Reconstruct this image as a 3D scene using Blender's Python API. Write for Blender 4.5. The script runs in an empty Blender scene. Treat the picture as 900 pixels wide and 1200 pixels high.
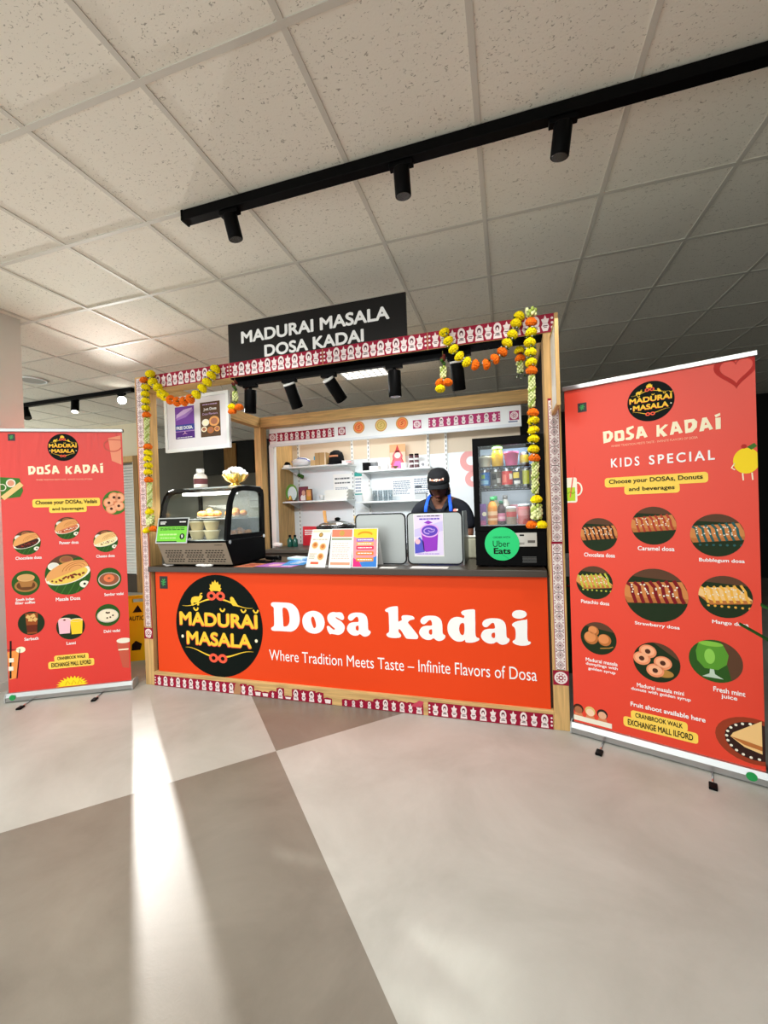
import bpy, math, random
from math import sin, cos, pi, radians
from mathutils import Vector, Matrix
from mathutils.geometry import tessellate_polygon

SC = bpy.context.scene
COL = SC.collection
random.seed(7)

# ------------------------------------------------------------------ camera, world, exposure
cam_d = bpy.data.cameras.new('camera')
cam = bpy.data.objects.new('camera', cam_d)
COL.objects.link(cam)
YAW, PITCH, ROLL, FPX = -0.28808, -0.007426, -0.033392, 483.85
fw = Vector((sin(YAW) * cos(PITCH), cos(YAW) * cos(PITCH), sin(PITCH)))
rt = fw.cross(Vector((0, 0, 1))).normalized()
up = rt.cross(fw)
rt2 = rt * cos(ROLL) + up * sin(ROLL)
up2 = up * cos(ROLL) - rt * sin(ROLL)
cam.matrix_world = Matrix(((rt2.x, up2.x, -fw.x, 0), (rt2.y, up2.y, -fw.y, 0), (rt2.z, up2.z, -fw.z, 1.30), (0, 0, 0, 1)))
cam_d.sensor_fit = 'VERTICAL'
cam_d.sensor_height = 24.0
cam_d.lens = 24.0 * FPX / 1200.0
cam_d.clip_start = 0.02
cam_d.clip_end = 100
SC.camera = cam

world = bpy.data.worlds.new('world')
SC.world = world
world.use_nodes = True
world.node_tree.nodes['Background'].inputs[0].default_value = (0.95, 1.0, 0.97, 1)
world.node_tree.nodes['Background'].inputs[1].default_value = 1.55
SC.view_settings.view_transform = 'Standard'
SC.view_settings.look = 'None'
SC.view_settings.gamma = 1
SC.view_settings.use_curve_mapping = False
SC.view_settings.exposure = 0.38

def area(name, loc, size, power, color=(0.99, 1, 0.955), target=None, sy=None, spread=None):
    l = bpy.data.lights.new(name, 'AREA')
    l.shape = 'RECTANGLE'
    l.size = size
    l.size_y = sy or size
    l.energy = power
    l.color = color
    if spread: l.spread = radians(spread)
    o = bpy.data.objects.new(name, l)
    o.location = loc
    if target: o.rotation_euler = (Vector(target) - Vector(loc)).to_track_quat('-Z', 'Y').to_euler()
    COL.objects.link(o)
    return o

def spot(name, loc, target, power, angle=60, blend=0.6, size=0.03, color=(1, 0.95, 0.86)):
    l = bpy.data.lights.new(name, 'SPOT')
    l.energy = power
    l.spot_size = radians(angle)
    l.spot_blend = blend
    l.shadow_soft_size = size
    l.color = color
    o = bpy.data.objects.new(name, l)
    o.location = loc
    o.rotation_euler = (Vector(target) - Vector(loc)).to_track_quat('-Z', 'Y').to_euler()
    COL.objects.link(o)
    return o

# assumed ceiling lamps, added unseen above and behind the viewer, lighting banners and floor
area('assumed_ceiling_lamp', (-1.6, -0.7, 2.88), 1.2, 46, sy=0.6)
area('assumed_ceiling_lamp', (0.1, -0.7, 2.88), 1.2, 42, sy=0.6)
area('assumed_ceiling_lamp', (-3.6, 0.2, 2.88), 1.2, 30, sy=0.6)
# the bright track lamp behind the stall, left
LAMP = (-4.60, 4.07, 2.71)
spot('track_lamp', LAMP, (0.3, -0.6, 0.75), 850, 62, 1.0, 0.03, (1, 0.97, 0.92))

# ------------------------------------------------------------------ materials
def lin(c):
    return tuple(((x / 255.0) / 12.92 if x / 255.0 <= 0.04045 else ((x / 255.0 + 0.055) / 1.055) ** 2.4) for x in c)
MATS = {}
def M(name, rgb=(128, 128, 128), rough=0.5, metal=0.0, emit=0.0, spec=None, bump=0.0, bscale=200.0, var=0.0, vscale=6.0):
    if name in MATS: return MATS[name]
    if spec is None: spec = 0.14 if rough >= 0.44 and not metal else 0.5
    m = bpy.data.materials.new(name)
    m.use_nodes = True
    nt = m.node_tree
    b = nt.nodes['Principled BSDF']
    c = lin(rgb)
    b.inputs['Base Color'].default_value = (*c, 1)
    b.inputs['Roughness'].default_value = rough
    b.inputs['Metallic'].default_value = metal
    b.inputs['Specular IOR Level'].default_value = spec
    if emit:
        b.inputs['Emission Color'].default_value = (*c, 1)
        b.inputs['Emission Strength'].default_value = emit
    tc = nt.nodes.new('ShaderNodeTexCoord')
    if var:
        n = nt.nodes.new('ShaderNodeTexNoise')
        n.inputs['Scale'].default_value = vscale
        n.inputs['Detail'].default_value = 4
        nt.links.new(tc.outputs['Object'], n.inputs['Vector'])
        r = nt.nodes.new('ShaderNodeValToRGB')
        r.color_ramp.elements[0].position = 0.3
        r.color_ramp.elements[1].position = 0.7
        r.color_ramp.elements[0].color = (*[x * (1 - var) for x in c], 1)
        r.color_ramp.elements[1].color = (*[min(1, x * (1 + var)) for x in c], 1)
        nt.links.new(n.outputs['Fac'], r.inputs['Fac'])
        nt.links.new(r.outputs['Color'], b.inputs['Base Color'])
    if bump:
        n = nt.nodes.new('ShaderNodeTexNoise')
        n.inputs['Scale'].default_value = bscale
        nt.links.new(tc.outputs['Object'], n.inputs['Vector'])
        bp = nt.nodes.new('ShaderNodeBump')
        bp.inputs['Strength'].default_value = bump
        bp.inputs['Distance'].default_value = 0.002
        nt.links.new(n.outputs['Fac'], bp.inputs['Height'])
        nt.links.new(bp.outputs['Normal'], b.inputs['Normal'])
    MATS[name] = m
    return m

def wood(name, rgb, axis=2, rough=0.5, contrast=0.18):
    """oak-like grain running along the given axis"""
    m = M(name, rgb, rough)
    nt = m.node_tree
    b = nt.nodes['Principled BSDF']
    tc = nt.nodes.new('ShaderNodeTexCoord')
    mp = nt.nodes.new('ShaderNodeMapping')
    s = [34, 34, 34]
    s[axis] = 2.2
    mp.inputs['Scale'].default_value = s
    n = nt.nodes.new('ShaderNodeTexNoise')
    n.inputs['Scale'].default_value = 1.6
    n.inputs['Detail'].default_value = 6
    n.inputs['Distortion'].default_value = 0.6
    r = nt.nodes.new('ShaderNodeValToRGB')
    c = lin(rgb)
    r.color_ramp.elements[0].position = 0.32
    r.color_ramp.elements[1].position = 0.68
    r.color_ramp.elements[0].color = (*[x * (1 - contrast * 1.4) for x in c], 1)
    r.color_ramp.elements[1].color = (*[min(1, x * (1 + contrast)) for x in c], 1)
    nt.links.new(tc.outputs['Object'], mp.inputs['Vector'])
    nt.links.new(mp.outputs['Vector'], n.inputs['Vector'])
    nt.links.new(n.outputs['Fac'], r.inputs['Fac'])
    nt.links.new(r.outputs['Color'], b.inputs['Base Color'])
    return m

def glass(name, tint=(0.95, 0.98, 0.97), refl=0.03):
    if name in MATS: return MATS[name]
    m = bpy.data.materials.new(name)
    m.use_nodes = True
    nt = m.node_tree
    nt.nodes.clear()
    out = nt.nodes.new('ShaderNodeOutputMaterial')
    mix = nt.nodes.new('ShaderNodeMixShader')
    tr = nt.nodes.new('ShaderNodeBsdfTransparent')
    gl = nt.nodes.new('ShaderNodeBsdfGlossy')
    tr.inputs[0].default_value = (*tint, 1)
    gl.inputs['Roughness'].default_value = 0.03
    fr = nt.nodes.new('ShaderNodeLayerWeight')
    fr.inputs['Blend'].default_value = 0.25
    mt = nt.nodes.new('ShaderNodeMath')
    mt.operation = 'MULTIPLY_ADD'
    mt.inputs[1].default_value = 0.3
    mt.inputs[2].default_value = refl
    nt.links.new(fr.outputs['Fresnel'], mt.inputs[0])
    nt.links.new(mt.outputs[0], mix.inputs[0])
    nt.links.new(tr.outputs[0], mix.inputs[1])
    nt.links.new(gl.outputs[0], mix.inputs[2])
    nt.links.new(mix.outputs[0], out.inputs[0])
    MATS[name] = m
    return m

OAK = wood('oak_upright', (206, 168, 112), 2)
OAKX = wood('oak_lengthwise', (206, 168, 112), 0)
OAKY = wood('oak_crosswise', (206, 168, 112), 1)
BLACK = M('black_metal', (8, 8, 9), 0.45, spec=0.06)
SATIN = M('satin_black', (4, 4, 5), 0.6, spec=0.03)
WHITE = M('white_paint', (236, 238, 238), 0.4)
PAPER = M('white_paper', (240, 240, 238), 0.6)
ALU = M('aluminium', (186, 188, 190), 0.28, 1.0)
STEEL = M('brushed_steel', (176, 180, 182), 0.36, 1.0, bump=0.05, bscale=400)
CHROME = M('chrome', (220, 220, 222), 0.12, 1.0)
ORANGE = M('orange_print', (228, 70, 26), 0.5)
REDOR = M('red_print', (232, 70, 46), 0.48)
MAROON = M('maroon_print', (150, 22, 52), 0.5)
MOTIF = M('motif_white', (238, 222, 222), 0.55)
INK = M('ink_black', (20, 22, 20), 0.5)
LOGOBK = M('logo_black', (9, 18, 15), 0.5, spec=0.08)
GOLD = M('logo_gold', (246, 202, 60), 0.45)
CORAL = M('logo_coral', (240, 92, 66), 0.45)
CREAM = M('cream_print', (250, 238, 206), 0.5)
LETW = M('letter_white', (246, 246, 246), 0.45)
PILL = M('pill_yellow', (252, 212, 92), 0.5)
LEAF = M('leaf_print', (44, 84, 30), 0.5)
DLEAF = M('dark_leaf_print', (30, 46, 24), 0.5)
GREEN = M('leaf_green', (46, 96, 38), 0.5)

# ------------------------------------------------------------------ mesh builder
class MB:
    def __init__(s): s.v = []; s.f = []; s.m = []; s.s = []; s.mats = []
    def mi(s, mat):
        if mat not in s.mats: s.mats.append(mat)
        return s.mats.index(mat)
    def add(s, vs, fs, mat, smooth=False, T=None):
        n = len(s.v)
        if T is not None: vs = [T @ Vector(v) for v in vs]
        s.v += [tuple(v) for v in vs]
        k = s.mi(mat)
        for f in fs:
            s.f.append([i + n for i in f]); s.m.append(k); s.s.append(smooth)
        return s
    def box(s, x0, x1, y0, y1, z0, z1, mat, T=None):
        if x0 > x1: x0, x1 = x1, x0
        if y0 > y1: y0, y1 = y1, y0
        if z0 > z1: z0, z1 = z1, z0
        v = [(x, y, z) for x in (x0, x1) for y in (y0, y1) for z in (z0, z1)]
        return s.add(v, [(0, 1, 3, 2), (4, 6, 7, 5), (0, 4, 5, 1), (2, 3, 7, 6), (0, 2, 6, 4), (1, 5, 7, 3)], mat, False, T)
    def cyl(s, p0, p1, r0, mat, r1=None, n=20, caps=True, T=None):
        r1 = r0 if r1 is None else r1
        p0, p1 = Vector(p0), Vector(p1)
        a = (p1 - p0).normalized()
        h = Vector((0, 0, 1)) if abs(a.z) < 0.9 else Vector((1, 0, 0))
        u = a.cross(h).normalized(); w = a.cross(u)
        vs = []
        for p, r in ((p0, r0), (p1, r1)):
            for i in range(n):
                t = 2 * pi * i / n
                vs.append(p + (u * cos(t) + w * sin(t)) * r)
        s.add(vs, [(i, (i + 1) % n, n + (i + 1) % n, n + i) for i in range(n)], mat, True, T)
        if caps:
            s.add(vs[:n], [tuple(range(n))[::-1]], mat, False, T)
            s.add(vs[n:], [tuple(range(n))], mat, False, T)
        return s
    def lathe(s, prof, mat, c=(0, 0, 0), n=24, T=None, sx=1, sy=1):
        vs = []
        for r, z in prof:
            for i in range(n):
                t = 2 * pi * i / n
                vs.append((c[0] + r * cos(t) * sx, c[1] + r * sin(t) * sy, c[2] + z))
        fs = []
        for j in range(len(prof) - 1):
            for i in range(n):
                fs.append((j * n + i, j * n + (i + 1) % n, (j + 1) * n + (i + 1) % n, (j + 1) * n + i))
        s.add(vs, fs, mat, True, T)
        if prof[0][0] > 1e-6: s.add(vs[:n], [tuple(range(n))[::-1]], mat, False, T)
        if prof[-1][0] > 1e-6: s.add(vs[-n:], [tuple(range(n))], mat, False, T)
        return s
    def ball(s, c, r, mat, nu=14, nv=9, T=None, jit=0.0):
        if not hasattr(r, '__len__'): r = (r, r, r)
        vs = []; fs = []
        for j in range(nv + 1):
            p = pi * j / nv
            for i in range(nu):
                t = 2 * pi * i / nu
                k = 1 + (random.uniform(-jit, jit) if jit else 0)
                vs.append((c[0] + r[0] * k * sin(p) * cos(t), c[1] + r[1] * k * sin(p) * sin(t), c[2] + r[2] * k * cos(p)))
        for j in range(nv):
            for i in range(nu):
                fs.append((j * nu + i, (j + 1) * nu + i, (j + 1) * nu + (i + 1) % nu, j * nu + (i + 1) % nu))
        return s.add(vs, fs, mat, True, T)
    def tube(s, pts, r, mat, n=8, caps=True, T=None):
        pts = [Vector(p) for p in pts]
        rs = r if hasattr(r, '__len__') else [r] * len(pts)
        vs = []; prev = None
        for k, p in enumerate(pts):
            a = (pts[min(k + 1, len(pts) - 1)] - pts[max(k - 1, 0)]).normalized()
            if prev is None:
                h = Vector((0, 0, 1)) if abs(a.z) < 0.9 else Vector((1, 0, 0))
                u = a.cross(h).normalized()
            else:
                u = (prev - a * prev.dot(a)).normalized()
            prev = u
            w = a.cross(u)
            for i in range(n):
                t = 2 * pi * i / n
                vs.append(p + (u * cos(t) + w * sin(t)) * rs[k])
        fs = []
        for k in range(len(pts) - 1):
            for i in range(n):
                fs.append((k * n + i, k * n + (i + 1) % n, (k + 1) * n + (i + 1) % n, (k + 1) * n + i))
        s.add(vs, fs, mat, True, T)
        if caps:
            s.add(vs[:n], [tuple(range(n))[::-1]], mat, False, T)
            s.add(vs[-n:], [tuple(range(n))], mat, False, T)
        return s
    def prism(s, poly, a0, a1, mat, axis='y', T=None, smooth=False, holes=()):
        """poly in the plane square to axis: 'y' -> (x,z), 'x' -> (y,z), 'z' -> (x,y)"""
        def P(p, a):
            return {'y': (p[0], a, p[1]), 'x': (a, p[0], p[1]), 'z': (p[0], p[1], a)}[axis]
        loops = [list(poly)] + [list(h) for h in holes]
        flat = [p for l in loops for p in l]
        tris = tessellate_polygon([[Vector((p[0], p[1], 0)) for p in l] for l in loops])
        n = len(flat)
        vs = [P(p, a0) for p in flat] + [P(p, a1) for p in flat]
        s.add(vs, [t for t in tris] + [tuple(i + n for i in t)[::-1] for t in tris], mat, False, T)
        k = 0
        for l in loops:
            m = len(l)
            s.add(vs, [(k + i, k + (i + 1) % m, n + k + (i + 1) % m, n + k + i) for i in range(m)], mat, smooth, T)
            k += m
        return s
    def quad(s, a, b, c, d, mat, T=None): return s.add([a, b, c, d], [(0, 1, 2, 3)], mat, False, T)
    def build(s, name, parent=None, world=False, bevel=0.0, bseg=2, subsurf=0, recalc=True):
        me = bpy.data.meshes.new(name)
        vs = s.v
        if world and parent is not None:
            inv = ROOTM[parent.name].inverted()
            vs = [tuple(inv @ Vector(v)) for v in vs]
        me.from_pydata(vs, [], s.f)
        for m in s.mats: me.materials.append(m)
        me.polygons.foreach_set('material_index', s.m)
        me.polygons.foreach_set('use_smooth', s.s)
        if recalc:
            import bmesh
            bm = bmesh.new(); bm.from_mesh(me)
            bmesh.ops.remove_doubles(bm, verts=bm.verts, dist=1e-6)
            bmesh.ops.recalc_face_normals(bm, faces=bm.faces)
            bm.to_mesh(me); bm.free()
        me.update()
        o = bpy.data.objects.new(name, me)
        COL.objects.link(o)
        if parent is not None:
            o.parent = parent
            ROOTM[o.name] = ROOTM[parent.name]
        else:
            ROOTM[o.name] = Matrix.Identity(4)
        if bevel:
            b = o.modifiers.new('bevel', 'BEVEL')
            b.width = bevel; b.segments = bseg; b.limit_method = 'ANGLE'; b.angle_limit = radians(40)
        if subsurf:
            b = o.modifiers.new('subsurf', 'SUBSURF'); b.levels = subsurf; b.render_levels = subsurf
        return o

ROOTM = {}
def tag(o, label=None, cat=None, group=None, kind=None):
    if label: o['label'] = label
    if cat: o['category'] = cat
    if group: o['group'] = group
    if kind: o['kind'] = kind
    return o
def thing(name, label, cat, loc=(0, 0, 0), rz=0.0, group=None):
    o = bpy.data.objects.new(name, None)
    o.empty_display_size = 0.1
    o.location = loc
    o.rotation_euler = (0, 0, rz)
    COL.objects.link(o)
    ROOTM[o.name] = Matrix.Translation(loc) @ Matrix.Rotation(rz, 4, 'Z')
    return tag(o, label, cat, group)
def solo(mb, name, label, cat, loc=(0, 0, 0), rz=0.0, group=None, **kw):
    """a thing that is one mesh; geometry in local coordinates"""
    o = mb.build(name, **kw)
    o.location = loc; o.rotation_euler = (0, 0, rz)
    ROOTM[o.name] = Matrix.Translation(loc) @ Matrix.Rotation(rz, 4, 'Z')
    return tag(o, label, cat, group)
def dup(src, label=None, loc=None, rz=None):
    c = src.copy(); COL.objects.link(c)
    if loc is not None: c.location = loc
    if rz is not None: c.rotation_euler = (0, 0, rz)
    if label: c['label'] = label
    for ch in list(src.children):
        d = ch.copy(); COL.objects.link(d); d.parent = c
        for g in list(ch.children):
            e = g.copy(); COL.objects.link(e); e.parent = d
    return c
def struct(mb, name, parent=None, **kw):
    o = mb.build(name, parent, **kw)
    if parent is None: o['kind'] = 'structure'
    return o

# ------------------------------------------------------------------ flat prints
_TX = {}
def text2d(body, bold=0.0, space=1.0):
    key = (body, bold, space)
    if key in _TX: return _TX[key]
    cu = bpy.data.curves.new('txt', 'FONT')
    cu.body = body
    cu.offset = bold
    cu.space_character = space
    cu.resolution_u = 4
    cu.align_x = 'CENTER'
    o = bpy.data.objects.new('txt', cu)
    COL.objects.link(o)
    dg = bpy.context.evaluated_depsgraph_get()
    me = bpy.data.meshes.new_from_object(o.evaluated_get(dg))
    vs = [(v.co.x, v.co.y) for v in me.vertices]
    fs = [tuple(p.vertices) for p in me.polygons]
    bpy.data.objects.remove(o); bpy.data.curves.remove(cu); bpy.data.meshes.remove(me)
    _TX[key] = (vs, fs)
    return vs, fs
def smooth_loop(pts, k=4):
    out = []; n = len(pts)
    for i in range(n):
        p0, p1, p2, p3 = (Vector(pts[(i + j) % n]) for j in (-1, 0, 1, 2))
        for q in range(k):
            t = q / k
            out.append(tuple(0.5 * ((2 * p1) + (p2 - p0) * t + (2 * p0 - 5 * p1 + 4 * p2 - p3) * t * t + (3 * p1 - p0 - 3 * p2 + p3) * t ** 3)))
    return out
def clip_poly(poly, clip):
    """Sutherland-Hodgman, clip counter-clockwise convex"""
    out = list(poly)
    for i in range(len(clip)):
        a, b = clip[i], clip[(i + 1) % len(clip)]
        def side(p): return (b[0] - a[0]) * (p[1] - a[1]) - (b[1] - a[1]) * (p[0] - a[0])
        inp, out = out, []
        for j in range(len(inp)):
            p, q = inp[j - 1], inp[j]
            sp, sq = side(p), side(q)
            if sq >= 0:
                if sp < 0:
                    t = sp / (sp - sq); out.append((p[0] + (q[0] - p[0]) * t, p[1] + (q[1] - p[1]) * t))
                out.append(q)
            elif sp >= 0:
                t = sp / (sp - sq); out.append((p[0] + (q[0] - p[0]) * t, p[1] + (q[1] - p[1]) * t))
        if not out: return []
    return out
def circ(cx, cz, r, n=28, rz=None, a0=0.0):
    rz = r if rz is None else rz
    return [(cx + r * cos(a0 + 2 * pi * i / n), cz + rz * sin(a0 + 2 * pi * i / n)) for i in range(n)]
def rot2(pts, c, a):
    return [(c[0] + (p[0] - c[0]) * cos(a) - (p[1] - c[1]) * sin(a), c[1] + (p[0] - c[0]) * sin(a) + (p[1] - c[1]) * cos(a)) for p in pts]

class Sheet:
    """flat printing on a plane: u, v in metres, layer = how far the ink sits off the surface"""
    def __init__(s, mb, O=(0, 0, 0), U=(1, 0, 0), V=(0, 0, 1), N=(0, -1, 0), step=0.0004, clip=None):
        s.mb = mb; s.O = Vector(O); s.U = Vector(U); s.V = Vector(V); s.N = Vector(N); s.step = step; s.clip = clip
    def P(s, u, v, k): return s.O + s.U * u + s.V * v + s.N * (k * s.step)
    def shape(s, loops, mat, k=1):
        if s.clip is not None:
            l0 = clip_poly(loops[0], s.clip)
            if len(l0) < 3: return
            loops = [l0] + list(loops[1:])
        flat = [p for l in loops for p in l]
        tris = tessellate_polygon([[Vector((p[0], p[1], 0)) for p in l] for l in loops])
        s.mb.add([s.P(p[0], p[1], k) for p in flat], tris, mat)
    def poly(s, pts, mat, k=1): s.shape([pts], mat, k)
    def rect(s, u0, u1, v0, v1, mat, k=1): s.poly([(u0, v0), (u1, v0), (u1, v1), (u0, v1)], mat, k)
    def rrect(s, u0, u1, v0, v1, r, mat, k=1, n=5):
        p = []
        for cx, cz, a in ((u1 - r, v0 + r, -90), (u1 - r, v1 - r, 0), (u0 + r, v1 - r, 90), (u0 + r, v0 + r, 180)):
            for i in range(n + 1):
                t = radians(a + 90 * i / n); p.append((cx + r * cos(t), cz + r * sin(t)))
        s.poly(p, mat, k)
    def disc(s, cu, cv, r, mat, k=1, rv=None, n=28): s.poly(circ(cu, cv, r, n, rv), mat, k)
    def ring(s, cu, cv, r0, r1, mat, k=1, n=28, e=1.0):
        if s.clip is None: s.shape([circ(cu, cv, r1, n, r1 * e), circ(cu, cv, r0, n, r0 * e)], mat, k)
        else:
            for i in range(n):
                a, b = 2 * pi * i / n, 2 * pi * (i + 1) / n
                s.poly([(cu + r0 * cos(a), cv + r0 * e * sin(a)), (cu + r1 * cos(a), cv + r1 * e * sin(a)), (cu + r1 * cos(b), cv + r1 * e * sin(b)), (cu + r0 * cos(b), cv + r0 * e * sin(b))], mat, k)
    def line(s, pts, w, mat, k=1, taper=False):
        n = len(pts)
        L = []; R = []
        for i in range(n):
            a = Vector(pts[max(0, i - 1)]); b = Vector(pts[min(n - 1, i + 1)])
            d = (b - a).normalized(); nn = Vector((-d.y, d.x))
            ww = w * (0.25 + 0.75 * sin(pi * min(1, max(0, 0.5 * i / max(1, n - 1) * 2))) if taper == 'both' else ((i / (n - 1)) * 0.85 + 0.15) if taper else 1) / 2
            L.append(tuple(Vector(pts[i]) + nn * ww)); R.append(tuple(Vector(pts[i]) - nn * ww))
        for i in range(n - 1): s.poly([R[i], R[i + 1], L[i + 1], L[i]], mat, k)
    def text(s, body, u0, u1, v0, v1, mat, k=1, bold=0.0, space=1.0, slope=0.0):
        """fit the lettering's bounding box into u0..u1, v0..v1 (v0 None: keep the aspect)"""
        vs, fs = text2d(body, 0.0, space)
        if not vs: return
        xs = [p[0] for p in vs]; ys = [p[1] for p in vs]
        x0, x1, y0, y1 = min(xs), max(xs), min(ys), max(ys)
        sx = (u1 - u0) / (x1 - x0 + 2 * bold)
        if v0 is None:
            v0 = v1 - sx * (y1 - y0)
        sy = (v1 - v0) / (y1 - y0 + 2 * bold)
        sh = ((0, 0),) if not bold else ((-1, 0), (1, 0), (0, 1), (0, -1), (.7, .7), (-.7, .7), (.7, -.7), (-.7, -.7), (0, 0))
        for i, (a, b) in enumerate(sh):        # heavier strokes: the outline laid over itself a stroke's width apart
            s.mb.add([s.P(u0 + (p[0] - x0 + bold * (1 + a)) * sx, v0 + (p[1] - y0 + bold * (1 + b)) * sy, k + i * 0.1) for p in vs], fs, mat)
    def scribble(s, u0, u1, v0, v1, rows, mat, k=1, fill=0.85, seed=1, w=0.55):
        """rows of small illegible print drawn as broken bars"""
        rnd = random.Random(seed)
        h = (v1 - v0) / rows
        for r in range(rows):
            v = v1 - h * (r + 0.5)
            u = u0; end = u0 + (u1 - u0) * rnd.uniform(fill * 0.8, min(1, fill * 1.15))
            while u < end:
                l = rnd.uniform(0.06, 0.2) * (u1 - u0)
                s.rect(u, min(u + l, u1), v - h * w / 2, v + h * w / 2, mat, k)
                u += l + 0.025 * (u1 - u0)
# ------------------------------------------------------------------ the setting
CEIL = 2.93
def floor_material():
    m = M('floor_vinyl', (200, 196, 188), 0.38)
    nt = m.node_tree; L = nt.links; N = nt.nodes
    b = N['Principled BSDF']
    geo = N.new('ShaderNodeNewGeometry')
    sep = N.new('ShaderNodeSeparateXYZ'); L.new(geo.outputs['Position'], sep.inputs[0])
    def mth(op, a, c=None, d=None):
        n = N.new('ShaderNodeMath'); n.operation = op
        for i, x in enumerate((a, c, d)):
            if x is None: continue
            if isinstance(x, (int, float)): n.inputs[i].default_value = x
            else: L.new(x, n.inputs[i])
        return n.outputs[0]
    p = mth('ADD', sep.outputs[0], 1.243); q = mth('ADD', sep.outputs[1], -1.97)
    a = mth('ADD', mth('MULTIPLY', p, -0.694), mth('MULTIPLY', q, 0.720))
    c = mth('ADD', mth('MULTIPLY', p, 0.722), mth('MULTIPLY', q, 0.692))
    dark = mth('GREATER_THAN', mth('MULTIPLY', a, c), 0.0)
    n1 = N.new('ShaderNodeTexNoise'); n1.inputs['Scale'].default_value = 1.7; n1.inputs['Detail'].default_value = 7; n1.inputs['Roughness'].default_value = 0.62; n1.inputs['Distortion'].default_value = 0.5
    L.new(geo.outputs['Position'], n1.inputs['Vector'])
    def ramp(c0, c1):
        r = N.new('ShaderNodeValToRGB')
        r.color_ramp.elements[0].position = 0.3; r.color_ramp.elements[1].position = 0.72
        r.color_ramp.elements[0].color = (*lin(c0), 1); r.color_ramp.elements[1].color = (*lin(c1), 1)
        L.new(n1.outputs['Fac'], r.inputs['Fac']); return r.outputs['Color']
    light = ramp((167, 166, 159), (195, 194, 188)); dk = ramp((114, 107, 97), (140, 133, 122))
    mx = N.new('ShaderNodeMix'); mx.data_type = 'RGBA'
    L.new(dark, mx.inputs['Factor']); L.new(light, mx.inputs[6]); L.new(dk, mx.inputs[7])
    L.new(mx.outputs[2], b.inputs['Base Color'])
    n2 = N.new('ShaderNodeTexNoise'); n2.inputs['Scale'].default_value = 160; n2.inputs['Detail'].default_value = 3
    L.new(geo.outputs['Position'], n2.inputs['Vector'])
    bp = N.new('ShaderNodeBump'); bp.inputs['Strength'].default_value = 0.12; bp.inputs['Distance'].default_value = 0.002
    L.new(n2.outputs['Fac'], bp.inputs['Height']); L.new(bp.outputs['Normal'], b.inputs['Normal'])
    return m
def tile_material():
    m = M('ceiling_tile', (220, 217, 208), 0.9, spec=0.1)
    nt = m.node_tree; L = nt.links; N = nt.nodes
    b = N['Principled BSDF']
    geo = N.new('ShaderNodeNewGeometry')
    mp = N.new('ShaderNodeMapping'); mp.inputs['Scale'].default_value = (62, 105, 62); mp.inputs['Rotation'].default_value = (0, 0, 0.5)
    L.new(geo.outputs['Position'], mp.inputs['Vector'])
    n = N.new('ShaderNodeTexNoise'); n.inputs['Scale'].default_value = 1.0; n.inputs['Detail'].default_value = 2; n.inputs['Distortion'].default_value = 1.2
    L.new(mp.outputs[0], n.inputs['Vector'])
    r = N.new('ShaderNodeValToRGB')
    r.color_ramp.elements[0].position = 0.30; r.color_ramp.elements[1].position = 0.37
    r.color_ramp.elements[0].color = (*lin((176, 171, 158)), 1); r.color_ramp.elements[1].color = (*lin((238, 234, 222)), 1)
    L.new(n.outputs['Fac'], r.inputs['Fac']); L.new(r.outputs[0], b.inputs['Base Color'])
    n2 = N.new('ShaderNodeTexNoise'); n2.inputs['Scale'].default_value = 120; n2.inputs['Detail'].default_value = 4
    L.new(geo.outputs['Position'], n2.inputs['Vector'])
    ad = N.new('ShaderNodeMath'); ad.operation = 'MULTIPLY_ADD'; ad.inputs[1].default_value = 0.35
    L.new(n2.outputs['Fac'], ad.inputs[0]); L.new(r.outputs[0], ad.inputs[2])
    bp = N.new('ShaderNodeBump'); bp.inputs['Strength'].default_value = 0.55; bp.inputs['Distance'].default_value = 0.003
    L.new(ad.outputs[0], bp.inputs['Height']); L.new(bp.outputs['Normal'], b.inputs['Normal'])
    return m
mb = MB().box(-10, 5, -3, 9, -0.1, 0, floor_material()); struct(mb, 'floor')
ceil = struct(MB().box(-10, 5, -3, 9, CEIL, CEIL + 0.1, tile_material()), 'ceiling')
mb = MB(); GRID = M('grid_bar', (208, 204, 194), 0.6)
for k in range(-16, 9):
    x = -0.068 + 0.6 * k; mb.box(x - 0.012, x + 0.012, -3, 9, CEIL - 0.004, CEIL + 0.001, GRID)
for k in range(-8, 12):
    y = 1.85 + 0.6 * k; mb.box(-10, 5, y - 0.012, y + 0.012, CEIL - 0.0045, CEIL + 0.001, GRID)
struct(mb, 'ceiling_grid', ceil)
GREYW = M('grey_wall', (104, 101, 92), 0.8)
struct(MB().box(-10, -5.0, 8.0, 8.15, 0, CEIL, GREYW).box(-5.0, 4.5, 8.0, 8.15, 0, CEIL, M('charcoal_wall', (44, 44, 43), 0.8)), 'wall_back')
mb = MB().box(-6.63, -5.3, 7.93, 8.0, 2.2, 2.92, M('dark_glass', (14, 16, 17), 0.25)); w1 = struct(mb, 'window_1')
struct(MB().box(-6.05, -5.74, 7.9, 7.93, 2.24, 2.88, wood('oak_dark', (150, 112, 62), 2)), 'window_frame', w1)
PLAST = M('white_plaster', (216, 217, 213), 0.75, var=0.03, vscale=3)
struct(MB().box(-4.3, -3.735, 1.95, 2.4, 0, CEIL, PLAST), 'wall_left')
struct(MB().box(-4.31, -3.725, 1.94, 2.41, 0, 0.07, M('skirting', (200, 200, 196), 0.5)), 'baseboard_left')
CREAMW = M('cream_wall', (222, 212, 186), 0.8)
struct(MB().box(-9, -5.9, 5.66, 5.8, 2.36, CEIL, CREAMW), 'trim_1')
struct(MB().box(-9, -6.6, 5.66, 5.8, 0, 2.36, CREAMW), 'wall_front')
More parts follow.
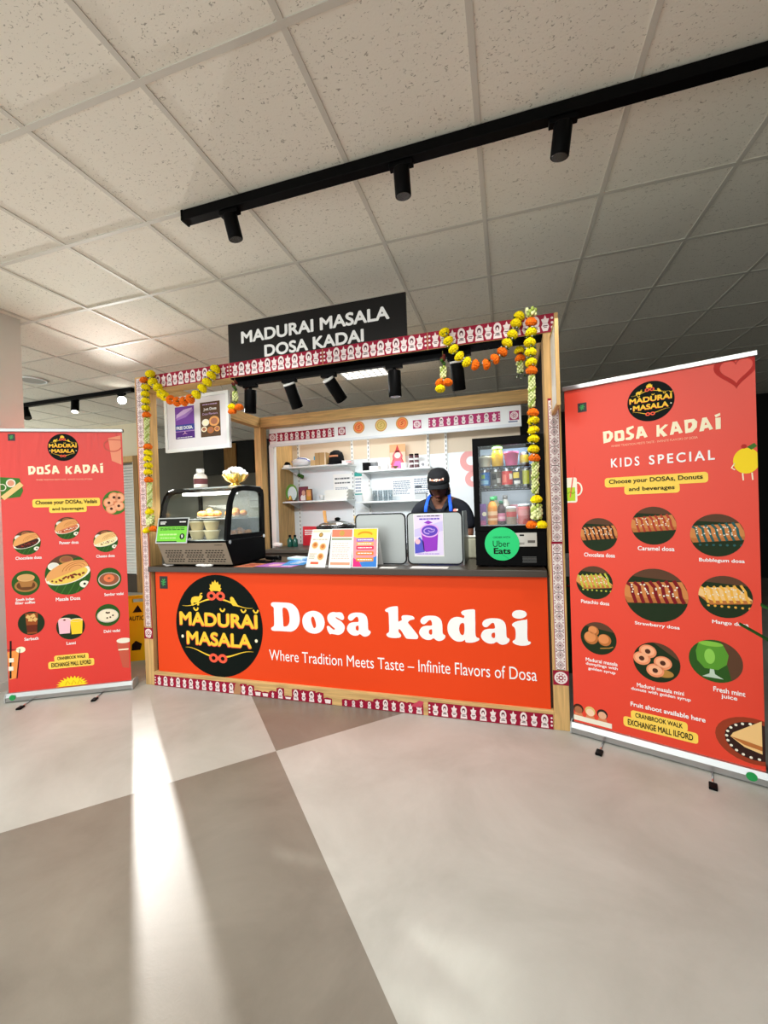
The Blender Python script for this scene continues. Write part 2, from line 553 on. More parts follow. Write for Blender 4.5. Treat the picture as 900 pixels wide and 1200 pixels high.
d1 = struct(MB().box(-6.6, -6.5, 5.6, 5.75, 0, 2.36, OAK).box(-6.14, -6.04, 5.6, 5.75, 0, 2.36, wood('oak_frame_dark', (150, 116, 70), 2)).box(-6.5, -6.14, 5.6, 5.75, 2.26, 2.36, OAK).box(-6.5, -6.14, 5.6, 5.75, 0, 0.3, M('dark_plinth', (70, 62, 52), 0.6)), 'door_1')
mb = MB(); LOUV = M('louvre_white', (242, 242, 238), 0.5)
mb.box(-6.5, -6.46, 5.63, 5.68, 0.3, 2.26, LOUV).box(-6.18, -6.14, 5.63, 5.68, 0.3, 2.26, LOUV)
for k in range(38):
    z = 0.32 + k * 0.05
    mb.add([(-6.46, 5.63, z), (-6.18, 5.63, z), (-6.18, 5.68, z + 0.05), (-6.46, 5.68, z + 0.05), (-6.46, 5.63, z + 0.008), (-6.18, 5.63, z + 0.008)], [(0, 1, 2, 3), (0, 1, 5, 4), (4, 5, 2, 3)], LOUV)
struct(mb, 'louvre_leaf', d1)
struct(MB().box(4.5, 4.65, -3, 8.15, 0, CEIL, M('charcoal_wall', (44, 44, 43), 0.8)).box(0.4, 4.65, -3.15, -3, 0, CEIL, M('charcoal_wall', (44, 44, 43), 0.8)), 'wall_right_light_block')  # unseen walls right and behind the camera, added to block light from the right

# ------------------------------------------------------------------ patterned borders
def motif_round(S, c, v0, h, k=2):
    w = h * 0.225
    S.disc(c, v0 + h * 0.62, w * 0.98, MOTIF, k, h * 0.33, 18)
    S.poly([(c - w * 1.05, v0 + h * 0.06), (c + w * 1.05, v0 + h * 0.06), (c + w * 0.9, v0 + h * 0.36), (c - w * 0.9, v0 + h * 0.36)], MOTIF, k)
    S.disc(c, v0 + h * 0.64, w * 0.5, INKM, k + 1, h * 0.16, 12)
    S.disc(c, v0 + h * 0.58, w * 0.28, MOTIF, k + 2, h * 0.10, 10)
    S.rect(c - w * 0.6, c + w * 0.6, v0 + h * 0.22, v0 + h * 0.27, INKM, k + 1)
def motif_star(S, c, v0, h, k=2):
    w = h * 0.205
    S.poly([(c, v0 + h * 0.95), (c + w * 0.35, v0 + h * 0.76), (c + w, v0 + h * 0.74), (c + w * 0.6, v0 + h * 0.5), (c - w * 0.6, v0 + h * 0.5), (c - w, v0 + h * 0.74), (c - w * 0.35, v0 + h * 0.76)], MOTIF, k)
    S.poly([(c - w * 0.55, v0 + h * 0.08), (c + w * 0.55, v0 + h * 0.08), (c + w, v0 + h * 0.32), (c + w * 0.6, v0 + h * 0.52), (c - w * 0.6, v0 + h * 0.52), (c - w, v0 + h * 0.32)], MOTIF, k)
    S.rect(c - w * 0.6, c + w * 0.6, v0 + h * 0.34, v0 + h * 0.39, INKM, k + 1)
    S.rect(c - w * 0.4, c + w * 0.4, v0 + h * 0.26, v0 + h * 0.30, INKM, k + 1)
INKM = M('motif_ink', (92, 40, 54), 0.5)
def border(S, u0, u1, v0, v1, n, torn=None, base=MAROON):
    h = v1 - v0
    if torn is None:
        S.rect(u0, u1, v0, v1, base, 1)
    for j in range(3):
        for u in (u0 + h * 0.1, u1 - h * 0.1):
            if torn is None: S.disc(u, v0 + h * (0.25 + 0.25 * j), h * 0.07, MOTIF, 2, n=8)
    p = (u1 - u0 - h * 0.4) / n
    for i in range(n):
        c = u0 + h * 0.2 + p * (i + 0.5)
        if torn and torn[i] == 0: continue
        if torn:
            t = torn[i]
            S.poly([(c - p / 2, v0), (c + p / 2, v0), (c + p * 0.5, v0 + h * t), (c - p * 0.1, v0 + h * min(1, t + 0.06)), (c - p * 0.5, v0 + h * t * 0.94)], base, 1)
            if t < 0.6:
                S.poly([(c - p * 0.3, v0 + h * 0.08), (c + p * 0.3, v0 + h * 0.08), (c + p * 0.38, v0 + h * t * 0.8), (c - p * 0.38, v0 + h * t * 0.8)], MOTIF, 2); continue
        (motif_star if i % 2 == 0 else motif_round)(S, c, v0, h * (1 if not torn else min(1, torn[i])))
def lace(S, u0, u1, v0, v1, edge=None):
    """white lattice border of the uprights: diamonds, crosses and dots"""
    w = u1 - u0; c = (u0 + u1) / 2
    S.rect(u0, u1, v0, v1, M('lace_white', (232, 222, 220), 0.55), 1)
    ME = M('lace_red', (146, 70, 84), 0.55); MK = M('lace_ink', (84, 44, 54), 0.55)
    S.rect(u0, u0 + w * 0.06, v0, v1, edge or MAROON, 2); S.rect(u1 - w * 0.05, u1, v0, v1, edge or MAROON, 2)
    n = max(1, round((v1 - v0) / (w * 0.95))); p = (v1 - v0) / n
    for i in range(n):
        v = v0 + p * (i + 0.5)
        for t in (0.44, 0.30):
            S.shape([[(c, v + p * t), (c + w * t * 0.85, v), (c, v - p * t), (c - w * t * 0.85, v)][::-1], [(c, v + p * (t - 0.06)), (c + w * (t - 0.06) * 0.85, v), (c, v - p * (t - 0.06)), (c - w * (t - 0.06) * 0.85, v)][::-1]], ME, 2)
        S.rect(c - w * 0.12, c + w * 0.12, v - p * 0.035, v + p * 0.035, MK, 3); S.rect(c - w * 0.03, c + w * 0.03, v - p * 0.14, v + p * 0.14, MK, 3)
        if i % 2 == 0: S.rect(c - w * 0.34, c + w * 0.34, v0 + p * i - p * 0.04, v0 + p * i + p * 0.03, MK, 3)
        for du in (-0.34, 0.34):
            for dv in (-0.36, 0.36): S.disc(c + w * du, v + p * dv, w * 0.06, ME, 2, n=8)
def rosette(S, cu, cv, h, mat=MAROON, back=True, k=1):
    if back: S.rect(cu - h / 2, cu + h / 2, cv - h / 2, cv + h / 2, mat, k)
    S.ring(cu, cv, h * 0.30, h * 0.42, MOTIF, k + 1, 20)
    for i in range(8):
        a = i * pi / 4; S.disc(cu + h * 0.22 * cos(a), cv + h * 0.22 * sin(a), h * 0.075, MOTIF, k + 1, n=8)
    S.disc(cu, cv, h * 0.09, MOTIF, k + 1, n=10)

# ------------------------------------------------------------------ the emblem (drawn on a unit circle)
def emblem(S, cu, cv, R, k=1):
    def T(pts): return [(cu + R * u, cv + R * v) for u, v in pts]
    S.disc(cu, cv, R, LOGOBK, k, n=64)
    # lotus
    for pi_, (a, l, w) in enumerate(((75, 0.13, 0.05), (-75, 0.13, 0.05), (45, 0.16, 0.06), (-45, 0.16, 0.06), (20, 0.18, 0.06), (-20, 0.18, 0.06), (0, 0.2, 0.06))):
        t = radians(a); bx, bz = -0.03 + 0.02 * sin(t), 0.70
        d = (sin(t), cos(t)); n = (cos(t), -sin(t))
        S.poly(T([(bx, bz), (bx + d[0] * l * .5 + n[0] * w, bz + d[1] * l * .5 + n[1] * w), (bx + d[0] * l, bz + d[1] * l), (bx + d[0] * l * .5 - n[0] * w, bz + d[1] * l * .5 - n[1] * w)]), GOLD, k + 1 + pi_ * 0.25)
    S.poly(T([(-0.16, 0.685), (0.10, 0.685), (0.05, 0.72), (-0.11, 0.72)]), GOLD, k + 3)
    for cz in (0.585, -0.635):
        for sx in (-0.105, 0.105):
            S.ring(cu + R * (-0.02 + sx), cv + R * cz, R * 0.045, R * 0.105, CORAL, k + 3 + sx * 2, 22, 0.85)
        S.poly(T([(-0.06, cz - 0.035), (0.02, cz - 0.035), (0.02, cz + 0.035), (-0.06, cz + 0.035)]), CORAL, k + 4)
    def rope(p0, p1, bow, flip=False):
        pts = []
        for i in range(13):
            t = i / 12; u = p0[0] + (p1[0] - p0[0]) * t
            e = t * t * (3 - 2 * t)
            pts.append((u, p0[1] + (p1[1] - p0[1]) * e + bow * sin(pi * t)))
        S.line(T(pts), R * 0.034, GOLD, k + 1, taper=True)
    rope((-0.83, 0.375), (-0.16, 0.52), -0.03); rope((0.80, 0.375), (0.12, 0.52), -0.03)
    rope((-0.78, -0.46), (-0.18, -0.60), 0.02); rope((0.78, -0.46), (0.14, -0.60), 0.02)
    # buffalo and parrot
    S.poly(T([(-0.60, 0.38), (-0.56, 0.38), (-0.555, 0.44), (-0.47, 0.44), (-0.465, 0.385), (-0.425, 0.39), (-0.42, 0.47), (-0.36, 0.52), (-0.33, 0.57), (-0.37, 0.60), (-0.43, 0.565), (-0.52, 0.565), (-0.59, 0.54), (-0.62, 0.47)]), GOLD, k + 2)
    S.line(T([(-0.40, 0.58), (-0.38, 0.625), (-0.34, 0.63)]), R * 0.02, GOLD, k + 2)
    S.poly(T([(0.30, 0.56), (0.34, 0.585), (0.38, 0.56), (0.44, 0.47), (0.50, 0.39), (0.44, 0.40), (0.36, 0.41), (0.31, 0.47)]), GOLD, k + 2)
    for body, u0, u1, v0, v1 in (('MADURAI', -0.905, 0.895, -0.015, 0.255), ('MASALA', -0.75, 0.75, -0.395, -0.125)):
        S.text(body, cu + R * (u0 - 0.012), cu + R * (u1 - 0.012), cv + R * (v0 - 0.018), cv + R * (v1 - 0.018), CORAL, k + 1, 0.036)
        S.text(body, cu + R * u0, cu + R * u1, cv + R * v0, cv + R * v1, GOLD, k + 3, 0.034)
    for u in (-0.50, 0.12, 0.595, 0.865):
        S.line(T([(u - 0.055, 0.345), (u - 0.03, 0.302), (u, 0.29), (u + 0.03, 0.302), (u + 0.055, 0.345)]), R * 0.035, GOLD, k + 4)
    for u in (-0.85, 0.85): S.disc(cu + R * u, cv - R * 0.245, R * 0.032, CREAM, k + 1, n=12)
def plant_mark(S, cu, cv, w, h, k=1):
    S.rect(cu - w / 2, cu + w / 2, cv - h / 2, cv + h / 2, M('mark_black', (12, 14, 12), 0.4), k)
    G = M('mark_green', (70, 170, 90), 0.5)
    S.line([(cu - w * 0.1, cv - h * 0.3), (cu, cv), (cu + w * 0.08, cv + h * 0.3)], w * 0.07, G, k + 1)
    for a, b, c, d in ((0, 0, -0.28, 0.1), (0, 0, 0.28, 0.06), (-0.03, -0.12, -0.25, -0.1), (0.02, 0.12, 0.2, 0.25), (0.02, 0.12, -0.16, 0.26), (-0.04, -0.14, 0.2, -0.16)):
        S.line([(cu + w * a, cv + h * b), (cu + w * c, cv + h * d)], w * 0.1, G, k + 1)

# ------------------------------------------------------------------ booth frame
X0, X1, Y0, Y1 = -2.725, 0.312, 2.53, 4.22
frame = thing('booth_frame', 'oak framed stall structure with patterned maroon borders around its front opening', 'stall', ((X0 + X1) / 2, Y0, 0))
PW = 0.084
for x, y in ((X0, Y0), (X1 - PW, Y0), (X0, Y1 - 0.12), (X1 - PW, Y1 - 0.12)):
    MB().box(x, x + PW, y, y + 0.12, 0, 2.27, OAK).build('post', frame, True, 0.003)
MB().box(X0, X1, Y0, Y0 + 0.12, 2.27, 2.378, OAKX).build('front_beam', frame, True, 0.003)
MB().box(X0, X1, Y1 - 0.12, Y1, 2.27, 2.378, OAKX).build('back_beam', frame, True, 0.003)
for x in (X0, X1 - PW): MB().box(x, x + PW, Y0 + 0.12, Y1 - 0.12, 2.27, 2.378, OAKY).build('side_beam', frame, True, 0.003)
MB().box(X1 - PW + 0.01, X1 - 0.01, Y0 + 0.12, Y1 - 0.12, 0.0, 2.27, SATIN).build('side_panel', frame, True)
MB().box(-1.86, X1 - PW, Y0 + 0.004, Y0 + 0.116, 2.262, 2.2705, SATIN).build('beam_underside', frame, True)
for u0, u1 in ((-2.60, -1.868), (-1.864, -1.14), (-1.136, -0.436), (-0.432, 0.29)):
    mb = MB(); S = Sheet(mb, (0, Y0 - 0.001, 0)); border(S, u0, u1, 2.272, 2.376, 13); mb.build('patterned_border', frame, True, recalc=False)
mb = MB(); S = Sheet(mb, (0, Y0 - 0.001, 0))
lace(S, -2.712, -2.652, 1.84, 2.365); lace(S, -2.712, -2.652, 1.236, 1.83); lace(S, -2.706, -2.652, 0.45, 1.226)
rosette(S, -2.68, 0.40, 0.084)
S.line([(-2.655, 1.20), (-2.64, 1.15), (-2.645, 0.6), (-2.64, 0.42), (-2.66, 0.36), (-2.71, 0.37), (-2.718, 0.45)], 0.007, MAROON, 3)
mb.build('patterned_border', frame, True, recalc=False)
mb = MB(); S = Sheet(mb, (0, Y0 - 0.001, 0))
lace(S, 0.243, 0.302, 1.08, 1.895); lace(S, 0.24, 0.300, 0.35, 1.07); S.rect(0.243, 0.302, 1.885, 1.897, MAROON, 3)
S.rect(0.24, 0.300, 1.068, 1.082, MAROON, 3); rosette(S, 0.27, 0.303, 0.084)
mb.build('patterned_border', frame, True, recalc=False)

# ------------------------------------------------------------------ front counter
PY = 2.548
counter = thing('front_counter', 'orange fronted serving counter with round black emblem and white lettering', 'counter', (-1.2, PY, 0))
MB().box(-2.64, 0.227, PY + 0.02, 3.12, 0.0, 0.875, M('cabinet_brown', (66, 54, 44), 0.6)).build('cabinet', counter, True)
MB().box(-2.612, 0.213, PY, PY + 0.02, 0.108, 0.876, ORANGE).build('front_panel', counter, True)
MB().box(-2.641, 0.228, Y0, PY + 0.02, 0.0, 0.108, OAKX).build('base_board', counter, True, 0.003)
def strip(*a):
    mb = MB(); S = Sheet(mb, (0, Y0 - 0.001, 0)); border(S, *a); mb.build('patterned_border', counter, True, recalc=False)
strip(-2.638, -1.90, 0.002, 0.083, 12); strip(-1.89, -1.14, 0.002, 0.083, 12, [1, 0.9, 0.5, 0.45, 0.6, 0.95, 0.3, 1, 0.95, 1, 0.9, 0.5])
strip(-1.10, -0.52, 0.002, 0.078, 10, [0.6, 0.62, 0.7, 0.66, 0.9, 1, 0.95, 0.9, 0.9, 1]); strip(-0.505, 0.222, 0.002, 0.088, 12)
mb = MB(); S = Sheet(mb, (0, Y0 - 0.001, 0)); PINK = M('torn_pink', (196, 70, 92), 0.6)
S.poly([(-1.93, 0.0), (-1.87, 0.004), (-1.86, 0.05), (-1.885, 0.085), (-1.91, 0.075), (-1.92, 0.03)], M('torn_board', (176, 128, 92), 0.7), 3)
mb.build('torn_flap', counter, True, recalc=False); mb = MB(); S = Sheet(mb, (0, Y0 - 0.001, 0))
S.poly([(-0.62, 0.05), (-0.56, 0.09), (-0.53, 0.085), (-0.55, 0.045)], PINK, 4)
mb.build('torn_flap', counter, True, recalc=False)
mb = MB(); S = Sheet(mb, (0, PY - 0.0008, 0)); emblem(S, -2.055, 0.482, 0.376); em = mb.build('emblem', counter, True, recalc=False)
mb = MB(); S = Sheet(mb, (0, PY - 0.0008, 0)); plant_mark(S, -2.535, 0.793, 0.075, 0.096); mb.build('plant_mark', counter, True, recalc=False)
GLY = {
'D':[[(-1.604,0.663),(-1.585,0.672),(-1.527,0.672),(-1.465,0.671),(-1.425,0.657),(-1.396,0.624),(-1.385,0.579),(-1.389,0.533),(-1.411,0.496),(-1.448,0.473),(-1.494,0.471),(-1.546,0.471),(-1.593,0.47),(-1.609,0.479),(-1.608,0.493),(-1.589,0.505),(-1.585,0.533),(-1.585,0.594),(-1.585,0.633),(-1.603,0.646)],[(-1.514,0.633),(-1.492,0.635),(-1.473,0.617),(-1.464,0.58),(-1.465,0.539),(-1.479,0.513),(-1.5,0.505),(-1.513,0.509),(-1.514,0.55),(-1.516,0.597)]],
'o':[[(-1.366,0.548),(-1.355,0.585),(-1.326,0.611),(-1.281,0.623),(-1.237,0.614),(-1.209,0.589),(-1.198,0.547),(-1.209,0.506),(-1.237,0.478),(-1.277,0.467),(-1.321,0.475),(-1.355,0.503)],[(-1.298,0.569),(-1.287,0.584),(-1.275,0.575),(-1.265,0.544),(-1.264,0.517),(-1.275,0.505),(-1.285,0.513),(-1.295,0.542)]],
's':[[(-1.178,0.578),(-1.168,0.605),(-1.138,0.62),(-1.112,0.619),(-1.088,0.621),(-1.067,0.614),(-1.056,0.588),(-1.062,0.572),(-1.076,0.57),(-1.097,0.58),(-1.113,0.587),(-1.117,0.583),(-1.104,0.573),(-1.079,0.561),(-1.056,0.535),(-1.054,0.513),(-1.067,0.486),(-1.096,0.469),(-1.125,0.47),(-1.149,0.473),(-1.163,0.47),(-1.179,0.494),(-1.183,0.52),(-1.171,0.526),(-1.157,0.517),(-1.136,0.502),(-1.126,0.504),(-1.126,0.51),(-1.147,0.526),(-1.17,0.55)]],
'a':[[(-1.028,0.585),(-1.02,0.605),(-0.996,0.619),(-0.959,0.624),(-0.922,0.62),(-0.898,0.601),(-0.89,0.569),(-0.889,0.517),(-0.874,0.505),(-0.875,0.49),(-0.891,0.474),(-0.914,0.467),(-0.932,0.472),(-0.948,0.482),(-0.965,0.472),(-0.993,0.47),(-1.02,0.482),(-1.037,0.505),(-1.035,0.527),(-1.018,0.55),(-0.989,0.559),(-0.957,0.562),(-0.955,0.579),(-0.96,0.594),(-0.972,0.594),(-0.989,0.578),(-1.003,0.568),(-1.019,0.57)],[(-0.976,0.519),(-0.972,0.533),(-0.958,0.538),(-0.955,0.531),(-0.956,0.51),(-0.963,0.504),(-0.973,0.509)]],
'k':[[(-0.77,0.645),(-0.761,0.656),(-0.736,0.668),(-0.705,0.674),(-0.688,0.674),(-0.683,0.663),(-0.684,0.581),(-0.676,0.58),(-0.66,0.588),(-0.662,0.607),(-0.651,0.618),(-0.616,0.62),(-0.59,0.616),(-0.579,0.607),(-0.58,0.596),(-0.604,0.589),(-0.62,0.573),(-0.601,0.549),(-0.577,0.519),(-0.558,0.493),(-0.559,0.478),(-0.57,0.471),(-0.625,0.47),(-0.64,0.477),(-0.659,0.508),(-0.673,0.526),(-0.682,0.528),(-0.684,0.511),(-0.67,0.495),(-0.67,0.48),(-0.69,0.472),(-0.721,0.469),(-0.752,0.473),(-0.766,0.485),(-0.762,0.496),(-0.748,0.508),(-0.746,0.542),(-0.747,0.627),(-0.76,0.635)]],
'd':[[(-0.284,0.651),(-0.273,0.662),(-0.247,0.669),(-0.216,0.673),(-0.202,0.67),(-0.2,0.656),(-0.201,0.588),(-0.201,0.512),(-0.182,0.499),(-0.182,0.487),(-0.206,0.474),(-0.234,0.468),(-0.26,0.469),(-0.265,0.478),(-0.266,0.484),(-0.285,0.473),(-0.313,0.471),(-0.341,0.484),(-0.363,0.511),(-0.371,0.543),(-0.367,0.576),(-0.349,0.606),(-0.321,0.621),(-0.293,0.622),(-0.269,0.617),(-0.266,0.632),(-0.278,0.637)],[(-0.29,0.58),(-0.278,0.587),(-0.268,0.581),(-0.267,0.545),(-0.272,0.518),(-0.282,0.512),(-0.294,0.523),(-0.299,0.547),(-0.296,0.568)]],
'i':[[(0.014,0.649),(0.02,0.665),(0.039,0.676),(0.064,0.678),(0.086,0.672),(0.096,0.658),(0.091,0.643),(0.07,0.63),(0.045,0.627),(0.022,0.634)],[(0.013,0.594),(0.029,0.607),(0.059,0.617),(0.089,0.622),(0.098,0.617),(0.096,0.509),(0.112,0.495),(0.112,0.483),(0.092,0.472),(0.058,0.468),(0.029,0.474),(0.013,0.485),(0.015,0.495),(0.028,0.507),(0.031,0.548),(0.026,0.572),(0.014,0.583)]]}
mb = MB(); S = Sheet(mb, (0, PY - 0.0008, 0))
for ch, dx in (('D', 0), ('o', 0), ('s', 0), ('a', 0), ('k', 0), ('a', 0.488), ('d', 0), ('a', 0.868), ('i', 0)):
    loops = [smooth_loop([(x + dx, z) for x, z in l], 3) for l in GLY[ch]]
    if ch == 'i':
        for l in loops: S.poly(l, LETW)
    else: S.shape(loops, LETW)
mb.build('lettering', counter, True, recalc=False)
mb = MB(); S = Sheet(mb, (0, PY - 0.0008, 0))
S.text('Where Tradition Meets Taste \u2013', -1.634, -0.590, 0.261, 0.336, LETW, 1, 0.0)
mb.build('tagline', counter, True, recalc=False)
mb = MB(); S = Sheet(mb, (0, PY - 0.0008, 0)); S.text('Infinite Flavors of Dosa', -0.562, 0.142, 0.265, 0.341, LETW, 1, 0.0); mb.build('tagline', counter, True, recalc=False)
solo(MB().box(-1.452, 1.416, -0.34, 0.30, -0.02, 0.02, M('worktop_brown', (62, 52, 44), 0.32)), 'worktop', 'dark brown worktop running along the top of the orange counter', 'worktop', (-1.203, 2.86, 0.897), bevel=0.003)

# ------------------------------------------------------------------ sign on the front beam
sg = thing('sign_board', 'black rectangular sign board standing on the front beam with white lettering', 'sign', (-1.22, 2.56, 2.379))
GREYB = M('sign_black', (20, 19, 20), 0.36, spec=0.25)
MB().box(-0.66, 0.653, -0.01, 0.01, 0.0, 0.282, GREYB).build('board', sg, bevel=0.002)
mb = MB(); S = Sheet(mb, (1.22, -0.0112, -2.379))
S.text('MADURAI MASALA', -1.772, -0.675, 2.507, 2.594, LETW, 1, 0.034); S.text('DOSA KADAI', -1.588, -0.852, 2.389, 2.474, LETW, 1, 0.034)
mb.build('lettering', sg, recalc=False)
for x in (-0.5, 0.5): mb = MB(); mb.box(x - 0.02, x + 0.02, 0.01, 0.05, 0.0, 0.004, BLACK).box(x - 0.02, x + 0.02, 0.01, 0.014, 0, 0.09, BLACK); mb.build('bracket', sg)
# ------------------------------------------------------------------ roll-up banners
BLET = [
[[(0.1943,1.673),(0.2253,1.675),(0.2405,1.661),(0.2415,1.639),(0.2275,1.616),(0.1956,1.61)],[(0.2117,1.66),(0.2221,1.66),(0.2253,1.648),(0.2199,1.634),(0.2114,1.632)]],
[[(0.2491,1.668),(0.2851,1.67),(0.2918,1.662),(0.2937,1.619),(0.2864,1.613),(0.2541,1.613),(0.2478,1.621)],[(0.2626,1.655),(0.2766,1.655),(0.2779,1.63),(0.2639,1.627)]],
[[(0.3345,1.685),(0.3364,1.674),(0.3152,1.664),(0.3165,1.655),(0.3367,1.641),(0.3354,1.625),(0.3215,1.613),(0.2981,1.616),(0.299,1.627),(0.3161,1.629),(0.3206,1.636),(0.3022,1.651),(0.3026,1.664),(0.3044,1.678),(0.3206,1.682)]],
[[(0.3548,1.676),(0.3741,1.677),(0.3952,1.62),(0.3813,1.617),(0.3772,1.628),(0.3611,1.627),(0.3579,1.615),(0.344,1.616)],[(0.3674,1.655),(0.3718,1.641),(0.3642,1.641)]],
[[(0.4339,1.673),(0.4456,1.673),(0.4465,1.651),(0.469,1.671),(0.482,1.668),(0.4582,1.645),(0.4775,1.616),(0.4614,1.611),(0.4465,1.633),(0.4456,1.615),(0.4326,1.615)]],
[[(0.5,1.679),(0.518,1.679),(0.5396,1.622),(0.5247,1.618),(0.5202,1.63),(0.5054,1.629),(0.5022,1.617),(0.4874,1.616)],[(0.5108,1.657),(0.5171,1.644),(0.5076,1.643)]],
[[(0.5459,1.681),(0.5845,1.681),(0.5962,1.666),(0.594,1.639),(0.5769,1.619),(0.549,1.616)],[(0.5607,1.664),(0.5737,1.666),(0.5769,1.653),(0.5696,1.639),(0.5598,1.637)]],
[[(0.6155,1.68),(0.6313,1.681),(0.6538,1.623),(0.6412,1.619),(0.6367,1.631),(0.6228,1.629),(0.6196,1.618),(0.6025,1.617)],[(0.6272,1.659),(0.6326,1.646),(0.6228,1.645)]],
[[(0.6605,1.686),(0.6807,1.693),(0.6816,1.681),(0.6646,1.674)]],
[[(0.6633,1.672),(0.6826,1.672),(0.6816,1.619),(0.6636,1.618)]]]
P_ = lambda n, c: M('print_' + n, c, 0.5)
CRUST = P_('crust', (226, 160, 96)); CRUSTD = P_('crust_dark', (186, 112, 58)); CRUSTL = P_('crust_light', (240, 196, 132))
PLATE = P_('plate', (238, 232, 214)); WOODB = P_('table', (92, 62, 44)); CHOC = P_('chocolate', (66, 32, 26)); STRAW = P_('strawberry', (122, 22, 30))
CARA = P_('caramel', (172, 62, 46)); TEAL = P_('teal', (44, 92, 92)); PIST = P_('pistachio', (186, 190, 70)); MANG = P_('mango', (236, 176, 70))
PINKP = P_('pink_milk', (240, 190, 204)); YELP = P_('mango_milk', (250, 204, 50)); MINT = P_('mint', (88, 150, 48)); TEA = P_('tea', (150, 74, 34)); FOAM = P_('coffee', (206, 160, 104)); BRASSP = P_('brass_cup', (170, 116, 62)); RED2 = P_('filling_red', (150, 50, 40))
DIM = P_('dim_glass', (150, 60, 44)); GLEAF = P_('leaf_bright', (66, 116, 44)); LIPS = P_('outline_tint', (196, 66, 50))

